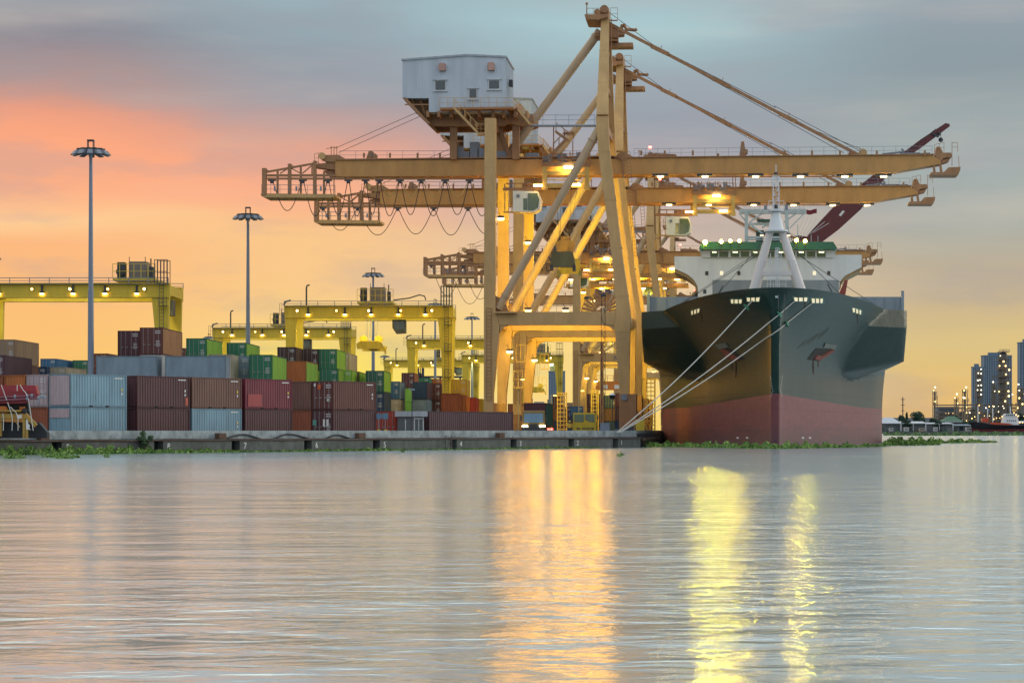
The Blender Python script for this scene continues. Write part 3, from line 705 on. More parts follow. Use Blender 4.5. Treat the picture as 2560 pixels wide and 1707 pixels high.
def make_sts(root, ds=0.0, drop=True, lights=1.0, letters=None, floods=True, hx=(680, 757, 820, 871, 914, 948, 1000, 1053, 1113, 1174, 1236), sag=537, lit=True):
    r = root
    # legs
    LL = [(1213, 297), (1240, 297), (1240, 778), (1250, 814), (1248, 850), (1234, 985), (1234, 1045), (1211, 1045), (1211, 780)]
    RL = [(1490, 293), (1521, 293), (1524, 372), (1556, 636), (1577, 780), (1575, 850), (1573, 1000), (1551, 1000), (1538, 830), (1535, 812), (1541, 780), (1530, 640), (1496, 380)]
    for d in (0, 16):
        for pp in (LL, RL):
            m = MB(); m.prism(poly(pp), d - 0.65, d + 0.65); leg = m.obj('leg', P_STS, r)
            # stiffener seams
            for y in ((420, 560, 700, 900) if pp is LL else (380, 500, 620, 740, 830)):
                xs = [1212.5, 1240.5] if pp is LL else None
                if xs is None:
                    t = (y - 372) / (780 - 372); xs = (1496 + t * 45 - .8, 1524 + t * 53 + .8) if y < 790 else (1538, 1576)
                a = Pc(xs[0], y); b = Pc(xs[1], y); m = MB(); m.box(a.x, b.x, d - 0.68, d + 0.68, a.z - 0.05, a.z + 0.05); m.obj('seam_flange', P_STS, leg)
        m = MB(); m.prism(poly([(1240.5, 780), (1540.5, 780), (1534.5, 813), (1250.5, 813)]), d - 0.6, d + 0.6); pb = m.obj('portal_beam', P_STS, r)
        m = MB(); m.prism(poly([(1251, 813.5), (1272, 813.5), (1262, 817), (1256, 822), (1251, 832)]), d - 0.5, d + 0.5)
        m.obj('haunch', P_STS, pb); m = MB(); m.prism(poly([(1512, 813.5), (1534, 813.5), (1536, 830), (1530, 822), (1523, 816)]), d - 0.5, d + 0.5); m.obj('haunch', P_STS, pb)
        # lower diagonal brace
        m = MB(); a = Pc(1499, 320); b = Pc(1246, 772); a.y = b.y = d
        m.tube(a, b, 0.52, n=16)
        for t in (0.07, 0.93):
            c = a.lerp(b, t); dd = (b - a).normalized() * 0.06; m.tube(c - dd, c + dd, 0.66, n=16)
        m.obj('diagonal_brace', P_STST, r, smooth=True)
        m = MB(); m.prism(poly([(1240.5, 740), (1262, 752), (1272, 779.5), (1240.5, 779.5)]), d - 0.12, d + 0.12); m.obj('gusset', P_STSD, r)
        # bogies
        for xs in ((1211, 1240), (1549, 1592)):
            m = MB(); a = Pc(xs[0], 985); b = Pc(xs[1], 1030); m.box(a.x, b.x, d - 1.3, d + 1.3, Pc(0, 1042).z if False else 1.6, a.z if xs[0] > 1300 else 3.0)
            for k in (-1.6, 1.6): m.box(a.x + 0.1, b.x - 0.1, d + k - 1.3, d + k + 1.3, 0.75, 1.55)
            for k in (-2.4, -0.8, 0.8, 2.4): m.tube(((a.x + b.x) / 2 - 0.25, d + k, 0.42), ((a.x + b.x) / 2 + 0.25, d + k, 0.42), 0.4)
            m.obj('bogie', P_STSD, r)
            if xs[0] > 1300:
                m = MB(); c = Pc(1562, 993); m.tube((c.x, d - 1.45, c.z), (c.x, d - 1.31, c.z), 0.42, n=18); m.obj('cable_drum', P_GREY, r)
    for pp in (1226, 1556):
        a = Pc(pp, 797); m = MB(); m.box(a.x - 0.55, a.x + 0.55, 0.66, 15.34, Pc(pp, 812).z, Pc(pp, 781).z); m.obj('tie_beam', P_STS, r)
        b = Pc(pp, 1015); m = MB(); m.box(b.x - 0.45, b.x + 0.45, 0.66, 15.34, 3.05, 4.2); m.obj('sill_beam', P_STS, r)
    for z in (300, ):
        a = Pc(1226, z); m = MB(); m.box(a.x - 0.4, a.x + 0.4, 0.66, 15.34, a.z - 0.9, a.z); m.obj('top_tie_beam', P_STSD, r)
        a = Pc(1505, z); m = MB(); m.box(a.x - 0.5, a.x + 0.5, 0.66, 15.34, a.z - 0.9, a.z); m.obj('top_tie_beam', P_STSD, r)
    # mast: two legs leaning together
    top = Pc(1513, 47, 6.3); bot = Pc(1506, 293, 0)
    for d0, d1 in ((0, 6.4), (16, 9.6)):
        a = Vector((bot.x, d0, bot.z)); b = Vector((top.x, d1, top.z)); m = MB(); m.bar(a, b, 1.45, 1.2, 1.0, 0.9, up=(0, 1, 0)); ml = m.obj('mast_leg', P_STS, r)
        for t in (0.03, 0.34, 0.66, 0.9):
            m = MB(); c = a.lerp(b, t); w_ = 0.76 - 0.22 * t; m.box(c.x - w_, c.x + w_, c.y - .68 + .18 * t, c.y + .68 - .18 * t, c.z - 0.04, c.z + 0.04); m.obj('seam_flange', P_STS, ml)
    m = MB()
    for t in (0.35, 0.7):
        c = bot.lerp(top, t); m.box(c.x - 0.3, c.x + 0.3, 0 + 6.4 * t + .5, 16 - 6.4 * t - .5, c.z - 0.3, c.z + 0.3)
    m.ladder((bot.x + 1.0, 1.0, bot.z), (top.x + 0.8, 6.6, top.z), 0.6); m.obj('mast_ladder', P_STSD, r)
    m = MB(); m.prism(poly([(1502, 27), (1508, 22), (1519, 22), (1524, 28), (1524, 50), (1502, 50)], 8), 6.0, 10.0)
    a = Pc(1513, 31, 8); m.tube((a.x, 5.7, a.z), (a.x, 5.99, a.z), 0.5, n=18); a = Pc(1496, 39, 8); m.tube((a.x, 5.7, a.z), (a.x, 10, a.z), 0.42, n=18)
    m.obj('mast_head', P_STSD, r, smooth=True)
    m = MB(); a = Pc(1465, 52, 5); b = Pc(1524, 60, 5); m.prism(poly([(1465, 47), (1523, 47), (1523, 53), (1500, 60), (1468, 59)], 8), 5.0, 11.0)
    m.rail(Pc(1466, 47, 5.05), Pc(1500, 47, 5.05), 1.3, 0.8); m.rail(Pc(1526, 50, 5.6), Pc(1544, 50, 5.6), 1.5, .7); m.bar(Pc(1524, 52, 6), Pc(1544, 52, 6), .15)
    p = Pc(1467, 47, 5.2); m.bar(p, p + Vector((0, 0, 2.0)), 0.12); m.ball(p + Vector((0, 0, 1.9)), 0.18)
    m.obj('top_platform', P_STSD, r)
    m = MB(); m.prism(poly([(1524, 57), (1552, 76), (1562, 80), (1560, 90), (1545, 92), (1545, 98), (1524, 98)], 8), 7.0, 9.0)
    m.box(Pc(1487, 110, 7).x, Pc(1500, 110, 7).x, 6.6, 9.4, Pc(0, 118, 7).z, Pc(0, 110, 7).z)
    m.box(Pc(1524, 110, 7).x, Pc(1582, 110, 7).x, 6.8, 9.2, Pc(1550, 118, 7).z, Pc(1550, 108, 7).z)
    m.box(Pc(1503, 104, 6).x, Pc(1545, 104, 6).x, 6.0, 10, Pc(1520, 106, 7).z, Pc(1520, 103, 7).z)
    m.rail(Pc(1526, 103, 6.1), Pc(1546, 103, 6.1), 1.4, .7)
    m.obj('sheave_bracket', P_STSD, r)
    m = MB(); m.path([Pc(1550, 82, 8), Pc(1554, 72, 8), Pc(1555, 64, 8), Pc(1560, 62, 8), Pc(1566, 74, 8), Pc(1588, 76, 8), Pc(1592, 73, 8)], 0.22); m.obj('latch_hook', P_STSD, r)
    # back stay
    m = MB(); m.tube(Pc(1500, 78, 8), Pc(1271, 388, 8), 0.55, n=16); a = Pc(1488, 96, 8); m.tube(a, a + (Pc(1500, 78, 8) - a) * 0.3, 0.68, n=16); m.obj('back_stay', P_STST, r, smooth=True)
    # horizontal walkway strut
    m = MB(); m.tube(Pc(1325, 315, 3), Pc(1489, 315, 1), 0.16, n=8); m.rail(Pc(1325, 312, 3), Pc(1487, 312, 1.2), 1.2, 1.6); m.obj('strut_walkway', P_GREY, r)
    m = MB(); m.stairs(Pc(1390, 330, 4), Pc(1420, 352, 4), 0.7); m.stairs(Pc(1383, 382, 4), Pc(1412, 352, 4), 0.7); m.box(Pc(1410, 350, 3.4).x, Pc(1434, 350, 3.4).x, 3.4, 4.6, Pc(0, 354, 4).z, Pc(0, 350, 4).z)
    m.rail(Pc(1412, 350, 3.5), Pc(1434, 350, 3.5), 1.1, .8); m.bar(Pc(1432, 352, 4), Pc(1432, 398, 4), .12); m.bar(Pc(1384, 314, 4), Pc(1384, 390, 4), .14); m.obj('stairway', P_STSD, r)
    # girder and boom
    m = MB(); m.prism(poly([(838, 401), (1556, 397), (1556, 436), (1500, 438), (838, 442)], 6.6), 6.6, 9.4); gi = m.obj('girder', P_BOOM, r)
    m = MB(); m.box(Pc(838, 400, 6.4).x, Pc(1556, 400, 6.4).x, 6.35, 9.65, Pc(838, 401, 6.6).z, Pc(838, 398, 6.6).z)
    m.obj('top_rail_deck', P_STSD, gi)
    m = MB(); m.prism(poly([(1559, 396), (2330, 388), (2352, 402), (2352, 410), (2230, 431), (1559, 436)], 6.6), 6.6, 9.4); bo = m.obj('boom', P_BOOM, r)
    m = MB(); m.prism(poly([(1559, 393), (2335, 385), (2335, 387.5), (1559, 395.5)], 6.6), 6.35, 9.65); m.obj('top_rail_deck', P_STSD, bo)
    m = MB(); a = Pc(1557.5, 396, 6.5); m.bar(Pc(1557, 385, 6.45), Pc(1558, 444, 6.45), 0.22); m.tube(Pc(1556, 390, 6.3), Pc(1556, 390, 9.7), 0.55, n=14); m.prism(poly([(1535, 396), (1548, 383), (1568, 384), (1585, 394)], 6.6), 6.4, 9.6); m.obj('boom_hinge', P_STSD, r)
    # runner beam and hangers
    m = MB(); m.bar(Pc(1500, 443.5, 9.9), Pc(2132, 441.5, 9.9), 0.18, 0.16)
    for x in range(1530, 2132, 66): m.bar(Pc(x, 434, 9.9), Pc(x, 443, 9.9), 0.12)
    m.bar(Pc(838, 448, 6.3), Pc(1230, 447.5, 6.3), 0.2, 0.18)
    for x in range(870, 1230, 66): m.bar(Pc(x, 440, 6.3), Pc(x, 448, 6.3), 0.14)
    m.obj('festoon_rail', P_STSD, r)
    for x in (1652, 1764, 1891, 2003, 2114, 2211):
        p = Pc(x, 440, 6.4); m = MB(); m.box(p.x - 1.1, p.x + 0.9, 6.3, 7.2, p.z + 0.02, p.z + 0.28); hs = m.obj('boom_light', P_DARK, r)
        m = MB(); m.box(p.x - 0.45, p.x + 0.3, 6.4, 7.0, p.z - 0.12, p.z + 0.01); m.obj('lens', E_WARM, hs)
        if floods: lamp(hs, (p.x, 8, p.z - 0.8), 130 * lights, (1, .7, .15), r=.3)
    # railings with little signs along the top
    m = MB(); m.rail(Pc(850, 398, 6.5), Pc(1125, 398, 6.5), 1.05, 2.0, 0.04); m.rail(Pc(850, 398, 9.5), Pc(1125, 398, 9.5), 1.05, 2.0, 0.04)
    m.obj('girder_railing', P_GREY, r); m = MB(); m.rail(Pc(1585, 393, 6.5), Pc(2330, 386, 6.5), 1.05, 1.5, 0.04); m.obj('girder_railing', P_GREY, r)
    for x in (910, 975, 1044, 1100, 1603, 1662, 1732, 1963, 2030, 2100, 2192, 2312):
        m = MB(); p = Pc(x, 389 if x < 1500 else 383, 6.4); m.box(p.x - 0.13, p.x + 0.13, 6.34, 6.44, p.z - 0.3, p.z + 0.32); m.obj('railing_plate', P_STSD, r)
    m = MB(); m.prism(poly([(915, 398), (922, 377), (929, 377), (929, 398)], 7), 7, 9); m.obj('rope_guide', P_STSD, r); m = MB(); m.prism(poly([(930, 398), (931, 384), (938, 384), (938, 398)], 7), 7, 9)
    m.obj('rope_guide', P_STSD, r); m = MB(); m.prism(poly([(1848, 391), (1853, 354), (1860, 354), (1863, 372), (1870, 375), (1869, 382), (1863, 384), (1866, 391)], 7), 7, 9)
    m.obj('rope_guide', P_STSD, r); m = MB(); m.box(Pc(1792, 0, 7).x, Pc(1798, 0, 7).x, 7, 8, Pc(1795, 392, 7).z, Pc(1795, 384, 7).z)
    m.obj('rope_guide', P_STSD, r); m = MB(); m.prism(poly([(1625, 393), (1626, 384), (1640, 383), (1690, 386), (1692, 391), (1690, 393)], 7), 7, 8.5)
    m.obj('rope_guide', P_STSD, r)
    m = MB(); p = Pc(1625, 378, 7); m.bar(p + Vector((0, 0, -.7)), p + Vector((0, 0, .9)), 0.06); m.obj('beacon_post', P_GREY, r)
    m = MB(); m.ball(Pc(1625, 369, 7), 0.22); m.obj('red_beacon', E_RED, r)
    m = MB()
    for x, rr in ((806, 0.45), (2157, 0.52)):
        p = Pc(x, 391 if x < 900 else 383, 7); m.tube((p.x, 6.7, p.z), (p.x, 9.3, p.z), rr, n=20)
    m.obj('rope_sheave', P_STS, r, smooth=True)
    # tail: machinery block, cable gallery
    m = MB(); m.prism(poly([(808, 388), (846, 387), (868, 400), (838, 401), (838, 405), (812, 405)], 6.8), 6.8, 9.2)
    m.prism(poly([(786, 410), (836, 405), (838, 425), (786, 418)], 6.8), 7.0, 9.0); m.prism(poly([(805, 425), (838, 425), (832, 446), (826, 446)], 6.8), 7.4, 8.6)
    for x in (828, 835, 842): m.bar(Pc(x, 388, 6.9), Pc(x, 366, 6.9), 0.08)
    m.bar(Pc(826, 369, 6.9), Pc(845, 369, 6.9), .07); m.bar(Pc(815, 372, 6.9), Pc(830, 370, 6.9), .07)
    m.rail(Pc(786, 408, 6.9), Pc(806, 405, 6.9), 1.2, .6)
    m.obj('tail_machinery', P_STSD, r)
    m = MB()
    for d in (6.0, 10.0):
        for x0_, y0_, x1_, y1_, w_ in ((661, 421, 661, 489, .55), (724, 410, 724, 487, .42), (787, 403, 787, 486, .42), (694, 428, 694, 486, .25), (752, 420, 752, 486, .25), (810, 430, 810, 486, .25), (835, 446, 835, 486, .12),
                                        (663, 431, 786, 409, .25), (663, 439, 840, 439, .3), (668, 447, 862, 447, .26), (700, 434, 724, 419, .14), (728, 421, 752, 434, .14), (756, 434, 778, 415, .14), (752, 417, 752, 438, .2), (780, 412, 780, 437, .16)):
            m.bar(Pc(x0_, y0_, d), Pc(x1_, y1_, d), w_)
        for x_, y_ in ((661, 421), (724, 410), (787, 402)): m.bar(Pc(x_, y_, d), Pc(x_ + 11, y_ + 7, d), 0.12)
    for x_, y_ in ((661, 439), (724, 439), (787, 439), (661, 490), (724, 490), (787, 490), (835, 490)): m.bar(Pc(x_, y_, 6.0), Pc(x_, y_, 10.0), 0.25)
    cg = m.obj('cable_gallery', P_STSD, r)
    m = MB(); m.prism(poly([(653, 484), (838, 486), (838, 492), (830, 495), (660, 494), (653, 490)], 6), 5.8, 10.2); m.obj('gallery_floor', P_STS, cg)
    m = MB(); m.rail(Pc(654, 484, 5.8), Pc(838, 486, 5.8), 1.15, 1.2, .045); m.rail(Pc(654, 484, 10.2), Pc(838, 486, 10.2), 1.15, 1.2, .045)
    for x_ in (687, 741, 802): p = Pc(x_, 472, 5.75); m.box(p.x - .12, p.x + .12, 5.7, 5.78, p.z - .3, p.z + .3)
    m.obj('gallery_railing', P_GREY, cg)
    # festoon cable loops
    hz = 453
    for i in range(len(hx) - 1):
        low = sag - (10 if i == 0 else 0) + (3 if i % 2 else 0)
        a = Pc(hx[i] + 2, hz, 5.9); b = Pc(hx[i + 1] - 2, hz, 5.9); zl = Pc(hx[i], low, 5.9).z
        pts = []
        for k in range(21):
            t = k / 20; u = abs(2 * t - 1) ** 2.3; x_ = a.x + (b.x - a.x) * (0.5 + (t - 0.5) * (0.80 + 0.20 * u)); pts.append((x_, 5.9, zl + (a.z - zl) * u))
        m = MB(); m.path(pts, 0.05, 6); m.obj('festoon_loop', P_BLACK, r)
    for i in ((4, 5, 6, 7, 8) if lit else ()):
        a = Pc(hx[i] + 5, 455, 9.4); b = Pc(hx[i + 1] - 4, 455, 9.4); zl = Pc(hx[i], 491, 9.4).z; pts = []
        for k in range(17):
            t = k / 16; u = abs(2 * t - 1) ** 2.0; pts.append((a.x + (b.x - a.x) * t, 9.4, zl + (a.z - zl) * u))
        m = MB(); m.path(pts, 0.06, 6); m.obj('festoon_loop', paint('lit_cable', (0.55, 0.42, 0.14), .5), r)  # lamp light on these loops is put into the yellow
    for x_ in hx[:-1]:
        p = Pc(x_, 452, 5.9); m = MB(); m.box(p.x - .5, p.x + .5, 5.7, 6.1, p.z - .05, p.z + .12); m.box(p.x - .22, p.x + .22, 5.7, 6.1, p.z - .35, p.z - .06); m.obj('cable_carrier', P_DARK, r)
    # machinery house on its platform
    W_ = poly([(1006, 152), (1168, 140), (1264, 144), (1264, 281), (1072, 281), (1072, 246), (1006, 246)], 3)
    m = MB(); m.prism(W_, 3.0, 13.0); x = 1009
    while x < 1263:
        yb = 246 if x < 1072 else 281; yt = (152 - 12 * (x - 1006) / 162) if x < 1168 else 140 + 4 * (x - 1168) / 96
        a = Pc(x, yt + 1, 3); b = Pc(x, yb - 1, 3); m.box(a.x - 0.05, a.x + 0.05, 2.955, 3.0, b.z, a.z); x += 6.5
    xr = Pc(1264, 0, 3).x
    for k in range(28): m.box(xr, xr + 0.045, 3.2 + k * .35, 3.3 + k * .35, Pc(1264, 280, 3).z, Pc(1264, 146, 3).z)
    h = m.obj('machinery_house', P_STSH, r)
    m = MB(); m.prism(poly([(1004, 148), (1168, 136), (1267, 140.5), (1267, 144.5), (1168, 140.5), (1004, 152.5)], 3), 2.8, 13.2); m.obj('roof', paint('house_roof', (0.36, 0.40, 0.44), .6), h)
    for x0_, y0_, x1_, y1_, nm in ((1089, 203, 1113, 225, 'window'), (1223, 202, 1248, 222, 'window'), (1174, 224, 1191, 246, 'window')):
        a = Pc(x0_, y0_, 2.95); b = Pc(x1_, y1_, 2.95); m = MB(); m.box(a.x - .12, b.x + .12, 2.90, 2.951, b.z - .1, a.z + .1); m.box(a.x - .3, b.x + .3, 2.75, 2.95, b.z - .22, b.z - .101)
        m.box(a.x - .3, b.x + .3, 2.75, 2.95, a.z + .101, a.z + .2); m.obj('window_frame', paint('window_frame', (.55, .58, .6), .5), h)
        m = MB(); m.box(a.x, b.x, 2.86, 2.899, b.z, a.z); m.obj('window_pane', P_GLASS, h)
    for x0_, y0_, x1_, y1_ in ((1098, 160, 1115, 178), (1220, 158, 1237, 177)):
        a = Pc(x0_, y0_, 2.9); b = Pc(x1_, y1_, 2.9); m = MB(); m.prism([(a.x, b.z), (b.x, b.z), (b.x, a.z - .12), (b.x - .12, a.z), (a.x + .12, a.z), (a.x, a.z - .12)], 2.35, 2.954); m.obj('vent_hood', paint('vent_hood', (.50, .30, .24), .6), h)
    m = MB(); m.box(Pc(1272, 0, 5).x, Pc(1281, 0, 5).x, 5, 6, Pc(0, 235, 5).z, Pc(0, 219, 5).z); m.obj('side_vent', P_DARK, h)
    m = MB(); m.prism(poly([(1006, 247), (1071, 247), (1071, 282), (1330, 282), (1333, 300), (1300, 312), (1270, 305), (1255, 312), (1070, 312), (1040, 283)], 4), 5.2, 6.0)
    m.prism(poly([(1006, 247), (1071, 247), (1071, 282), (1330, 282), (1333, 300), (1300, 312), (1270, 305), (1255, 312), (1070, 312), (1040, 283)], 4), 11.2, 12.0)
    for x_ in (1072, 1100, 1130, 1165, 1200, 1235, 1262, 1290, 1318): a = Pc(x_, 289, 4); m.box(a.x - .18, a.x + .18, 2.8, 13, a.z - .35, a.z + .4)
    m.prism(poly([(1008, 247), (1018, 247), (1078, 311), (1070, 312)], 4), 3.0, 13.0)
    for x_ in (1030, 1050): m.bar(Pc(x_, 247, 4), Pc(x_ + 12, 285, 4), .15)
    m.bar(Pc(1012, 262, 3.2), Pc(1072, 262, 3.2), .15); m.obj('platform_frame', P_STSD, h)
    m = MB(); m.box(Pc(1099, 0, 1.2).x, Pc(1284, 0, 1.2).x, 1.2, 3.0, Pc(1200, 273, 1.2).z, Pc(1200, 268, 1.2).z); m.box(Pc(1266, 0, 3).x, Pc(1295, 0, 3).x, 3.05, 13, Pc(1280, 274, 3).z, Pc(1280, 270, 3).z); m.obj('walkway', P_STSD, h)
    m = MB(); m.rail(Pc(1099, 268, 1.25), Pc(1284, 268, 1.25), 1.15, 1.1, .055); m.rail(Pc(1284, 268, 1.25), Pc(1284, 268, 1.25) + Vector((.4, 12, 0)), 1.15, 1.5, .05); m.obj('walkway_railing', P_STS, h)
    m = MB(); m.stairs(Pc(1135, 270, .6), Pc(1197, 335, .6), .8); m.box(Pc(1193, 0, .6).x, Pc(1212, 0, .6).x, .1, 1.2, Pc(1200, 339, .6).z, Pc(1200, 334, .6).z); m.rail(Pc(1193, 334, .1), Pc(1212, 334, .1), 1.2, .5)
    m.obj('stairway', P_STS, h); m = MB(); m.stairs(Pc(1296, 275, 2.5), Pc(1326, 312, 2.5), .8); m.obj('stairway', P_STS, h)
    for x_, d in ((1134, 6.2), (1134, 10), (1290, 6.2), (1290, 10)):
        a = Pc(x_, 311, d); b = Pc(x_, 399, d); m = MB(); m.box(a.x - .45, a.x + .45, d - .35, d + .35, b.z, a.z); m.obj('support_post', P_STSD, r)
    for x_, w_, t_ in ((1148, 1.0, 1.6), (1165, .8, 1.0), (1186, 1.2, 2.2), (1201, .8, 1.4), (1255, 1.4, 1.0), (1330, 1.6, .8)):
        m = MB(); a = Pc(x_, 398, 7); m.box(a.x - w_ / 2, a.x + w_ / 2, 7, 8.4, a.z, a.z + t_); m.obj('electric_cabinet', P_GREY, r)
    m = MB(); m.prism(poly([(1240, 330), (1252, 320), (1262, 372), (1290, 398), (1238, 398)], 7), 7.2, 8.8); m.bar(Pc(1245, 305, 7), Pc(1275, 395, 7), .5)
    m.obj('stay_anchor', P_STSD, r)
    # thin pendant ropes
    for a, b in (((1043, 281), (838, 371)), ((1053, 290), (846, 382)), ((1520, 30), (1640, 118)), ((1640, 118), (1940, 270)), ((1560, 78), (2110, 383)), ((1935, 265), (2150, 378)), ((2045, 330), (2165, 378))):
        m = MB(); m.tube(Pc(*a, 7.2), Pc(*b, 7.2), 0.035, n=5); m.obj('hoist_cable', P_DARK, r)
    # boom tie
    m = MB()
    for d in (7.0, 9.0): m.bar(Pc(1528, 62, d), Pc(2143, 386, d), 0.26, 0.38)
    for t in (0.2, 0.45, 0.72): a = Pc(1528, 62, 6.85).lerp(Pc(2143, 386, 6.85), t); m.bar(a + Vector((-1.1, 0, .55)), a + Vector((1.1, 0, -.55)), 0.34, 0.5); m.bar(a, a + Vector((.25, 0, .6)), .08)
    m.prism(poly([(2120, 386), (2126, 374), (2146, 384), (2150, 388)], 7), 6.8, 9.2); m.obj('boom_tie', P_STSD, r)
    # boom tip
    m = MB(); m.prism(poly([(2338, 388), (2342, 367), (2350, 367), (2358, 382), (2378, 382), (2380, 392), (2358, 396), (2352, 402), (2340, 398)], 6.8), 6.8, 9.2)
    m.prism(poly([(2345, 401), (2376, 396), (2372, 404), (2352, 410)], 7), 7, 9)
    for x_ in (2333, 2350): m.bar(Pc(x_, 408, 6.8), Pc(x_ + 4, 436, 6.8), .28); m.bar(Pc(x_, 408, 9.2), Pc(x_ + 4, 436, 9.2), .28)
    m.prism(poly([(2329, 430), (2360, 430), (2372, 418), (2402, 417), (2401, 425), (2396, 437), (2329, 437)], 6), 6.2, 9.8)
    m.bar(Pc(2380, 355, 6.6), Pc(2380, 415, 6.6), .07); m.rail(Pc(2380, 379, 6.6), Pc(2394, 379, 6.6), 1.1, .5); m.bar(Pc(2398, 418, 6.6), Pc(2396, 390, 6.6), .06)
    m.rail(Pc(2336, 386, 6.6), Pc(2360, 380, 6.6), 1.2, .8); m.obj('boom_tip_platform', P_STSD, r)
    m = MB()
    for (a, b) in (((2205, 386), (2260, 380)), ((2260, 380), (2254, 372)), ((2250, 384), (2300, 384)), ((2290, 386), (2325, 384))): m.bar(Pc(*a, 7), Pc(*b, 7), .22)
    m.obj('lifting_frame', P_GREY, r)
    # portal level walkway + lamps
    m = MB(); m.box(Pc(1236, 0, -1).x, Pc(1292, 0, -1).x, -1.5, -0.61, Pc(1260, 784, 0).z, Pc(1260, 780.5, 0).z); m.rail(Pc(1236, 780, -1.4), Pc(1292, 780, -1.4), 1.15, 1.0, .05)
    m.rail(Pc(1292, 780, -.5), Pc(1540, 780, -.5), 1.15, 1.3, .04); m.obj('portal_walkway', P_STS, r)
    m = MB(); m.ladder(Pc(1222, 770, -.75), Pc(1222, 1000, -.75), .6, (1, 0, 0)); m.obj('leg_ladder', P_STSD, r); m = MB(); m.ladder(Pc(1570, 380, -.8) , Pc(1588, 640, -.8), .5, (1, 0, 0)); m.obj('leg_ladder', P_STSD, r)
    for (x_, y_) in ((1290, 880), (1284, 945)):
        m = MB(); a = Pc(x_, y_ + 24, 14); m.rail(a, a + Vector((1.2, 0, 0)), 2.2, .6, .06); m.bar(a, a + Vector((1.2, 0, 0)), .3, .12); m.obj('leg_cage', P_YELS, r)
    for (x_, y_, d) in ((1252, 543, 1.0), (1274, 875, 14.8), (1320, 772, 1), (1414, 772, 1)):
        p = Pc(x_, y_, d); m = MB(); m.box(p.x - .4, p.x + .4, d - .2, d + .2, p.z - .12, p.z + .16); m.bar(p + Vector((0, 0, .1)), p + Vector((-.4, 0, .7)), .07); fl = m.obj('floodlight', P_DARK, r)
        m = MB(); m.prism([(p.x - .42, p.z - .14), (p.x + .42, p.z - .14), (p.x + .36, p.z - .36), (p.x - .3, p.z - .4)], d - .22, d + .2)
        if y_ != 772: m.obj('lens', E_WARM, fl)
        else: m.obj('lens', E_ORG, fl)
    make_trolley(r, ds, drop)
    if floods:
        for (x_, y_, d, e_) in ((1300, 500, 7.5, 1.5), (1470, 500, 7.5, 1.2), (1330, 700, 6.5, 1.8), (1490, 690, 6.5, 1.6), (1350, 870, 6.5, 1.8), (1480, 900, 6.5, 1.6)):
            spot(r, tuple(Pc(x_, y_, 9.5 if y_ < 600 else 1.5)), (.05, 1, -.15), (1300 if y_ < 600 else 1550) * e_ * lights, (1.0, .78, .045), 150, .5)
    if root in (K1, K2):
        for (x_, y_, d) in ((1250, 570, 8), (1296, 740, 8), (1340, 900, 8), (1392, 720, 8), (1440, 880, 8), (1475, 560, 8), (1500, 760, 8)):
            lamp(r, tuple(Pc(x_, y_, d)), 560, (1.0, .40, .0), 1.0, name='streak_light')  # unseen points added to throw the gold streak onto the water
    if not lit and root not in (K2,):
        m = MB(); zt = Pc(1240, 400, 7).z; xs = [Pc(1190 + i * 42, 400, 7).x for i in range(9)]
        for z_ in (2.2, 4.6): m.bar((xs[0], 6.2, zt + z_), (xs[-1], 6.2, zt + z_), .4, .55); m.bar((xs[0], 9.8, zt + z_), (xs[-1], 9.8, zt + z_), .35, .5)
        for i in range(8): m.bar((xs[i], 6.2, zt + (2.2 if i % 2 else 4.6)), (xs[i + 1], 6.2, zt + (4.6 if i % 2 else 2.2)), .22); m.bar((xs[i], 6.2, zt), (xs[i], 6.2, zt + 4.6), .25)
        m.obj('upper_truss', P_STSD, r)
        m = MB(); zb = Pc(1240, 441, 7).z - 2.6; m.bar((xs[0] - 2, 5.5, zb), (xs[-1] + 6, 5.5, zb), .5, .7); m.bar((xs[0] - 2, 10.5, zb), (xs[-1] + 6, 10.5, zb), .5, .7); m.rail((xs[0] - 2, 5.3, zb + .35), (xs[-1] + 6, 5.3, zb + .35), 1.1, 1.4, .07)
        for x_ in xs: m.bar((x_, 5.6, zb + .3), (x_, 6.4, zb + 2.7), .2); m.bar((x_, 5.5, zb), (x_, 10.5, zb), .3)
        m.obj('underslung_gangway', P_BOOM, r)
        for i, x_ in enumerate(xs[::2]):
            m = MB(); m.box(x_ + .6, x_ + 1.5, 5.2, 5.6, zb - .55, zb - .4); f_ = m.obj('floodlight', P_DARK, r); m = MB(); m.box(x_ + .65, x_ + 1.45, 5.15, 5.5, zb - .78, zb - .56); m.obj('lens', E_WARM, f_)
        for (a_, z0_, z1_) in ((Pc(1300, 0, 2).x, 14, 22), (Pc(1420, 0, 2).x, 12, 24)):
            m = MB(); m.path([(a_ + 5 * t, 2, z1_ + 3 - (z1_ - z0_) * 4 * t * (1 - t)) for t in [i / 14 for i in range(15)]], .09); m.obj('slack_cable', P_YELS, r)
        m = MB(); z_ = Pc(1400, 760, 2).z
        for i in range(3): m.rail((xs[2] + i * 3, 1.2, z_ - 2 + i * 2.2), (xs[2] + i * 3 + 3, 1.2, z_ - 2 + i * 2.2), 2.0, 1.0, .1); m.box(xs[2] + i * 3, xs[2] + i * 3 + 3, 1.0, 2.4, z_ - 2.1 + i * 2.2, z_ - 2.0 + i * 2.2)
        m.bar((xs[2], 1.2, z_ - 3), (xs[2] + 9, 1.2, z_ + 3), .3); m.obj('stair_flight', P_YELS, r)
    if letters:
        for body, x_, y_, sz in letters:
            p = Pc(x_, y_, 6.5); text_mesh('lettering', body, sz, P_DARK, r, (p.x, 6.55, p.z - sz * .3), (R(90), 0, 0))
        p = Pc(1400, 797, -.6); text_mesh('portal_lettering', '\u5927\u8fde\u91cd\u5de5', .9, paint('blue_letter', (.10, .12, .25), .6), r, (p.x, -.63, p.z - .3), (R(90), 0, 0))
rz = -T2
G4 = 'yellow ship to shore cranes along the berth'
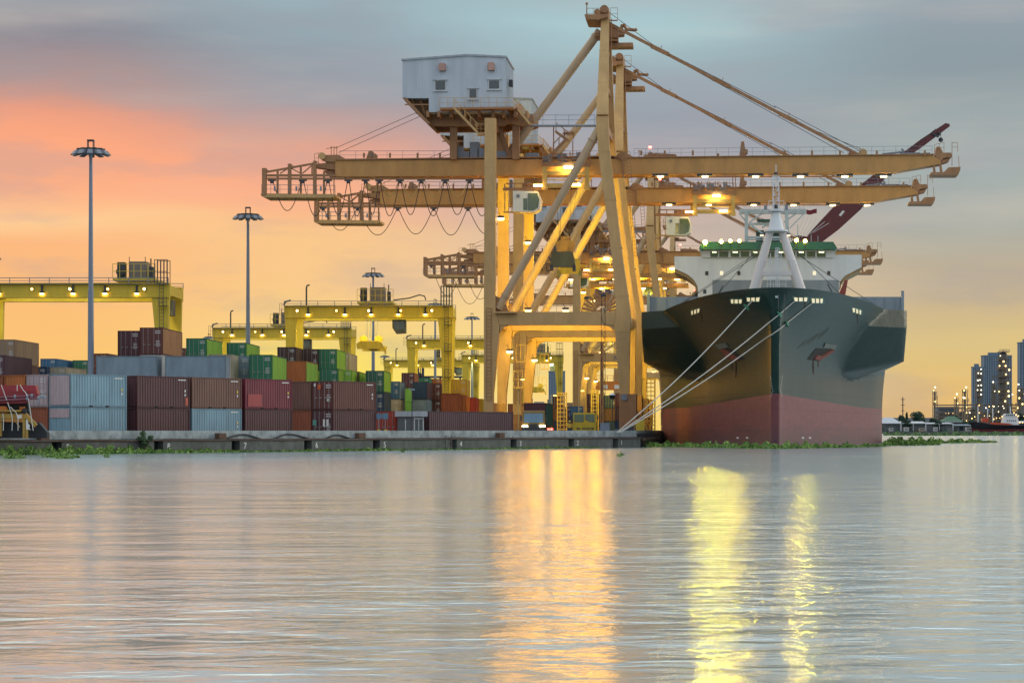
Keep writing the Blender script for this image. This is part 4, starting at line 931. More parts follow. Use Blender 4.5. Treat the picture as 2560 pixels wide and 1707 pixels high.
def sts_at(dist, label): return thing('quay_crane', label, 'crane', Vector((X0, Y0, ZG)) + sd * dist, rz, G4)
K1 = K2 = None
K1 = sts_at(0, 'nearest yellow quay crane with the big grey machinery house and tallest mast'); make_sts(K1)
K2 = sts_at(37, 'second yellow quay crane, its trolley out over the ship'); make_sts(K2, ds=18.4, drop=False, hx=(678, 775, 888, 989, 1085, 1190), sag=524, lit=False)
K3 = sts_at(154, 'third quay crane behind, its tail gallery poking out left of the nearest crane leg'); make_sts(K3, ds=-4, drop=False, hx=(680, 800, 930, 1050), sag=575, lit=False, lights=1.3, letters=[('DCW', 1112, 421, 1.9)])
K5 = sts_at(300, 'most distant quay crane, its low girder seen between the legs of the nearer cranes'); make_sts(K5, ds=-8, drop=False, hx=(690, 900), sag=560, lit=False, lights=1.2)
K4 = sts_at(183, 'fourth quay crane, its boom tip just right of the ship bridge'); make_sts(K4, ds=8, drop=False, hx=(690, 830, 960), sag=575, lit=False, lights=1.0, letters=[('DHI\u00b7DCW', 1075, 421, 1.9)], floods=True)

# ------------------------------------------------------------------ rubber tyred gantries
def make_rtg(root, trolley, spread=None, amber=(1, 0, 1, 0, 1), cabin=True):
    r = root; S_ = 26.0; D = 10.0
    for d in (0, D):
        m = MB(); m.prism([(0, 18.3), (1.7, 18.3), (1.35, 1.6), (0.35, 1.6)], d, d + 0.9); m.obj('leg', P_RTG, r)
        m = MB(); m.prism([(S_ - 2.3, 18.3), (S_, 18.3), (S_ - 0.4, 1.6), (S_ - 1.5, 1.6), (S_ - 1.7, 12)], d, d + 0.9); m.obj('leg', P_RTG, r)
        m = MB(); m.box(-0.1, S_ + 0.1, d - 0.15, d + 1.05, 18.31, 20.0); m.box(-0.05, S_ + 0.05, d - 0.22, d + 1.12, 20.0, 20.12); m.box(-0.05, S_ + .05, d - 0.22, d + 1.12, 18.2, 18.305)
        gd = m.obj('girder', P_RTG, r)
        m = MB()
        for i in range(5): m.box(1.2 + i * 4.8, 4.6 + i * 4.8, d - 0.175, d - 0.151, 18.6, 19.7)
        m.obj('web_panel', P_RTG, gd)
    for x in (-0.1, S_ - 2.2):
        m = MB(); m.box(x, x + 2.3, 1.06, D - 0.16, 18.5, 19.8); m.obj('end_tie', P_RTG, r)
    for x in (0, S_ - 1.8):
        m = MB(); m.box(x, x + 1.6, -1.5, D + 2.4, 1.55, 2.5); m.obj('sill_beam', P_RTG, r)
        for d in (-1.0, D + 0.6):
            m = MB(); m.tube((x + 0.3, d + .8, 0.8), (x + 1.3, d + .8, 0.8), 0.8, n=20); m.obj('wheel', P_BLACK, r, smooth=True)
    m = MB(); m.rail((-0.1, -0.6, 20.0), (S_, -0.6, 20.0), 0.75, 2.6, .09); m.box(-0.1, S_, -.75, -.2, 19.95, 19.998); m.rail((-0.1, D + 1.5, 20.0), (S_, D + 1.5, 20.0), 0.75, 2.6, .09); m.obj('walkway_railing', P_GREY, r)
    m = MB(); m.path([(3.3, 0, 20.1), (3.3, 0, 22.8), (3.4, 0, 23.2), (3.8, 0, 23.3)], 0.13, 8); m.obj('exhaust_pipe', P_DARK, r)
    m = MB(); m.path([(-.2, -.3, 20.1), (.1, -.3, 20.7), (.9, -.3, 20.9)], .14, 6); m.rail((-.8, -.5, 18.6), (-.1, -.5, 18.6), 1.8, .4); m.obj('end_bracket', P_DARK, r)
    m = MB()
    for (a, b) in ((-.3, .9), ): m.ladder((S_ - .9, -.6, 2.5), (S_ - .9, -.6, 20.2), .55, (1, 0, 0))
    for z in (5, 9, 13, 17):
        m.box(S_ - 1.2, S_ - .1, -1.3, -.2, z, z + .06); m.rail((S_ - 1.2, -1.3, z), (S_ - .1, -1.3, z), 1.1, .5, .05)
    m.rail((S_ - 1.8, -.7, 20.0), (S_ - .1, -.7, 20.0), 3.1, .45, .09); m.rail((S_ - 1.8, 1.4, 20.0), (S_ - .1, 1.4, 20.0), 3.1, .45, .09); m.obj('ladder_tower', P_DARK, r)
    for i, x in enumerate((1.9, 8.0, 13.0, 18.0, 22.8)):
        on = amber[i]
        m = MB(); m.box(x - .22, x + .22, -.40, -.18, 19.1, 19.5); f_ = m.obj('floodlight', P_DARK, r)
        m = MB(); m.ball((x, -.42, 19.28), .17); m.obj('lens', E_ORG if i % 2 else E_WARM, f_)
    for i, x in enumerate((3.6, 9.3, 13.4, 17.6, 21.8)):
        m = MB(); m.box(x - .3, x + .3, -.45, -.18, 18.75, 18.95); m.bar((x, -.25, 19.8), (x, -.25, 18.9), .25); f_ = m.obj('floodlight', P_DARK, r)
        m = MB(); m.box(x - .24, x + .24, -.45, -.18, 18.58, 18.74); m.obj('lens', E_WARM, f_)
    for x in (3, 13, 23): spot(r, (x, 1.3, 17.8), (0, .8, -1), 1400, (1.0, .85, .3), 160, .4)
    # trolley on top
    x = trolley
    m = MB(); m.box(x, x + 5.6, -.1, D + 1, 20.4, 20.7); m.rail((x, -.2, 20.7), (x + 5.6, -.2, 20.7), 1.9, .9, .07); t = m.obj('trolley', P_RTG, r)
    m = MB(); m.box(x + 1.9, x + 4.2, 1.0, 4, 20.71, 23.0); m.obj('winch_house', paint('rtg_winch', (.20, .17, .15), .6), t)
    m = MB(); m.box(x + .4, x + 1.4, .8, 2, 20.71, 22.9); m.tube((x + .9, .79, 21.6), (x + .9, .2, 21.6), .55, n=14); m.obj('motor', P_DARK, t); m = MB(); m.box(x + 4.6, x + 5.1, .8, 2, 20.71, 22.3); m.tube((x + 4.8, 1.2, 22.3), (x + 4.8, 1.2, 23.4), .09)
    m.bar((x + 2, .9, 23), (x + 2, .9, 23.6), .08); m.bar((x + 4.1, .9, 23), (x + 4.1, .9, 23.6), .08); m.path([(x + 5.6, 1, 21.0), (x + 8, 1, 21.3), (x + 9.6, 1, 21.8), (x + 10.4, 1, 21.6), (x + 10.6, 1, 21)], .1) if x < 13 else None; m.obj('motor', P_DARK, t)
    if cabin:
        cx = x + 5.2
        m = MB(); m.prism([(cx, 18.1), (cx + 2.1, 18.1), (cx + 2.1, 16.0), (cx + .6, 15.9), (cx, 16.8)], 3.5, 5.6); cb = m.obj('operator_cab', P_DARK, r)
        m = MB(); m.prism([(cx + .15, 17.8), (cx + 1.9, 17.8), (cx + 1.9, 16.6), (cx + .5, 16.5)], 3.46, 3.49); m.obj('window', P_GLASS, cb)
    if spread:
        cx = x + 1.8; z = spread
        m = MB(); m.prism([(cx - 1.9, z + .1), (cx + 1.9, z + .1), (cx + 2.0, z + .9), (cx + 1.4, z + 1.3), (cx - 1.4, z + 1.3), (cx - 2.0, z + .9)], 0.5, 1.0)
        m.prism([(cx - 1.9, z + .1), (cx + 1.9, z + .1), (cx + 2.0, z + .9), (cx - 2.0, z + .9)], 10.8, 11.3); m.box(cx - .7, cx + .7, 1.02, 10.7, z + .3, z + .9)
        for k in (-1.2, 1.2): m.tube((cx + k, 4.4, z + 1.7), (cx + k, 5.0, z + 1.7), .65, n=18)
        m.box(cx - 1.5, cx + 1.5, 4.2, 6.2, z + .95, z + 1.5); m.bar((cx + 1.9, .7, z + .9), (cx + 2.6, .7, z - .6), .25); sp = m.obj('spreader', P_YEL, r)
        m = MB()
        for dx_ in (-.9, .9, -.3, .3):
            for d in (3, 8): m.tube((cx + dx_, d, 20.4), (cx + dx_ * .8, d * .4 + 3.3, z + 2.1), .02, n=4)
        m.obj('hoist_rope', P_GREY, sp)

def rtg_at(xl, Y, label, **k):
    t = thing('yard_gantry_crane', label, 'gantry crane', ((xl - 1280) / F * Y, Y, ZG), -R(1.0), 'yellow rubber tyred gantries over the yard'); make_rtg(t, **k); return t
rtg_at(-70, 300, 'large yellow gantry crane cut by the left frame edge, over the tan container', trolley=18.6)
rtg_at(533, 430, 'smaller yellow gantry crane behind the second lamp mast', trolley=10.8, cabin=True)
rtg_at(713, 354, 'middle yellow gantry crane with a yellow spreader hanging from its trolley', trolley=11.2, spread=13.3)
rtg_at(1018, 484, 'yellow gantry crane half hidden behind the nearest quay crane leg', trolley=19)
rtg_at(960, 628, 'distant dull yellow gantry crane low between the middle gantry legs', trolley=14)
rtg_at(1155, 586, 'distant gantry crane with spreader seen through the nearest crane portal', trolley=17.2, spread=10.5)

# ------------------------------------------------------------------ high mast lamps
def make_mast(root, hgt=31.0):
    m = MB(); m.tube((0, 0, 0), (0, 0, hgt * .5), 0.36, 0.30, 14); m.tube((0, 0, hgt * .5), (0, 0, hgt - .6), 0.27, 0.17, 14); m.obj('pole', P_POLE, root, smooth=True)
    m = MB(); m.box(-.35, .35, -.35, .35, hgt + .25, hgt + .4)
    for a in (-.3, .3):
        for b in (-.3, .3): m.bar((a, b, hgt - .7), (a, b, hgt + .3), .08)
    for i in range(12):
        t = i * math.pi / 6; m.bar((.2 * math.cos(t), .2 * math.sin(t), hgt - .5), (1.55 * math.cos(t), 1.55 * math.sin(t), hgt - .62), .12)
    n = 24
    for i in range(n):
        a = 2 * math.pi * i / n; b = 2 * math.pi * (i + 1) / n; m.bar((1.2 * math.cos(a), 1.2 * math.sin(a), hgt - .6), (1.2 * math.cos(b), 1.2 * math.sin(b), hgt - .6), .1)
    m.obj('lamp_ring', P_DARK, root)
    for i in range(12):
        t = i * math.pi / 6 + .13; m = MB(); c, s_ = math.cos(t), math.sin(t)
        o = MB(); o.hexa([(1.0, -.34, -1.0), (2.15, -.30, -1.25), (2.15, .30, -1.25), (1.0, .34, -1.0), (1.05, -.3, -.72), (1.75, -.22, -.78), (1.75, .22, -.78), (1.05, .3, -.72)])
        m.add([(x * c - y * s_, x * s_ + y * c, z + hgt) for x, y, z in o.v], o.f); m.obj('lamp_head', P_GREY, root)
def mast_at(x, ytop, label, Y, mode=0):
    h = CZ + (HY - ytop) / F * Y - ZG - .4
    t = thing('high_mast_lamp', label, 'lamp mast', ((x - 1280) / F * Y, Y, ZG), 0, 'tall unlit lamp masts over the container yard'); make_mast(t, h); return t
mast_at(227, 350, 'tallest lamp mast, nearest, its ring of unlit heads at the far left', 244)
mast_at(620, 518, 'second tallest lamp mast, standing behind the large green doors', 309)
mast_at(933, 670, 'lamp mast rising behind the trolley of the middle gantry', 425)
mast_at(1180, 783, 'lamp mast just left of the nearest quay crane leg', 590)
mast_at(1088, 748, 'lamp mast barely showing above the right end of the middle gantry', 523)
mast_at(962, 883, 'small distant lamp mast right of the far gantry beam, above the yard block end', 890)
mast_at(767, 862, 'small distant lamp mast under the beam of the gantry behind', 800)
mast_at(523, 834, 'small distant lamp mast at the left end of the smaller gantry', 710)
# ------------------------------------------------------------------ the container ship
SW = Vector(((1940 - 1280) / F * 232, 232.0, 0))   # tip of the bow at deck height
SX = R(6.2)
ship = thing('container_ship', 'big container ship seen head on, dark green above red, moored at the berth', 'ship', SW, -SX)
def hull_half(L, z):
    u = min(max(z / 16.3, 0.0), 1.0)
    ls = 8.6 * (1 - u) ** 0.72
    w = u ** 3.2
    Le = 95 - 46 * w
    t = (L - ls) / (Le - ls)
    if t <= 0: return -1
    t = min(t, 1.0)
    a = 1.35 - 0.30 * w; b = 1.10 - 0.60 * w
    Hm = 16.1 - 2.2 * w
    h = Hm * (1 - (1 - t) ** a) ** b
    x_r = L - ls
    if x_r < .5: h = math.sqrt(h * h + max(0, .5 ** 2 - (.5 - x_r) ** 2))
    else: h = math.sqrt(h * h + .5 ** 2)
    h = min(h, 16.1)
    h *= 1 - 0.10 * math.exp(-((u - 0.55) / 0.2) ** 2) * min(1, max(0, (72 - L) / 26.0)) * min(1, L / 14.0)
    # broad shoulder that carries the deck out to full beam, its front face slanting down and inwards
    if L > 34:
        zc = 8.6 + (10.3 - 8.6) * min(1, (L - 45) / 7.0)
        pl = 7.5 + (L - 45) * 0.909 + (min(z, 14.2) - 8.6) * 1.258
        hs = min(16.1, pl)
        if z < zc: hs = min(16.1, 7.5 + (L - 45) * 0.909 + (zc - 8.6) * 1.258) - 2.4 * (zc - z) - 0.2 * (zc - z) ** 2
        h = max(h, hs)
    return h
def paint_line(L): return 5.75 - 0.018 * L if L < 60 else 4.7
zs = [-1.5, -0.6, 0, 0.6, 1.2, 1.9, 2.6, 3.3, 4.0, 4.7, 'p'] + [6.1 + i * .3 for i in range(34)] + [16.3]
Ls = [0, .03, .08, .16, .27, .4, .55, .75, 1.0, 1.3, 2, 3, 4, 5, 6, 7, 8, 9, 10, 11, 12, 13.5, 15, 16.5, 18, 20, 22, 24, 26, 28, 30, 32, 34] + [35 + i * .4 for i in range(51)] + [56, 58, 60, 66, 80, 110, 150, 185, 200]
hv = []; gridi = {}
for j, z in enumerate(zs):
    for i, tL in enumerate(Ls):
        z_ = paint_line(20) if z == 'p' else z
        u = min(max(z_ / 16.3, 0.0), 1.0); ls = 8.6 * (1 - u) ** 0.72
        L = ls + tL * (200 - ls) / 200.0
        if z == 'p': z_ = paint_line(L)
        h = 0.03 if i == 0 else max(hull_half(L, z_), 0.04)
        if L > 185: h *= 1 - (L - 185) / 15 * .5 * (1 - u)
        gridi[(j, i)] = len(hv); hv.append((-h, L, z_))
base_n = len(hv)
for v in list(hv): hv.append((-v[0], v[1], v[2]))
hf = []; mi = []
pj = zs.index('p')
for j in range(len(zs) - 1):
    for i in range(len(Ls) - 1):
        a, b, c, d = gridi[(j, i)], gridi[(j, i + 1)], gridi[(j + 1, i + 1)], gridi[(j + 1, i)]
        hf.append((a, d, c, b)); hf.append((a + base_n, b + base_n, c + base_n, d + base_n)); mi += [1 if j < pj else 0] * 2
    a, d = gridi[(j, 0)], gridi[(j + 1, 0)]; hf.append((a, a + base_n, d + base_n, d)); mi.append(1 if j < pj else 0)
    a, d = gridi[(j, len(Ls) - 1)], gridi[(j + 1, len(Ls) - 1)]; hf.append((a, d, d + base_n, a + base_n)); mi.append(0)
def plates(m, dist):
    t = m.node_tree; b = t.nodes['Principled BSDF']; c = t.nodes.new('ShaderNodeTexCoord'); sp_ = t.nodes.new('ShaderNodeSeparateXYZ'); cb = t.nodes.new('ShaderNodeCombineXYZ')
    t.links.new(c.outputs['Object'], sp_.inputs[0]); t.links.new(sp_.outputs[1], cb.inputs[0]); t.links.new(sp_.outputs[2], cb.inputs[1])
    bt = t.nodes.new('ShaderNodeTexBrick'); bt.inputs['Scale'].default_value = 0.35; bt.inputs['Mortar Size'].default_value = 0.012; bt.inputs['Brick Width'].default_value = 2.6; bt.inputs['Row Height'].default_value = 0.7
    t.links.new(cb.outputs[0], bt.inputs[0]); n_ = t.nodes.new('ShaderNodeTexNoise'); n_.inputs['Scale'].default_value = 0.8; n_.inputs['Detail'].default_value = 2; t.links.new(c.outputs['Object'], n_.inputs[0])
    b1 = t.nodes.new('ShaderNodeBump'); b1.inputs['Distance'].default_value = dist; t.links.new(bt.outputs[1], b1.inputs['Height'])
    b2 = t.nodes.new('ShaderNodeBump'); b2.inputs['Distance'].default_value = dist * 4; b2.inputs['Strength'].default_value = .7; t.links.new(n_.outputs[0], b2.inputs['Height']); t.links.new(b1.outputs[0], b2.inputs['Normal']); t.links.new(b2.outputs[0], b.inputs['Normal'])
def waterwear(m):        # scrapes and slime that gather towards the waterline
    t = m.node_tree; b = t.nodes['Principled BSDF']; src = b.inputs['Base Color'].links[0].from_socket
    c = t.nodes.new('ShaderNodeTexCoord'); sp_ = t.nodes.new('ShaderNodeSeparateXYZ'); t.links.new(c.outputs['Object'], sp_.inputs[0])
    mp_ = t.nodes.new('ShaderNodeMapping'); mp_.inputs['Scale'].default_value = (.12, .12, 2.2); t.links.new(c.outputs['Object'], mp_.inputs[0])
    n_ = t.nodes.new('ShaderNodeTexNoise'); n_.inputs['Scale'].default_value = 1.0; n_.inputs['Detail'].default_value = 6; t.links.new(mp_.outputs[0], n_.inputs[0])
    ad = t.nodes.new('ShaderNodeMath'); ad.operation = 'MULTIPLY_ADD'; ad.inputs[1].default_value = 5.0; t.links.new(n_.outputs[0], ad.inputs[0]); t.links.new(sp_.outputs[2], ad.inputs[2])
    r_ = t.nodes.new('ShaderNodeMapRange'); r_.inputs['From Min'].default_value = 3.0; r_.inputs['From Max'].default_value = 5.2; r_.inputs['To Min'].default_value = .75; r_.inputs['To Max'].default_value = 0; t.links.new(ad.outputs[0], r_.inputs[0])
    mx = t.nodes.new('ShaderNodeMix'); mx.data_type = 'RGBA'; mx.inputs[7].default_value = (.085, .045, .05, 1); t.links.new(r_.outputs[0], mx.inputs[0]); t.links.new(src, mx.inputs[6]); t.links.new(mx.outputs[2], b.inputs['Base Color'])
me = bpy.data.meshes.new('hull'); me.from_pydata(hv, [], hf); me.update()
P_HULL = paint('hull_green', (0.008, 0.036, 0.029), 0.36, dirt=0.4, rust=0.12, rustcol=(0.03, 0.028, 0.02), bump=0.10, scale=0.25, streak=2.5, spec=0.36)
P_HRED = paint('hull_red', (0.20, 0.06, 0.068), 0.5, dirt=0.30, rust=0.25, rustcol=(0.14, 0.05, 0.04), scale=0.35, streak=0.4, bump=0.05)
plates(P_HULL, 0.010); plates(P_HRED, 0.012); waterwear(P_HRED)
me.materials.append(P_HULL); me.materials.append(P_HRED)
me.polygons.foreach_set('material_index', mi)
me.shade_smooth()
try: me.set_sharp_from_angle(angle=R(34))
except Exception: pass
hull = bpy.data.objects.new('hull', me); COL.objects.link(hull); hull.parent = ship
m = MB(); top_ = [(-hull_half(L, 14.9) + .12, L) for L in Ls if L > 3]
m.prismz(top_ + [(-x, y) for x, y in reversed(top_)], 14.9, 15.0); m.obj('deck', P_GREEN if False else paint('deck_green', (0.05, 0.10, 0.07), .7), ship)
# point on the hull surface given column/row of a feature: solve along the view ray
cs, ss = math.cos(SX), math.sin(SX)
def hull_hit(x, y, off=0.0):
    best = None
    for k in range(0, 1400):
        Y = 228 + k * 0.08; X = (x - 1280) / F * Y; z = CZ + (HY - y) / F * Y
        rx, ry = X - SW.x, Y - SW.y; lx = rx * cs - ry * ss; ly = rx * ss + ry * cs
        if z > 16.3: continue
        if ly > 0.05:
            h = hull_half(ly, z)
            if h > 0 and abs(lx) <= h: return Vector((lx, ly, z))
    return None
def hull_patch(name, pts, mat, off=0.05, parent=None, label=None):
    vs = []
    for (x, y) in pts:
        p = hull_hit(x, y)
        if p is None: return None
        vs.append(p)
    c = sum(vs, Vector()) / len(vs); n = (vs[1] - vs[0]).cross(vs[-1] - vs[0]).normalized()
    if n.y > 0: n = -n
    m = MB(); k = len(vs); m.add([v + n * off for v in vs] + [v - n * .3 for v in vs], [tuple(range(k))] + [tuple(range(2 * k - 1, k - 1, -1))] + [(i, (i + 1) % k, k + (i + 1) % k, k + i) for i in range(k)])
    return m.obj(name, mat, parent or ship, label)
P_RIM = paint('hull_opening_rim', (0.05, 0.16, 0.12), .4)
for (a, b, c, d) in ((1826, 1856, 747, 758), (1866, 1900, 742.5, 753), (1983, 2018, 742.5, 753), (2027, 2057, 745.5, 757), (1727, 1750, 773, 784), (2129, 2153, 771.5, 783)):
    sl = 0 if c < 760 else (3 if a < 1900 else -3); sk = 3 if a < 1900 else -3
    f_ = hull_patch('mooring_port', [(a - 2, c - 2 + sl), (b + 2, c - 2 - sl), (b + 2 - sk, d + 2 - sl), (a - 2 - sk + 6 * (sk > 0), d + 2 + sl)], P_RIM, .04)
    if f_:
        hull_patch('lit_opening', [(a + 2, c + 1 + sl), (b - 1, c + 1 - sl), (b - 2, d - 1 - sl), (a + 3, d - 1 + sl)], E_ROOM, .08, f_)
        for t in (.35, .7): hull_patch('roller', [(a + (b - a) * t - 1.2, c), (a + (b - a) * t + 1.2, c), (a + (b - a) * t + 1.2, d), (a + (b - a) * t - 1.2, d)], P_RIM, .14, f_)
P_POCK = paint('anchor_pocket', (0.012, 0.014, 0.016), .8)
hull_patch('anchor_pocket', [(1797, 871), (1820, 868), (1862, 898), (1838, 903)], P_POCK, .03)
hull_patch('anchor_pocket', [(2040, 870), (2087, 872), (2050, 902), (2017, 899)], P_POCK, .03)
hull_patch('pocket_lip', [(1789, 861), (1816, 857), (1822, 867), (1800, 872)], paint('lip_grey', (.14, .17, .15), .6), .12)
hull_patch('pocket_lip', [(2062, 857), (2090, 862), (2086, 873), (2058, 867)], paint('lip_grey', (.14, .17, .15), .6), .12)
P_ANC = paint('anchor_rust', (0.20, 0.05, 0.035), .7)
hull_patch('anchor', [(1804, 873), (1812, 871), (1850, 897), (1842, 901), (1834, 899), (1826, 893), (1820, 894)], P_ANC, .22)
hull_patch('anchor', [(2078, 873), (2084, 875), (2046, 899), (2034, 896), (2042, 886), (2052, 889)], P_ANC, .22)
P_SCR = paint('scrape_grey', (.07, .10, .09), .6, dirt=.5)
for i in range(7):
    a_, b_ = 1992 + i * 9 + (i % 3) * 4, 872 - i * 5; hull_patch('scrape_mark', [(a_, b_), (a_ + 26, b_ - 24), (a_ + 28, b_ - 24), (a_ + 2, b_ + 1)], P_SCR, .03)
P_RUN = paint('rust_run', (.075, .035, .02), .8, dirt=.5)
for a_, b_, l_ in ((1838, 904, 40), (1828, 902, 22), (2032, 901, 34), (2044, 901, 18), (1752, 785, 22), (2142, 784, 26), (2216, 972, 30), (1879, 754, 16), (2010, 754, 18)):
    hull_patch('rust_run', [(a_, b_), (a_ + 3, b_), (a_ + 2, b_ + l_), (a_ + 1, b_ + l_)], P_RUN, .03)
hull_patch('bow_light', [(1938, 739), (1946, 739), (1946, 743), (1938, 743)], P_WHITE, .1)
for i in range(9):
    for sx, kx in ((1926, 1.0), (1954, -0.8)):
        x_ = sx + kx * (i * .9) + (0 if i < 6 else kx * (i - 6) * -3); y_ = 940 + i * 6
        hull_patch('draft_mark', [(x_, y_), (x_ + 1.6, y_), (x_ + 1.6, y_ + 2), (x_, y_ + 2)], P_MARK, .04)
for x_ in (1842, 1866, 2004, 2022):
    hull_patch('bow_thruster_mark', [(x_, 1092), (x_ + 5, 1092), (x_ + 5, 1096), (x_, 1096)], P_MARK, .04)
hull_patch('hull_eyelet', [(2196, 968), (2203, 952), (2212, 955), (2216, 968), (2210, 958), (2203, 957)], P_GREY, .2)
def SP(x, y, L, z=None):
    """point in ship coordinates seen at column x, row y, at L metres behind the bow tip"""
    Yg = SW.y + L * cs; k = (x - 1280) / F
    for _ in range(4):
        X = k * Yg; rx = X - SW.x; lx = (rx - L * ss) / cs; Yg = SW.y + L * cs - lx * ss
    return Vector((lx, L, CZ + (HY - y) / F * Yg))
def SPL(pts, L): return [(p.x, p.z) for p in (SP(x, y, L) for x, y in pts)]
P_BWK = paint('breakwater_grey', (0.24, 0.29, 0.33), .6, dirt=.2, scale=.4)
m = MB(); m.prism(SPL([(1617, 800), (1617, 742), (2260, 742), (2260, 800)], 56), 56, 56.5); a = SP(1617, 742, 56); m.prism(SPL([(1617, 742), (1622, 728), (1625, 728), (1625, 800), (1617, 800)], 55.8), 55.6, 55.99); m.prism(SPL([(2253, 800), (2253, 727), (2260, 727), (2260, 800)], 55.8), 55.6, 55.99)
m.obj('breakwater', P_BWK, ship)
m = MB()
for x_ in range(1640, 2255, 26): a = SP(x_, 744, 55.97); m.box(a.x - .04, a.x + .04, 55.93, 55.995, 15.2, a.z)
m.obj('breakwater_stiffener', P_BWK, ship)
m = MB(); m.prism(SPL([(1781, 760), (1781, 700), (2097, 700), (2097, 760)], 92), 92, 100); m.obj('cargo_hatch_block', P_BWK, ship)
# accommodation block
LB = 158
m = MB(); m.prism(SPL([(1686, 641), (1753, 641), (1753, 628), (2087, 628), (2087, 637), (2154, 637), (2154, 668), (2112, 690), (2100, 705), (2097, 745), (2097, 800), (1745, 800), (1745, 745), (1744, 716), (1735, 700), (1720, 687), (1686, 671)], LB), LB, LB + 14)
acc = m.obj('bridge_house', P_WHITE, ship)
m = MB(); m.prism(SPL([(2097, 735), (2112, 700), (2120, 700), (2113, 740), (2108, 760), (2097, 760)], LB - 1), LB - .8, LB - .05); m.obj('far_crane_leg', paint('far_crane_red', (.25, .05, .04), .6), ship)  # red crane leg beyond the bridge, set here against the house front
m = MB(); m.prism(SPL([(1747, 622), (1756, 605), (2083, 605), (2093, 621), (2090, 624), (1750, 624)], LB - 1.2), LB - 1.6, LB + 9); m.obj('bridge_roof', P_GREEN, ship)
m = MB(); m.prism(SPL([(1757, 626), (2083, 626), (2083, 644), (1757, 644)], LB), LB - .35, LB - .01); bw = m.obj('bridge_front', P_WHITE, ship)
wx = [(1776, 1795), (1798, 1821), (1827, 1848), (1852, 1873), (1878, 1898), (1903, 1936), (1941, 1962), (1966, 1988), (1992, 2013), (2017, 2038), (2042, 2064)]
for i, (a_, b_) in enumerate(wx):
    m = MB(); m.prism(SPL([(a_, 629), (b_, 629), (b_, 643), (a_, 643)], LB), LB - .4, LB - .36); w_ = m.obj('bridge_window', P_GGLASS, ship)
    m = MB(); m.prism(SPL([(a_ + 5, 630), (b_ - 4, 630), (b_ - 4, 632.5), (a_ + 5, 632.5)], LB), LB - .46, LB - .41)
    if i % 2 == 0: m.obj('room_light', emit('room_light', (0.9, 1.0, .5), 2.5), w_)
for x_, y_ in ((1763, 678), (1800, 678), (1843, 678), (1990, 678), (2032, 678), (2068, 678), (1758, 724)):
    m = MB(); m.prism(SPL([(x_, y_), (x_ + 8, y_), (x_ + 8, y_ + 10), (x_, y_ + 10)], LB), LB - .08, LB - .01); m.obj('porthole_window', P_GLASS if x_ not in (1800, 2032) else E_ROOM, ship)
P_ARC = paint('underside_ochre', (0.36, 0.24, 0.10), .6)
m = MB(); 
for d in range(1):
    pts = SPL([(1686, 671.5), (1720, 687.5), (1736, 701), (1744.5, 716), (1743, 727), (1728, 742), (1726, 738), (1738, 725), (1739, 716), (1731, 704), (1716, 693), (1686, 680)], LB); m.prism(pts, LB + .2, LB + 13)
    m.obj('wing_underside', P_ARC, ship); m = MB()
    pts = SPL([(2154, 668.5), (2112, 690.5), (2100, 705.5), (2097.5, 722), (2101, 722), (2104, 707), (2115, 694), (2154, 674)], LB); m.prism(pts, LB + .2, LB + 13)
m.obj('wing_underside', P_ARC, ship)
# lights along the roof edge
for x_, y_, e in ((1763, 606, 1.5), (1803, 604, 1), (1826, 602, .7), (1848, 602, .8), (1991, 601, .9), (2013, 603, 1)):
    p = SP(x_, y_, LB - 1.9); m = MB(); m.box(p.x - .35, p.x + .35, p.y, p.y + .3, p.z - .35, p.z + .35); m.bar(p + Vector((0, .2, -.3)), p + Vector((0, .2, -1.2)), .12); fl = m.obj('floodlight', P_DARK, ship)
    m = MB(); m.tube(p + Vector((0, -.06, -.0)), p + Vector((0, -.005, 0)), .28 * e ** .5, n=16); m.obj('lens', E_SHIP if x_ in (1763, 1803, 1826, 2013) else E_SHIPO, fl)
    lamp(fl, (p.x, p.y - .9, p.z), 25 * e, (1.0, .95, .25), .4)
# mast and antennas on the roof
m = MB(); Lm = LB + 4
for a, b, w_ in (((1866, 530), (1866, 604), .6), ((1966, 530), (1970, 604), .6), ((1848, 527), (2015, 527), .55), ((1848, 534), (2015, 534), .25), ((1872, 560), (1930, 560), .4), ((1874, 556), (1905, 534), .25), ((1874, 560), (1908, 585), .3), ((1935, 548), (1905, 570), .3), ((1960, 556), (1990, 534), .25), ((1958, 560), (1930, 585), .3),
                 ((1870, 594), (1972, 594), .4), ((1870, 600), (1972, 600), .2), ((1850, 536), (1874, 565), .25), ((2008, 536), (1975, 570), .2), ((1952, 602), (1952, 540), .3), ((1994, 602), (1994, 562), .15), ((2028, 604), (2028, 588), .12), ((2045, 604), (2045, 590), .1)):
    m.bar(SP(*a, Lm), SP(*b, Lm), w_)
m.rail(SP(1860, 527, Lm), SP(1900, 527, Lm), 1.2, .8, .07); m.rail(SP(1975, 527, Lm), SP(2010, 527, Lm), 1.0, .8, .07)
m.obj('radar_mast', paint('mast_white', (.42, .50, .54), .5), ship)
m = MB(); m.box(SP(1893, 0, Lm).x, SP(1925, 0, Lm).x, Lm - .5, Lm, SP(1900, 556, Lm).z, SP(1900, 549, Lm).z); m.box(SP(1890, 0, Lm).x, SP(1950, 0, Lm).x, Lm + .5, Lm + 6, SP(1900, 603, Lm).z, SP(1900, 575, Lm).z); m.obj('funnel_top', paint('funnel_green', (.02, .07, .06), .5), ship)
m = MB()
for i in range(7): m.tube(SP(1990 + i * 7, 600 - i * 3, Lm + 2), SP(2075, 508 + i * 9, Lm + 2) if False else SP(2012 + i * 10, 534 + i * 4, Lm + 2), .035, n=4)
m.obj('aerial_wire', P_WHITE, ship)
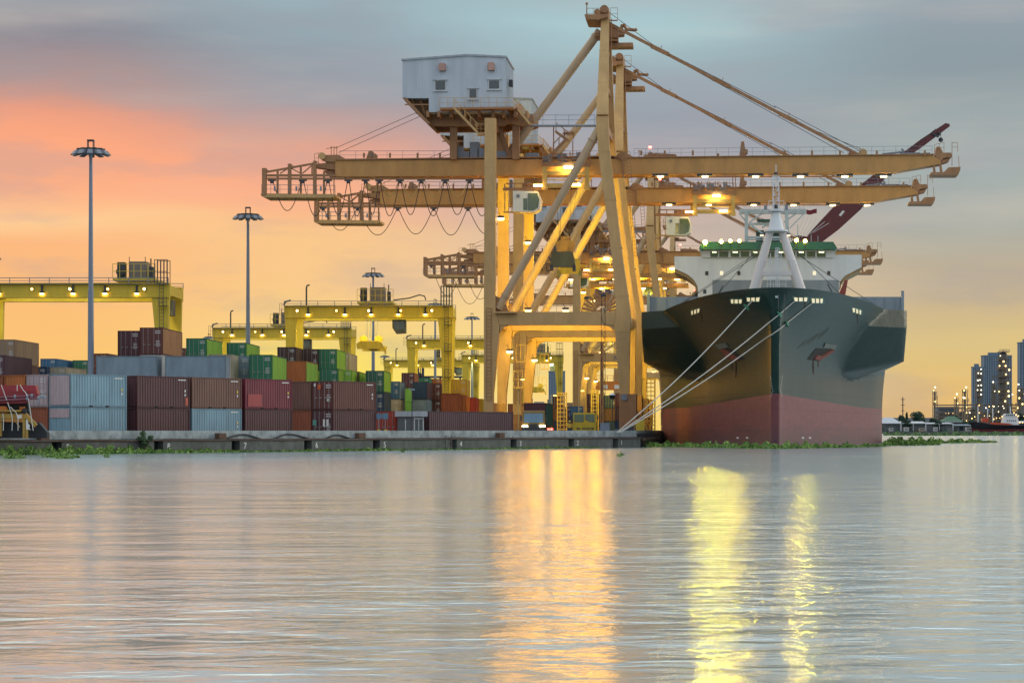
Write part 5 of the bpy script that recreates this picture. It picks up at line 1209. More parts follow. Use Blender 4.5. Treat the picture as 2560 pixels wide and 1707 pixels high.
# ship flag
m = MB()
fp = [(2016 + 26 * t, 529 + 2 * math.sin(t * 5)) for t in (0, .25, .5, .75, 1)]
vs = []
for x_, y_ in fp: vs += [SP(x_, y_ - 5, Lm), SP(x_, y_ + 6, Lm)]
vs2 = [v + Vector((0, .03, 0)) for v in vs]
m.add(vs, [(2 * i, 2 * i + 1, 2 * i + 3, 2 * i + 2) for i in range(4)]); m.add(vs2, [(2 * i, 2 * i + 2, 2 * i + 3, 2 * i + 1) for i in range(4)])
fm = paint('flag_red', (.16, .02, .03), .8); m.obj('flag', fm, ship)
# foremast on the forecastle
LF = 22
P_FM = paint('foremast_white', (.66, .62, .60), .45, dirt=.12)
for a, b in (((1886, 726), (1925, 577)), ((2001, 726), (1955, 577))):
    m = MB(); m.tube(SP(*a, LF), SP(*b, LF), .62, .42, 16); m.obj('mast_leg', P_FM, ship, smooth=True)
m = MB(); m.prism(SPL([(1898, 678), (1990, 678), (1995, 700), (1988, 692), (1976, 689), (1910, 689), (1900, 694), (1893, 704)], LF), LF - .4, LF + .4); m.obj('mast_crossbeam', P_FM, ship)
m = MB(); m.tube(SP(1940, 578, LF), SP(1940, 530, LF), .95, .45, 16); m.tube(SP(1940, 576, LF), SP(1940, 580, LF), 1.35, 1.35, 16); m.tube(SP(1940, 529, LF), SP(1940, 524, LF), .9, .9, 14); m.obj('mast_cone', P_WHITE, ship, smooth=True)
m = MB()
for dx_ in (-8, 8):
    for dy_ in (-.35, .35):
        a = SP(1940 + dx_, 524, LF); b = SP(1940 + dx_ * .8, 440, LF); a.y += dy_; b.y += dy_; m.bar(a, b, .11)
for i in range(7):
    y_ = 522 - i * 12; s_ = 1 if i % 2 else -1; m.bar(SP(1940 - 8 * s_, y_, LF), SP(1940 + 7 * s_, y_ - 12, LF), .08); m.bar(SP(1932, y_, LF), SP(1948, y_, LF), .08)
m.bar(SP(1940, 440, LF), SP(1940, 412, LF), .1); m.bar(SP(1930, 443, LF), SP(1950, 443, LF), .12)
m.rail(SP(1922, 524, LF - .6), SP(1960, 524, LF - .6), .95, .5, .06); m.rail(SP(1922, 524, LF + .6), SP(1960, 524, LF + .6), .95, .5, .06)
m.obj('mast_lattice', P_WHITE, ship)
m = MB(); m.box(SP(1910, 0, LF).x, SP(1918, 0, LF).x, LF - .3, LF + .3, SP(1914, 524, LF).z, SP(1914, 513, LF).z); m.obj('navigation_light', P_GREY, ship); m = MB(); m.box(SP(1962, 0, LF).x, SP(1970, 0, LF).x, LF - .3, LF + .3, SP(1966, 524, LF).z, SP(1966, 513, LF).z)
m.obj('navigation_light', P_GREY, ship)
for x_, y_ in ((1940, 515), (1940, 521), (1940, 434)): p = SP(x_, y_, LF - .5); m = MB(); m.tube(p + Vector((0, 0, -.13)), p + Vector((0, 0, .13)), .2); m.obj('navigation_light', P_DARK, ship)
for x_ in (1905, 1972):
    p = SP(x_, 586, LF); m = MB(); m.prism(SPL([(x_ - 6, 588), (x_ + 5, 588), (x_ + 3, 583), (x_ - 3, 583)], LF), LF - .3, LF + .3); m.bar(SP(x_, 584, LF), SP(1925 if x_ < 1940 else 1955, 576, LF), .1); fl = m.obj('deck_lamp', P_GREY, ship)
    m = MB(); m.prism(SPL([(x_ - 5, 588.3), (x_ + 4, 588.3), (x_ + 3, 590), (x_ - 4, 590)], LF), LF - .25, LF + .25); m.obj('lens', emit('deck_lamp_glow', (1, .6, .3), 3), fl)
m = MB(); m.ladder(SP(1943, 724, LF - 1), SP(1943, 620, LF - 1), .4, (1, 0, 0)); m.bar(SP(1943, 724, LF - .8), SP(1943, 622, LF - .8), .16)
for z_ in (0, 1): m.rail(SP(1918, 722 - z_ * 14, LF - 1.5), SP(1965, 722 - z_ * 14, LF - 1.5), 1.0, .8, .05)
m.bar(SP(1926, 722, LF - 1.5), SP(1926, 630, LF - 1.5) if False else SP(1926, 676, LF - 1.5), .06)
m.rail(SP(1905, 671, LF - .5), SP(2000, 671, LF - .5), .85, 1.2, .05)
for x_ in (1926, 1953): m.bar(SP(x_, 671, LF), SP(x_, 633, LF), .1)
m.obj('mast_ladder', P_WHITE, ship)
m = MB()
for a, La, b, Lb in (((1900, 634), LF, (1700, 762), 34), ((1920, 590), LF, (1800, 730), 20), ((1965, 600), LF, (2100, 735), 30), ((1990, 634), LF, (2190, 764), 36), ((1905, 590), LF, (1890, 640), LF), ((1880, 640), 60, (1700, 760), 50), ((1975, 590), LF, (1998, 640), LF)):
    m.tube(SP(*a, La), SP(*b, Lb), .035, n=5)
for x_, y_ in ((1797, 733), (2080, 730)): p = SP(x_, y_, 24); m.bar(p, p + Vector((.5 if x_ < 1900 else -.5, 0, .9)), .12)
m.obj('stay_wire', P_DARK, ship)
m = MB(); p = SP(1961, 735, -0.3); m.tube(p, SP(1961, 800, -.3), .03, n=4); m.tube(SP(1946, 735, -.2), SP(1946, 775, -.2), .03, n=4); m.obj('hanging_line', P_DARK, ship)
# mooring ropes from the bow to the bollard on the quay corner
bs = QC + qd * quay_s(1548, 1.0) + nd * 1.0
bol = thing('mooring_bollard', 'squat iron bollard on the quay edge where the ship ropes end', 'bollard', (bs.x, bs.y, ZG))
m = MB(); m.tube((0, 0, 0), (0, 0, .72), .32, .26, 16); m.obj('stem', P_DARK, bol); m = MB(); m.tube((0, 0, .721), (0, 0, .92), .42, .36, 16); m.obj('cap', P_DARK, bol)
be = QC + qd * quay_s(1546, -.15) + nd * -.15
G5 = 'white mooring ropes from the bow to the quay'
def toW(p): return Vector((SW.x + p.x * cs + p.y * ss, SW.y - p.x * ss + p.y * cs, p.z))
for (x_, y_), lab, gx in (((1881, 751), 'leftmost white mooring rope with a green rat guard high up near the bow opening', (1866, 762)), ((1987, 752), 'middle white mooring rope with a rat guard near the stem', (1946, 780)), ((2031, 757), 'rightmost and longest white mooring rope, from the far bow opening', (1959, 797))):
    hp = hull_hit(x_, y_) or SP(x_, y_, 8); a = toW(hp); a.y -= .25; e = Vector((be.x, be.y, 1.55)); e.x += {1881: -.15, 1987: 0, 2031: .15}[x_]
    m = MB(); pts = [a.lerp(e, t / 48) - Vector((0, 0, 1)) * (0.55 * math.sin(math.pi * t / 48)) for t in range(49)]
    for i_, p_ in enumerate(pts):            # where a rope would cut the flare it bears against the plating instead
        for _ in range(60):
            rx, ry = p_.x - SW.x, p_.y - SW.y; lx_ = rx * cs - ry * ss; ly_ = rx * ss + ry * cs
            if ly_ > -.16 and p_.z < 16.3 and abs(lx_) <= hull_half(ly_ + .16, p_.z): p_.y -= .08
            else: break
    r_ = thing('mooring_rope', lab, 'rope', e, 0, G5)
    m.path([p - e for p in pts], 0.055, 6); m.obj('rope', P_ROPE, r_)
    k = (gx[0] - x_) / (1546 - x_); n_ = int(k * 48); p = pts[n_].lerp(pts[n_ + 1], k * 48 - n_) - e; dv = (pts[0] - pts[-1]).normalized()
    m = MB(); m.tube(p - dv * .1, p + dv * .1, .42, .30, 16); m.obj('rat_guard', paint('guard_green', (.05, .26, .16), .5), r_)
for dx_ in (-.35, .35):
    pass

# deep red lifting boom of a harbour crane behind the ship
hc = Vector(((1980 - 1280) / F * 470, 470, ZG))
hcr = thing('harbour_crane', 'dark red slanting crane jib rising behind the ship bridge to the upper right', 'crane', hc)
def HP(x, y, d=0.0): Y = 470 + d; return Vector(((x - 1280) / F * Y, Y, CZ + (HY - y) / F * Y)) - hc
P_JIB = paint('jib_red', (0.11, 0.022, 0.024), .5, dirt=.35)
m = MB()
pl = [(2008, 604), (2030, 575), (2095, 505), (2180, 440), (2300, 350), (2361, 310), (2371, 312), (2372, 318), (2300, 372), (2270, 392), (2210, 448), (2150, 525), (2095, 575), (2046, 612)]
m.prism([(HP(x, y).x, HP(x, y).z) for x, y in pl], -1.2, 1.2); jb = m.obj('jib', P_JIB, hcr)
m = MB(); a = [(HP(x, y, -1.3).x, HP(x, y, -1.3).z) for x, y in ((2097, 538), (2107, 526), (2112, 529), (2102, 541))]; m.prism(a, -1.26, -1.205); m.obj('data_plate', P_MARK, jb)
m = MB(); m.box(-3, 3, -3, 3, 0, HP(1980, 640).z); m.obj('tower', P_JIB, hcr); m = MB(); m.prism([(HP(x, y).x, HP(x, y).z) for x, y in ((1960, 640), (1990, 590), (2052, 600), (2050, 612), (2010, 640))], -2, 2); m.obj('slewing_house', P_JIB, hcr)
m = MB(); m.tube(HP(2340, 322, -1.3), HP(2185, 450, -1.3), .05); m.tube(HP(2352, 318), HP(2352, 345), .05); m.ball(HP(2352, 350), .5)
m.path([HP(2330, 334, -1.4), HP(2345, 342, -1.4), HP(2350, 336, -1.4), HP(2345, 330, -1.4)], .25); m.obj('hoist_cable', P_DARK, jb)

# ------------------------------------------------------------------ vehicles and small things on the quay
def at(x, Y): return Vector(((x - 1280) / F * Y, Y, ZG))
# container truck coming towards the river
P_CAB = paint('truck_cab', (.20, .14, .04), .4, dirt=.3)
tk = thing('container_truck', 'truck with lit headlights carrying a dark red container, under the nearest quay crane', 'truck', at(1334, 250), -R(2))
m = MB(); m.prismz([(-1.25, 0), (1.25, 0), (1.25, 2.1), (-1.25, 2.1)], .75, 1.5); m.hexa([(-1.25, 0, 1.5), (1.25, 0, 1.5), (1.25, 2.1, 1.5), (-1.25, 2.1, 1.5), (-1.2, .28, 2.85), (1.2, .28, 2.85), (1.2, 2.1, 2.95), (-1.2, 2.1, 2.95)]); cbk = m.obj('cab', P_CAB, tk)
m = MB(); m.hexa([(-1.05, -.02 + .04, 1.62), (1.05, .02, 1.62), (1.05, .1, 1.62), (-1.05, .1, 1.62), (-1.02, .225, 2.6), (1.02, .225, 2.6), (1.02, .3, 2.6), (-1.02, .3, 2.6)]); m.obj('windshield', paint('windshield', (.08, .20, .30), .15, spec=.8), cbk)
m = MB(); m.box(-1.28, 1.28, -.12, -.005, .62, 1.10); m.box(-.6, .6, -.05, -.004, 1.12, 1.42); m.obj('bumper', P_DARK, cbk)
for k in (-.95, .95):
    m = MB(); m.box(k - .30, k + .30, -.17, -.121, 1.14, 1.32); m.obj('headlight', E_HEAD, tk)
    m = MB(); m.box(k - .06, k + .06, -.3, -.15, 1.9, 2.5) if False else m.box(k * 1.45 - .08, k * 1.45 + .08, .1, .2, 1.8, 2.4); m.obj('mirror', P_DARK, tk)
for y_ in (1.2, 4.6, 12.5, 13.8):
    for k in (-1, 1): m = MB(); m.tube((k * 1.22, y_, .5), (k * .85, y_, .5), .5, n=18); m.obj('wheel', P_BLACK, tk, smooth=True)
m = MB(); m.box(-.5, .5, 2.0, 15.5, .9, 1.2); m.obj('chassis', P_DARK, tk)
m = MB(); m.box(-.1, .1, 15.55, 15.6, .8, .95); 
for k in (1.35, 1.7): m = MB(); m.box(k - .15, k + .15, 15.51, 15.56, .8, 1.0); m.obj('tail_light', E_RED, tk)
container(tk.location + Vector((1.22 + .15, 2.9, 1.21)), R(2) + R(3), 'maroon', 'dark red container riding on the truck with lit headlights', 12.19, 2.59, doors=False, side='teal')
# yellow yard tractor
yt = thing('yard_tractor', 'yellow cabbed yard tractor parked at the foot of the far portal legs', 'tractor', at(1461, 262), -R(4))
m = MB(); m.box(-1.35, 1.35, 0, 5, .55, 1.62); m.prism([(-1.3, 1.621), (-1.3, 2.78), (1.3, 2.78), (1.3, 1.621)], .2, 2.0); bd = m.obj('body', P_YEL, yt)
m = MB(); m.box(-1.15, -.08, .14, .199, 1.72, 2.6); m.prism([(.08, 2.6), (1.15, 2.6), (1.15, 1.6 + .1), (.6, 1.72), (.08, 2.0)], .14, .199); m.obj('window', P_GGLASS, bd)
m = MB()
for i in range(7): m.box(-.25 + i * .14, -.18 + i * .14, -.04, -.005, .85, 1.1)
m.box(-.9, -.5, -.04, -.005, .9, 1.05); m.box(.75, 1.1, -.04, -.005, .9, 1.05); m.obj('grille', P_DARK, bd)
m = MB(); m.box(-1.6, -1.42, .1, .3, 2.0, 2.5); m.box(1.42, 1.6, .1, .3, 2.0, 2.5); m.bar((-1.5, .2, 2.5), (-1.3, .2, 2.6), .05); m.bar((1.5, .2, 2.5), (1.3, .2, 2.6), .05); m.obj('mirror', P_DARK, yt)
for y_ in (1, 4):
    for k in (-1, 1): m = MB(); m.tube((k * 1.3, y_, .55), (k * .9, y_, .55), .55, n=18); m.obj('wheel', P_BLACK, yt, smooth=True)
# guard booth
gb = thing('guard_booth', 'small grey and white guard booth with glazed door, beside the lone red container', 'booth', at(990, 213.5), -R(-2))
W0 = 3.1
m = MB(); m.box(0.15, 2.6, 0, 2.2, 0, 2.05); wl = m.obj('wall', paint('booth_grey', (.20, .19, .22), .6), gb)
m = MB(); m.box(-.1, 2.25, -.35, 2.4, 2.051, 2.55); m.box(1.4 + .852, 2.95, -.45, 2.4, 2.051, 2.55); m.obj('roof_fascia', paint('booth_fascia', (.40, .42, .46), .5), gb)
m = MB(); m.box(.25, 1.5, -.03, -.002, .5, 1.8); f_ = m.obj('window', P_GLASS, gb); m = MB(); m.box(.85, .93, -.05, -.031, .5, 1.8); m.box(.25, 1.5, -.06, -.031, .42, .52); m.obj('frame', P_WHITE, f_)
m = MB(); m.box(1.78, 2.5, -.09, -.05, .02, 1.85); d_ = m.obj('door', P_GLASS, gb); m = MB(); m.box(1.68, 1.77, -.12, 0, 0, 2.05); m.box(2.51, 2.6, -.12, 0, 0, 2.05); m.box(1.77, 2.51, -.12, -.091, 1.82, 1.92); m.box(2.1, 2.16, -.12, -.091, .02, 1.82); m.obj('door_frame', P_WHITE, d_)
# street lamp, round signs
sl = thing('street_lamp', 'thin dark lamp post standing in front of the guard booth', 'street lamp', at(1030, 211)); m = MB(); m.tube((0, 0, 0), (0, 0, 4.55), .05, .04, 8); m.obj('pole', P_DARK, sl); m = MB(); m.box(-.2, .25, -.1, .1, 4.45, 4.62); m.bar((-.1, 0, 4.55), (-.3, 0, 4.7), .06); m.obj('lamp_head', P_GREY, sl)
for X_, lab in ((947, 'left of two round blue grey signs beyond the end of the quay row'), (963, 'right of two round blue grey signs beyond the end of the quay row')):
    t = thing('round_sign', lab, 'sign', at(X_, 208)); m = MB(); m.tube((0, 0, 0), (0, 0, 2.3), .035, n=8); m.obj('post', P_GREY, t); m = MB(); m.tube((0, -.05, 2.05), (0, -.09, 2.05), .30, n=24); m.obj('sign_face', paint('sign_blue', (.12, .22, .32), .5), t)
m = MB(); m.prism([(-.45, 0), (.45, 0), (.45, .85), (-.45, .85)], 0, .4); t = thing('barrier_block', 'small yellow and black barrier block at the foot of the round signs', 'barrier', at(955, 205)); m.obj('block', P_YEL, t); m = MB(); m.box(-.15, .18, -.01, -.002, .1, .85); m.obj('stripe', P_DARK, t)
# black lattice pole
lt = thing('lattice_mast', 'slender black lattice mast in front of the crane portal opening', 'mast', at(1508, 262)); m = MB(); hh = (1075 - 742) / F * 262 + .8
for a in (-.22, .22):
    for b in (-.22, .22): m.bar((a, b, 0), (a, b, hh), .05)
for i in range(int(hh / .8)): z_ = i * .8; s_ = 1 if i % 2 else -1; m.bar((-.22 * s_, -.22, z_), (.22 * s_, -.22, z_ + .8), .035); m.bar((-.22 * s_, .22, z_), (.22 * s_, .22, z_ + .8), .035); m.bar((-.22, -.22, z_), (.22, -.22, z_), .035)
m.obj('lattice', P_BLACK, lt); m = MB(); m.box(-.3, .3, -.3, .3, hh, hh + .3); m.bar((0, 0, hh + .2), (0, 0, hh + 1.4), .05); m.bar((-1.9, 0, hh - .1), (0, 0, hh - .1), .05); m.box(-2.2, -1.7, -.2, .2, hh - .3, hh); m.obj('lamp_bracket', P_DARK, lt)
mu = thing('dock_lamp', 'dark mushroom shaped lamp on a thin pole beside the right crane leg', 'street lamp', at(1531, 258)); m = MB(); m.tube((0, 0, 0), (0, 0, 4.3), .05, n=8); m.obj('pole', P_DARK, mu); m = MB(); m.tube((0, 0, 4.3), (0, 0, 4.75), .22, .38, 12); m.obj('lamp_body', P_BLACK, mu); m = MB(); m.tube((0, 0, 4.751), (0, 0, 4.98), .38, .12, 12); m.obj('cap', P_WHITE, mu)
# wheel of a cable reel seen between the crane legs
cr = thing('cable_reel', 'large spoked cable reel wheel on the third crane, right of the portal walkway', 'cable reel', at(1505, 400)); cz_ = (1075 - 782) / F * 400 + .8
m = MB()
for i in range(28): t = 2 * math.pi * i / 28; a = Vector((math.cos(t), 0, math.sin(t))); m.bar(a * 1.2 + Vector((0, 0, cz_)), a * 3.6 + Vector((0, 0, cz_)), .3, .08, .5, .08, up=(0, 1, 0))
for i in range(36):
    for rr in (1.2, 3.6): a = 2 * math.pi * i / 36; b = 2 * math.pi * (i + 1) / 36; m.bar((rr * math.cos(a), 0, cz_ + rr * math.sin(a)), (rr * math.cos(b), 0, cz_ + rr * math.sin(b)), .1)
m.obj('reel', P_STSD, cr); m = MB(); m.box(-.3, .3, .2, .8, 0, cz_); m.obj('support', P_STSD, cr)

# steelwork standing round the crane feet
for X_, Y_, h_, w_, lab in ((1405, 300, 5.6, 1.2, 'yellow caged ladder tower between the truck and the yellow tractor'), (1487, 330, 6.4, 1.0, 'yellow caged ladder tower right of the black lattice mast'), (1622, 300, 7.5, 1.6, 'brightly lit yellow scaffold tower squeezed beside the ship side')):
    t = thing('access_tower', lab, 'ladder tower', at(X_, Y_), 0, 'yellow ladder towers at the crane feet'); m = MB()
    for a in (-w_ / 2, w_ / 2):
        for b in (-.5, .5): m.bar((a, b, 0), (a, b, h_), .12)
    m.obj('frame', P_YELS, t); m = MB()
    for i in range(int(h_ / .55)): m.box(-w_ / 2 + .07, w_ / 2 - .07, -.55, -.45, .3 + i * .55, .42 + i * .55)
    for b in (-.25, .25): m.bar((b, -.5, 0), (b, -.5, h_), .1)
    m.obj('rung_cage', P_YELS, t); m = MB(); m.box(-w_ / 2 - .1, w_ / 2 + .1, -.65, .65, h_, h_ + .12); m.obj('platform', P_YELS, t)
og = thing('orange_gantry', 'red orange gantry beam with pale plates crossing behind the second portal opening', 'gantry crane', at(1488, 560)); kq = 560 / F
m = MB(); m.box(0, 75 * kq, 0, 1, 108 * kq, 130 * kq); m.obj('girder', P_ORANGE, og); m = MB(); m.box(2 * kq, 6 * kq, 0, 1, 0, 107 * kq); m.obj('leg', P_ORANGE, og); m = MB(); m.box(69 * kq, 73 * kq, 0, 1, 0, 107 * kq); m.obj('leg', P_ORANGE, og)
m = MB(); m.rail((0, -.1, 130 * kq), (75 * kq, -.1, 130 * kq), 1.4, 1.5, .12); m.obj('railing', P_ORANGE, og)
for i in (18, 48): m = MB(); m.box(i * kq, (i + 13) * kq, -.08, -.01, 111 * kq, 121 * kq); m.obj('plate', P_MARK, og)
for X_, Y_, h_, lab in ((1296, 300, 7.5, 'amber yard light between the nearest crane legs'), (1378, 340, 6.0, 'amber yard light just right of the truck'), (1447, 345, 6.8, 'amber yard light over the yellow tractor'), (1552, 300, 5.6, 'low amber yard light against the right crane leg foot')):
    t = thing('yard_light', lab, 'street lamp', at(X_, Y_), 0, 'amber lights on poles under the quay cranes'); m = MB(); m.tube((0, 0, 0), (0, 0, h_), .07, .05, 8); m.bar((0, 0, h_), (.5, -.3, h_ + .1), .07); m.obj('pole', P_GREY, t); m = MB(); m.box(.3, .8, -.5, -.1, h_ - .02, h_ + .1); m.obj('lamp_head', P_DARK, t); m = MB(); m.box(.33, .77, -.47, -.13, h_ - .14, h_ - .025); m.obj('lens', E_ORG, t)
# people
def person(loc, label, pose, vest, trousers, rz=0):
    t = thing('person', label, 'person', loc, rz)
    V = pose; E = [(0, 1), (1, 2), (2, 3), (3, 4), (2, 5), (5, 6), (6, 7), (2, 8), (8, 9), (9, 10), (0, 11), (11, 12), (12, 13), (0, 14), (14, 15), (15, 16), (13, 17), (16, 18)]
    rad = [.15, .15, .17, .06, .105, .075, .05, .04, .075, .05, .04, .10, .07, .05, .10, .07, .05, .045, .045]
    me = bpy.data.meshes.new('body'); me.from_pydata(V, E, []); o = bpy.data.objects.new('body', me); COL.objects.link(o); o.parent = t
    sk = o.modifiers.new('skin', 'SKIN')
    for i, r_ in enumerate(rad): me.skin_vertices[0].data[i].radius = (r_, r_)
    me.skin_vertices[0].data[0].use_root = True
    o.modifiers.new('sub', 'SUBSURF').levels = 1
    me.materials.append(trousers)
    m = MB(); v = [Vector(p) for p in V]; a, b = v[0] + Vector((0, 0, .08)), v[2] + Vector((0, 0, .1)); m.tube(a, b, .20, .235, 12); m.tube(v[5], v[6], .085, .07, 8); m.tube(v[8], v[9], .085, .07, 8); m.obj('jacket', vest, t, smooth=True)
    m = MB(); h = v[4]; m.ball(h + Vector((0, 0, .06)), .125, 12, 6, .8); m.obj('helmet', paint('helmet', (.6, .5, .1), .4), t, smooth=True)
std = [(0, 0, .95), (0, 0, 1.15), (0, 0, 1.40), (0, 0, 1.52), (0, -.02, 1.66), (-.22, 0, 1.40), (-.27, -.03, 1.12), (-.2, -.2, .98), (.22, 0, 1.40), (.28, 0, 1.12), (.26, -.12, .9), (-.1, 0, .9), (-.12, -.02, .48), (-.13, 0, .06), (.1, 0, .9), (.13, .05, .48), (.14, .1, .06), (-.13, -.16, .04), (.14, -.06, .04)]
skin_ = paint('workwear_navy', (.04, .06, .10), .8)
person(at(1424, 244), 'worker in orange and yellow high visibility jacket standing left of the yellow tractor', std, paint('hi_vis', (.65, .40, .04), .7), skin_)

# red folded boom machine at the far left
rm = thing('folded_boom_machine', 'red folded boom machine with yellow frame tied down by white ropes, bottom left corner', 'machine', at(45, 164.5), -R(0))
Yr = 164.5
def RP(x, y, d=0.0): Y = Yr + d; return Vector(((x - 1280) / F * Y, Y, CZ + (HY - y) / F * Y)) - rm.location
def RPL(pts): return [(RP(x, y).x, RP(x, y).z) for x, y in pts]
m = MB(); m.prism(RPL([(-90, 962), (88, 963), (94, 985), (84, 994), (-90, 996)]), .0, .8); m.prism(RPL([(20, 978), (80, 978), (80, 980), (20, 980)]), -.06, -.005); m.prism(RPL([(-90, 996.5), (60, 990), (72, 1002), (58, 1008), (-90, 1010)]), .1, .7); m.obj('boom', P_REDM, rm)
m = MB(); m.tube(RP(-90, 998, -.2), RP(88, 989, -.2), .09, n=12); m.tube(RP(-90, 1006, -.25), RP(96, 995, -.25), .09, n=12); m.obj('hydraulic_tube', paint('tube_maroon', (.16, .02, .04), .25, spec=.8), rm, smooth=True)
m = MB()
for x_, y_ in ((38, 991), (69, 990), (80, 989), (69, 996), (97, 995)): m.tube(RP(x_ - 2.5, y_, -.22), RP(x_ + 2.5, y_, -.22), .14, n=12)
m.tube(RP(95, 992, -.2), RP(112, 991, -.2), .08); m.ball(RP(110, 992, -.2), .13); m.prism(RPL([(92, 1003), (96, 1001), (98, 1005), (94, 1008)]), -.2, 0); m.obj('fitting', P_GREY, rm)
m = MB(); m.prism(RPL([(-90, 1026), (46, 1026), (46, 1029), (-90, 1029)]), -.1, .5); m.tube(RP(-90, 1026, -.2), RP(52, 1027, -.2), .07); m.prism(RPL([(-90, 1034), (54, 1033), (54, 1045), (-90, 1047)]), 0, .5); m.prism(RPL([(-90, 1049), (54, 1048), (54, 1052), (-90, 1052)]), -.02, .52)
m.bar(RP(62, 1035), RP(90, 1064), .28); m.bar(RP(60, 1042), RP(60, 1095), .16); m.bar(RP(67, 1042), RP(67, 1095), .16); m.tube(RP(57, 1044, -.05), RP(70, 1044, -.05), .1)
m.bar(RP(38, 1052), RP(50, 1068), .06); m.bar(RP(0, 1052, .3), RP(0, 1090, .3), .25)
m.obj('yellow_frame', paint('ochre_machine', (.40, .24, .04), .5, dirt=.5, rust=.3), rm)
m = MB(); m.prism(RPL([(-90, 1015), (10, 1015), (15, 1020), (15, 1032), (-90, 1033)]), .1, .6); m.prism(RPL([(44, 1016), (56, 1016), (56, 1028), (44, 1028)]), .6, .9); m.obj('orange_panel', P_ORANGE, rm)
m = MB(); m.prism(RPL([(-90, 1008), (62, 1006), (66, 1034), (-90, 1034)]), .95, 1.8); m.prism(RPL([(-90, 1053), (90, 1056), (110, 1080), (110, 1095), (-90, 1095)]), 1.0, 1.9); m.ball(RP(61, 1027, -.1), .2); m.obj('chassis', P_BLACK, rm)
m = MB(); m.prism(RPL([(66, 1048), (71, 1048), (71, 1060), (75, 1061), (74, 1071), (78, 1074), (66, 1073)]), -.1, -.02); m.prism(RPL([(44, 1037), (55, 1036), (55, 1045), (45, 1046)]), -.1, -.01); m.obj('white_bracket', P_MARK, rm)
for pts_ in ([(3, 962), (17, 1000)], [(19, 1005), (28, 1033), (31, 1048), (30, 1076)], [(26, 1017), (41, 1032), (45, 1048), (45, 1076)], [(7, 1033), (9, 1049), (8, 1076)], [(50, 962), (58, 975), (64, 981), (68, 989)], [(71, 996), (83, 1076)], [(43, 962), (43, 977)]):
    m = MB(); m.path([RP(x, y, -.35) for x, y in pts_], .028, 6); m.obj('tie_rope', P_ROPE, rm)
# signal posts and clutter near the berth edge
rr = random.Random(11)
for i, (x_, Y_, h_, mt, nm, lab) in enumerate(((1572, 246, 1.1, P_DARK, 'mooring_winch', 'low dark winch drum at the foot of the right crane leg'), (1512, 250, 1.5, P_POLE, 'equipment_box', 'blue grey equipment box by the lattice mast foot'), (1640, 262, 1.9, P_YEL, 'equipment_box', 'small lit yellow cabinet against the ship side'))):
    t = thing(nm, lab, nm.replace('_', ' ').split()[-1], at(x_ if x_ < 1600 else 1600, Y_)); m = MB(); m.box(-.5, .5, -.4, .4, 0, h_); m.box(-.55, .55, -.45, .45, h_ + .001, h_ + .08); m.obj('housing', mt, t); m = MB(); m.tube((-.62, 0, h_ * .5), (.62, 0, h_ * .5), .3); m.obj('drum' if i == 0 else 'conduit', P_DARK, t)
# ------------------------------------------------------------------ far shore
def facade(root, w, d, h, floors, bays, mw, mg, seed=1):
    m = MB(); m.box(0, w, 0, d, 0, h); b = m.obj('wall', mw, root)
    m = MB(); fh = h / floors
    for i in range(floors): m.box(-.25, w + .25, -.9, -.01, i * fh + fh * .86, i * fh + fh)
    for j in range(bays + 1): x = w * j / bays; m.box(x - .3, x + .3, -.6, -.01, 0, h)
    m.obj('balcony_band', paint('facade_pale', (.30, .38, .46), .6), root)
    m = MB()
    for i in range(floors):
        for j in range(bays): m.box(w * (j + .14) / bays, w * (j + .86) / bays, -.12, -.02, i * fh + fh * .15, i * fh + fh * .78)
    o = m.obj('window', mg, root); o['kind'] = 'stuff'; return b
P_TOW = paint('tower_slate_haze', (.12, .19, .27), .7, dirt=.2, scale=.05); P_TWG = paint('tower_glass_haze', (.09, .17, .25), .3, dirt=.4, scale=.2)  # distance haze put into these lighter, bluer tower colours
def tower(x0, x1, yt, Y, floors, bays, label, mw=None, lit=0):
    p = px(x0, yt, Y); w = (x1 - x0) / F * Y; h = p.z - ZG
    t = thing('tower_block', label, 'building', (p.x, Y, ZG)); facade(t, w, w * .5, h, floors, bays, mw or P_TOW, P_TWG)
    m = MB(); m.box(w * .2, w * .6, 2, w * .3, h + .01, h + 4); m.box(-.5, w + .5, -1, w * .5 + .5, h, h + .8); m.obj('roof', mw or P_TOW, t)
    rr = random.Random(int(x0)); m = MB()
    for _ in range(lit): i = rr.randrange(floors); j = rr.randrange(bays); m.box(w * (j + .2) / bays, w * (j + .7) / bays, -.2, -.13, h / floors * (i + .2), h / floors * (i + .7))
    if lit: m.obj('lit_window', E_ROOM, t)
    return t
tower(2431, 2460, 918, 2600, 26, 6, 'shorter slate blue tower block behind the refinery, left of the taller one')
tower(2459.5, 2529, 889.5, 2650, 32, 12, 'tall broad slate blue tower block behind the brightest refinery column')
tower(2549, 2600, 857, 2400, 36, 8, 'dark blue tower block cut by the right frame edge')
tower(1372, 1392, 929, 2300, 22, 5, 'hazy blue tower seen through the nearest crane portal', lit=0)
tower(1394, 1412, 929, 2350, 20, 5, 'hazy blue tower right of its twin, seen through the portal', lit=0)
P_COL = paint('refinery_steel', (.10, .10, .095), .55, dirt=.4, scale=.3); P_PIP = paint('refinery_pipe', (.13, .12, .11), .5, dirt=.4)
GR = 'refinery columns on the far shore'
def bulb(parent, pos, r=1.0, mat=None): m = MB(); m.ball(pos, r, 8, 5); m.obj('lamp', mat or E_WARM, parent)
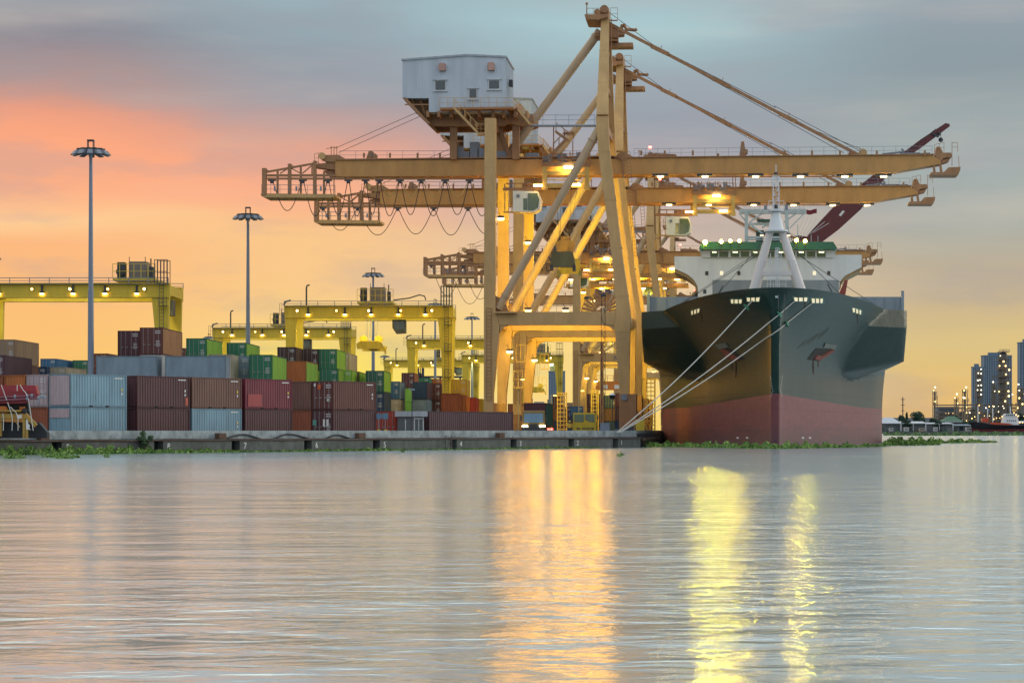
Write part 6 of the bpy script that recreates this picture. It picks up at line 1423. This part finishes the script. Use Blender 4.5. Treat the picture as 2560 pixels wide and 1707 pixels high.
def column(x, yt, w, Y, label, plats, lamps, top=None, two=False):
    p = px(x, yt, Y); h = p.z - ZG; k = Y / F
    t = thing('refinery_column', label, 'refinery column', (p.x, Y, ZG), 0, GR); r_ = w / 2 * k
    m = MB(); m.tube((0, 0, 0), (0, 0, h * .96), r_, n=14); m.tube((0, 0, h * .96), (0, 0, h), r_, r_ * .4, 14); m.obj('shell', P_COL, t, smooth=True)
    m = MB()
    for y_, ww in plats: z_ = (HY - y_) * k + CZ - ZG; m.box(-ww / 2 * k, ww / 2 * k, -r_ - 1.4, r_, z_ - .25, z_ + .15); m.rail((-ww / 2 * k, -r_ - 1.4, z_), (ww / 2 * k, -r_ - 1.4, z_), 1.5, 2.5, .25)
    m.bar((-r_ - .8, -.5, 0), (-r_ - .8, -.5, h), .4); m.bar((r_ + .8, -.5, 0), (r_ + .8, -.5, h * .9), .4); m.obj('platform', P_PIP, t)
    for lx, ly, rr_, mt in lamps: bulb(t, ((lx - x) * k, -r_ - 2.2, (HY - ly) * k + CZ - ZG), rr_ * k * .62, mt)
    if top: m = MB(); m.path([(-1.0 * k, 0, h), (-1.0 * k, 0, h + 2.6 * k), (1.5 * k, 0, h + 4 * k), (4 * k, 0, h + 2.0 * k), (4 * k, 0, h - 3 * k)], .5 * k * .5); m.obj('vent_pipe', P_PIP, t)
    lamp(t, (-r_ - 3, -r_ - 7, h * .8), 450, (1, .7, .2), 1); lamp(t, (r_ + 3, -r_ - 7, h * .35), 450, (1, .7, .2), 1)
    return t
W_, C_ = emit('far_lamp_sodium', (1, .62, .16), 5), emit('far_lamp_white', (1, .9, .6), 5)
column(2508, 878, 20, 1500, 'tallest brightest refinery column, in front of the broad tower block', [(880, 24), (898, 30), (922, 36), (942, 34), (956, 30), (975, 30), (985, 26), (996, 24), (1010, 20)],
       [(2497, 890, 2, C_), (2505, 904, 3.5, W_), (2495, 915, 2.6, W_), (2510, 915, 3.2, W_), (2519, 925, 3.6, W_), (2511, 936, 3, W_), (2516, 958, 3.4, W_), (2494, 979, 2.6, W_), (2517, 978, 3.2, W_), (2518, 990, 3.8, W_), (2509, 1003, 3.4, W_), (2527, 986, 2.2, C_)], top=True)
column(2447, 924, 11, 1480, 'refinery column with white lamps in front of the shorter tower block', [(930, 17), (939, 18), (951, 16), (964, 18), (978, 18), (990, 20)],
       [(2450, 923, 2, C_), (2443, 933, 2.2, C_), (2450, 934, 2, C_), (2442, 951, 2.8, C_), (2447, 950, 2, C_), (2443, 964, 2, C_), (2450, 963, 2.2, C_), (2441, 975, 2, C_), (2450, 975, 2.2, C_), (2450, 986, 2.4, C_)])
column(2412, 973, 6, 1450, 'thin refinery column with lamps on top, left of the shorter tower block', [(981, 12), (1003, 16)], [(2413, 968, 2.6, C_), (2408, 976, 2.6, W_), (2407, 994, 3.2, C_), (2410, 995, 2.6, W_)])
column(2391, 995, 5, 1450, 'short thin refinery stack with two pale lamps', [(1000, 8)], [(2390, 985, 2.8, C_), (2385, 995, 2.2, W_), (2392, 1008, 2.2, W_)])
column(2337, 977, 4.5, 1450, 'leftmost thin refinery chimney with two lamps on top', [(985, 7), (996, 7), (1012, 10)], [(2336, 968, 2.4, C_), (2332, 976, 2.0, W_), (2336, 1004, 2.2, W_)])
column(2552, 968, 12, 1460, 'refinery column near the right frame edge with lamps down its left side', [(972, 18), (985, 20), (1000, 20)], [(2543, 961, 2.8, C_), (2545, 976, 2.2, C_), (2545, 995, 3, W_), (2553, 1010, 3.2, W_), (2541, 1020, 2.4, W_), (2558, 985, 2, W_)])
column(2485, 955, 9, 1520, 'grey drum column with one white lamp, left of the brightest column', [(945, 10), (978, 12)], [(2480, 955, 2.8, C_), (2484, 978, 1.8, C_)])
# process unit: frames and pipes
pr = thing('process_unit', 'long refinery pipe rack full of small lamps, low behind the little tanker', 'refinery unit', (px(2345, 0, 1500).x, 1500, ZG))
kk = 1500 / F
m = MB(); rr = random.Random(5)
for i in range(46):
    x_ = i * 5 * kk; m.bar((x_, 0, 0), (x_, 0, (72 if i > 10 else 55) * kk * rr.uniform(.6, 1)), .6); m.bar((x_, 10, 0), (x_, 10, 50 * kk), .6)
for z_ in (20, 28, 36, 47, 58, 66): m.bar((0 if z_ < 60 else 50 * kk, 0, z_ * kk), (230 * kk, 0, z_ * kk), .9); m.bar((0, 10, z_ * kk), (230 * kk, 10, z_ * kk), .7)
m.obj('pipe_rack', P_PIP, pr)
m = MB()
for i in range(40): x_ = rr.uniform(0, 225) * kk; z_ = rr.uniform(5, 50) * kk; m.box(x_, x_ + rr.uniform(3, 9) * kk, 1, 9, z_, z_ + rr.uniform(2, 8) * kk)
m.tube((12 * kk, -2, 0), (12 * kk, -2, 30 * kk), 2); m.ball((25 * kk, -2, 18 * kk), 4.5 * kk); m.obj('equipment', P_COL, pr)
m = MB(); m.box(10 * kk, 60 * kk, 12, 30, 0, 62 * kk); m.obj('hall', P_TOW, pr)
for i in range(70):
    x_ = rr.uniform(4, 228); z_ = rr.choice([14, 20, 22, 28, 30, 36, 47, 60]) + rr.uniform(-3, 3)
    if x_ < 60: z_ = min(z_, 45)
    bulb(pr, (x_ * kk, -3, z_ * kk), rr.uniform(.5, 1.4) * kk, rr.choice([W_, W_, W_, C_, W_]))
# left far plant seen behind the gantries
pl_ = thing('distant_plant', 'dark industrial plant silhouette under the beams right of the middle gantry', 'refinery unit', (px(1035, 0, 900).x, 900, ZG)); k9 = 900 / F; m = MB(); rr = random.Random(9)
for i in range(26):
    x_ = rr.uniform(0, 130) * k9; h_ = rr.uniform(105, 150) * k9 * (1.25 if 8 < x_ / k9 < 24 else .95); m.bar((x_, rr.uniform(0, 5), 0), (x_, rr.uniform(0, 5), h_), rr.uniform(.3, 1.0))
for z_ in (112, 126, 138): m.bar((10 * k9, 2, z_ * k9), (130 * k9, 2, z_ * k9), .8)
m.box(0, 130 * k9, 3, 20, 0, 115 * k9); m.ball((14 * k9, 2, 140 * k9), 6 * k9, 8, 5, 1.6); m.obj('silhouette_frame', P_DARK, pl_)
# pylon, sheds, shore buildings
py = thing('power_pole', 'lattice power pole with three cross arms right of the ship', 'power pole', (px(2257, 0, 1300).x, 1300, ZG)); k13 = 1300 / F
m = MB(); m.bar((0, 0, 0), (0, 0, 86 * k13), .5)
for z_, w_ in ((80, 6), (66, 5), (52, 5)): m.bar((-w_ * k13, 0, z_ * k13), (w_ * k13, 0, z_ * k13), .3)
m.obj('pole', P_DARK, py)
P_SHED = paint('shed_wall', (.13, .16, .17), .8, dirt=.6, scale=.1, rust=.3); P_SROOF = paint('shed_roof_white', (.50, .55, .60), .6); P_GROOF = paint('shed_roof_green', (.06, .15, .09), .7)
def shed(x0, x1, ytop, ywall, label, rm_, Y=1262, hip=False, d=14):
    k = Y / F; t = thing('shore_shed', label, 'shed', (px(x0, 0, Y).x, Y, ZG)); w = (x1 - x0) * k; hw = (HY - ywall) * k + CZ - ZG; ht = (HY - ytop) * k + CZ - ZG
    m = MB(); m.box(0, w, 0, d, 0, hw); wl = m.obj('wall', P_SHED, t)
    m = MB(); i_ = w * .3 if hip else 0; m.add([(-1, -1, hw), (w + 1, -1, hw), (w + 1, d + 1, hw), (-1, d + 1, hw), (i_, d / 2, ht), (w - i_, d / 2, ht)], [(0, 1, 5, 4), (2, 3, 4, 5), (1, 2, 5), (3, 0, 4), (3, 2, 1, 0)]); m.obj('roof', rm_, t)
    rr = random.Random(int(x0)); m = MB(); n = max(2, int(w / 3))
    for i in range(n):
        if rr.random() < .75: m.box(w * (i + .15) / n, w * (i + .8) / n, -.1, -.01, .3, hw * rr.uniform(.5, .85))
    m.obj('opening', P_GLASS, t); m = MB()
    for i in range(n // 2 + 1): m.bar((w * i / max(1, n // 2), -1.5, 0), (w * i / max(1, n // 2), -1.5, hw), .25)
    m.bar((0, -1.5, hw), (w, -1.5, hw), .3); m.obj('veranda_post', P_WHITE, t)
shed(2200, 2250, 1043, 1058, 'white roofed shed right beside the ship hull on the far shore', P_SROOF, hip=True)
shed(2252, 2312, 1053, 1058, 'long low shed with clerestory strip, second along the far shore', P_SROOF)
shed(2314, 2380, 1056, 1059, 'pale flat roofed waterfront building in the middle of the far shore', P_SROOF)
shed(2362, 2405, 1040, 1054, 'shed with a green hipped roof behind the waterfront', P_GROOF, Y=1330, hip=True)
shed(2382, 2425, 1060, 1063, 'small dark waterfront shed left of the little tanker', P_TOW)
shed(2536, 2600, 1052, 1056, 'pale terminal building lit by two lamps at the right frame edge', P_SROOF, Y=1275)
wl = thing('tank_farm_wall', 'long pale storage tank wall on the horizon right beside the ship', 'storage tank', (px(2195, 0, 1800).x, 1800, ZG)); m = MB(); m.box(0, 170 * 1800 / F, 0, 40, 0, 52 * 1800 / F * .58 + 1); m.obj('tank_shell', paint('tank_pale', (.20, .22, .24), .8), wl)
for i, (x_, c1, c2, lab) in enumerate(((2212, 'navy', 'white', 'small dark blue boat moored nearest to the big ship'), (2246, 'teal', 'white', 'low teal boat with a white cabin on the far bank'), (2282, 'maroon', 'beige', 'maroon barge with a beige cabin below the broad dark tree'),
                             (2322, 'navy', 'white', 'navy boat with white cabin before the pale waterfront building'), (2356, 'green', 'grey', 'green boat in front of the green hipped roof'), (2398, 'grey', 'white', 'grey boat left of the little tanker'))):
    k = 1246 / F; t = thing('moored_boat', lab, 'boat', (px(x_, 0, 1246).x, 1246 - i % 2, 0), 0, 'small boats along the far bank'); w = (24 + 5 * (i % 3)) * k
    m = MB(); m.prism([(0, 1.4), (w, 1.2), (w * .93, -.3), (w * .08, -.3)], -1.4, 1.4); m.obj('hull', cmat(c1), t); m = MB(); m.box(w * .45, w * .85, -1.1, 1.1, 1.31, 2.9 + .4 * (i % 2)); m.box(w * .43, w * .88, -1.3, 1.3, 2.91 + .4 * (i % 2), 3.05 + .4 * (i % 2)); cb_ = m.obj('cabin', cmat(c2), t)
    m = MB(); m.box(w * .5, w * .8, -1.16, -1.105, 1.9, 2.5); m.obj('window', P_GLASS, cb_); m = MB(); m.bar((w * .3, 0, 1.3), (w * .3, 0, 4.5), .15); m.obj('mast', P_DARK, t)
# trees
def leafy(mb, c, rx, rz, n, size, rng):
    for _ in range(n):
        while True:
            p = Vector((rng.uniform(-1, 1), rng.uniform(-1, 1), rng.uniform(-1, 1)))
            if p.length <= 1: break
        p = Vector((p.x * rx, p.y * rx, p.z * rz)) + c; a = Vector((rng.uniform(-1, 1), rng.uniform(-1, 1), rng.uniform(-1, 1))).normalized(); b = a.cross(Vector((rng.uniform(-1, 1), rng.uniform(-1, 1), rng.uniform(-1, 1)))).normalized()
        s_ = size * rng.uniform(.6, 1.3); mb.add([p - a * s_, p + b * s_ * .5, p + a * s_, p - b * s_ * .5], [(0, 1, 2, 3)])
def leafmat(name, c1, c2):
    m = bpy.data.materials.new(name); m.use_nodes = True; t = m.node_tree; b = t.nodes['Principled BSDF']; b.inputs['Roughness'].default_value = .65
    g_ = t.nodes.new('ShaderNodeNewGeometry'); r_ = t.nodes.new('ShaderNodeMix'); r_.data_type = 'RGBA'; r_.inputs[6].default_value = (*c1, 1); r_.inputs[7].default_value = (*c2, 1)
    t.links.new(g_.outputs['Random Per Island'], r_.inputs[0]); t.links.new(r_.outputs[2], b.inputs['Base Color']); return m
L_TREE = leafmat('tree_leaf', (.015, .045, .035), (.05, .10, .06)); P_BARK = paint('bark', (.06, .045, .03), .9)
def tree(x, yt, w, Y, label, kind=0):
    k = Y / F; h = (HY - yt) * k + CZ - ZG; t = thing('shore_tree', label, 'tree', (px(x, 0, Y).x, Y, ZG), 0, 'trees along the far shore'); rng = random.Random(int(x * 7))
    m = MB(); m.tube((0, 0, 0), (0, 0, h * .6), .35, .18, 8)
    cs_ = []
    for i in range(7 if kind == 0 else 3):
        a = rng.uniform(0, 6.28); r_ = w * k * .5 * rng.uniform(.2, .7) * (1 if kind == 0 else .2); c = Vector((math.cos(a) * r_, math.sin(a) * r_, h * rng.uniform(.45, .85))); cs_.append(c); m.tube((0, 0, h * .3), c, .16, .06, 6)
    m.obj('trunk', P_BARK, t); m = MB()
    for c in cs_: leafy(m, c, w * k * (.26 if kind == 0 else .4), h * .17, 190, .55, rng)
    leafy(m, Vector((0, 0, h * .62)), w * k * .38, h * .36, 380, .6, rng); m.obj('crown', L_TREE, t)
tree(2297, 1026, 38, 1300, 'broad dark tree standing right of the power pole'); tree(2252, 1036, 18, 1290, 'small tree directly below the power pole'); tree(2267, 1030, 5, 1295, 'thin columnar tree beside the broad dark tree', 1)
tree(2336, 1045, 26, 1300, 'low tree in front of the leftmost refinery chimney'); tree(2385, 1037, 40, 1400, 'wide low tree behind the green hipped roof'); tree(2410, 1052, 22, 1285, 'bushy tree right of the green hipped roof')
tree(2265, 1048, 26, 1262, 'low tree poking above the long clerestory shed'); tree(2345, 1050, 20, 1262, 'bush like tree behind the pale waterfront building'); tree(2430, 1050, 24, 1290, 'dark tree right behind the bow of the little tanker')
tree(2220, 1045, 20, 1420, 'faint tree at the ship side behind the white roofed shed'); tree(2550, 1030, 26, 1400, 'tree behind the terminal building at the right frame edge')
# small tanker
tb = thing('coastal_tanker', 'small tanker with black and red hull and white wheelhouse moored at the far shore', 'ship', (px(2490, 0, 1240).x, 1240, 0)); kt = 1240 / F
def TP(x, y): return ((x - 2490) * kt, (HY - y) * kt + CZ)
def T2_(pts): return [TP(x, y) for x, y in pts]
def loft(prof_top, prof_bot, hw):     # simple shaped hull: bow narrows to the left
    vs = []; n = len(prof_top)
    for (xt, yt), (xb, yb), h_ in zip(prof_top, prof_bot, hw):
        a = TP(xt, yt); b = TP(xb, yb); vs += [(a[0], -h_, a[1]), (a[0], h_, a[1]), (b[0], h_ * .8, b[1]), (b[0], -h_ * .8, b[1])]
    fs = []
    for i in range(n - 1):
        for j in range(4): fs.append((4 * i + j, 4 * i + 4 + j, 4 * i + 4 + (j + 1) % 4, 4 * i + (j + 1) % 4))
    fs += [(0, 1, 2, 3), (4 * n - 1, 4 * n - 2, 4 * n - 3, 4 * n - 4)]
    m = MB(); m.add(vs, fs); return m
hw = [.2, 2.2, 3.6, 4.2, 4.2, 4.2, 3.8]
loft([(2424, 1055), (2432, 1054), (2450, 1056), (2480, 1061), (2520, 1063), (2560, 1063), (2610, 1060)], [(2430, 1070), (2436, 1072), (2452, 1073), (2480, 1073), (2520, 1072), (2560, 1072), (2608, 1072)], hw).obj('hull_upper', paint('tanker_black', (.012, .014, .02), .4), tb)
loft([(2430, 1070.2), (2436, 1072.2), (2452, 1073.2), (2480, 1073.2), (2520, 1072.2), (2560, 1072.2), (2608, 1072.2)], [(2434, 1084), (2440, 1085), (2455, 1086), (2480, 1086), (2520, 1086), (2560, 1086), (2600, 1086)], hw).obj('hull_lower', paint('tanker_red', (.15, .025, .03), .5), tb)
m = MB(); m.prism(T2_([(2470, 1055), (2520, 1058), (2530, 1062), (2474, 1061)]), -3.6, -3.2); m.prism(T2_([(2455, 1045), (2470, 1044), (2470, 1056), (2455, 1055)]), -2, 2); m.obj('deck_gear', paint('tanker_orange', (.50, .07, .03), .5), tb)
m = MB(); m.prism(T2_([(2505, 1060), (2508, 1043), (2512, 1034), (2540, 1034), (2544, 1062)]), -3.5, 3.5); m.prism(T2_([(2508, 1038), (2545, 1038), (2545, 1040), (2508, 1040)]), -4, 4); m.bar((TP(2526, 1034)[0], 0, TP(2526, 1034)[1]), (TP(2526, 1018)[0], 0, TP(2526, 1016)[1]), .4); m.obj('wheelhouse', P_WHITE, tb)
m = MB()
for i in range(6): a = TP(2510 + i * 5, 1039); m.box(a[0], a[0] + .8, -4.1, -4.01, a[1], a[1] + .7)
for i in range(5): a = TP(2514 + i * 5, 1053); m.box(a[0], a[0] + .6, -3.6, -3.51, a[1], a[1] + .7)
m.obj('window', P_GLASS, tb)
for x_, y_ in ((2445, 1013), (2469, 1020), (2482, 1020)):
    m = MB(); a = TP(x_, y_); m.bar((a[0], 0, 2.5), (a[0], 0, a[1]), .45); m.obj('mast', P_WHITE, tb)
for x_, y_ in ((2444, 1013), (2444, 1032), (2469, 1016), (2487, 1045), (2501, 1041), (2536, 1037), (2541, 1040), (2545, 1056), (2552, 1056), (2478, 1015)): a = TP(x_, y_); bulb(tb, (a[0], -4.4, a[1]), 1.0 * kt, E_ORG)
# bank strip and moored clutter
bk = MB(); rr = random.Random(2)
for i in range(260): x_ = px(2190, 0, 1255).x + i * .42; h_ = rr.uniform(.2, 1.6); bk.box(x_, x_ + rr.uniform(.4, 1.6), 1254 + rr.uniform(0, 4), 1259, -.3, h_)
b_ = bk.obj('river_bank', paint('bank_rubble', (.045, .045, .045), .9, dirt=.5)); tag(b_, kind='structure')

# ------------------------------------------------------------------ floating plants
L_W = leafmat('hyacinth_leaf', (.04, .12, .02), (.20, .32, .05)); L_W2 = leafmat('hyacinth_leaf_dark', (.02, .07, .02), (.10, .19, .04))
def weeds(name, pts, mat, size, n, width, hgt, seed, quay=False):
    """pts: list of (x, y row, density) centre line in picture measures on the water"""
    rng = random.Random(seed); m = MB(); segs_ = []
    for (xa, ya, da), (xb, yb, db) in zip(pts[:-1], pts[1:]): segs_.append(((xa, ya, da), (xb, yb, db), abs(xb - xa) * (da + db) / 2))
    tot = sum(s_[2] for s_ in segs_)
    for (a, b, w_) in segs_:
        kn = int(n * w_ / tot)
        for _ in range(kn):
            t = rng.random(); x_ = a[0] + (b[0] - a[0]) * t; y_ = a[1] + (b[1] - a[1]) * t; dn = a[2] + (b[2] - a[2]) * t
            Y = (CZ * F / (y_ - HY)) if not quay else (QC + qd * quay_s(x_, -1.0) + nd * -1.2).y - abs(rng.gauss(0, .9)) * dn; clump = .5 + .5 * math.sin(x_ * .19 + seed) * math.sin(x_ * .063 + 2 * seed)
            if not quay: Y += rng.gauss(0, 1) * width * dn * (.4 + .6 * clump)
            X = (x_ - 1280) / F * Y; z = abs(rng.gauss(0, .5)) * hgt * (.35 + clump) * dn
            z = min(z, hgt * 1.4); base = Vector((X, Y, z)); ang = rng.uniform(0, 6.28); tl = rng.uniform(.1, 1.2)
            a_ = Vector((math.cos(ang) * math.cos(tl), math.sin(ang) * math.cos(tl), math.sin(tl))); b2 = a_.cross(Vector((rng.uniform(-1, 1), rng.uniform(-1, 1), .5))).normalized(); s_ = size * rng.uniform(.6, 1.4)
            m.add([base - a_ * s_, base + b2 * s_ * .55, base + a_ * s_ * 1.1, base - b2 * s_ * .55], [(0, 1, 2, 3)])
    o = m.obj(name, mat); tag(o, kind='stuff'); return o
weeds('water_weed', [(-60, 1134, 1), (60, 1131, 1.1), (130, 1130, 1), (240, 1128, 1.1), (340, 1126, .9), (420, 1125, .5), (520, 1125, .55), (620, 1124, .15), (700, 1122, .15), (860, 1122, .3), (960, 1121, .35), (1000, 1120, .1), (1150, 1119, .12), (1300, 1119, .25), (1400, 1117, .3), (1500, 1116, .05)], L_W, .13, 15000, 2.2, .42, 3, True)
weeds('water_weed', [(1545, 1117, .5), (1600, 1116.5, .9), (1700, 1117, .8), (1800, 1119, .9), (1940, 1121, .9), (2050, 1119, .8), (2130, 1118, .5), (2200, 1116, .6), (2230, 1113, 1.0), (2290, 1113, .9), (2350, 1112, .25)], L_W, .15, 15000, 2.2, .45, 5)
weeds('water_weed', [(2215, 1108, 1), (2300, 1108, 1), (2360, 1107.5, .6), (2420, 1106.5, .7), (2490, 1106, .15)], L_W, .22, 5000, 4, .6, 8)
weeds('water_weed', [(2210, 1088.0, .8), (2320, 1088.5, .6), (2400, 1088.2, .9), (2560, 1088, .8), (2620, 1088, .8)], L_W2, .55, 4000, 20, 1.0, 9)
tuft = MB(); rng = random.Random(4)
for x_, y_ in ((130, 1143), (160, 1146), (175, 1144), (150, 1141), (38, 1146), (266, 1143), (1003, 1131), (1552, 1141)):
    Y = CZ * F / (y_ - HY); leafy(tuft, Vector(((x_ - 1280) / F * Y, Y, .1)), .7 if x_ < 180 else .25, .18, 150 if x_ < 180 else 25, .11, rng)
tag(tuft.obj('water_weed', L_W), kind='stuff')
# bush on the quay ledge
bb = QC + qd * quay_s(356, -.7) + nd * -.9
bu = thing('wall_bush', 'small dark green bush growing out of the quay wall ledge', 'bush', (bb.x, bb.y, .1)); m = MB(); mm = MB(); rng = random.Random(8)
for i in range(11):
    a = rng.uniform(0, 6.28); q_ = Vector((math.cos(a) * rng.uniform(.1, .62), math.sin(a) * .3, rng.uniform(.5, 1.75))); m.tube((0, 0, 0), q_, .03, .01, 5); leafy(mm, q_, .25, .22, 85, .10, rng)
m.obj('stem', P_BARK, bu); mm.obj('foliage', leafmat('bush_leaf', (.02, .06, .025), (.07, .13, .05)), bu)
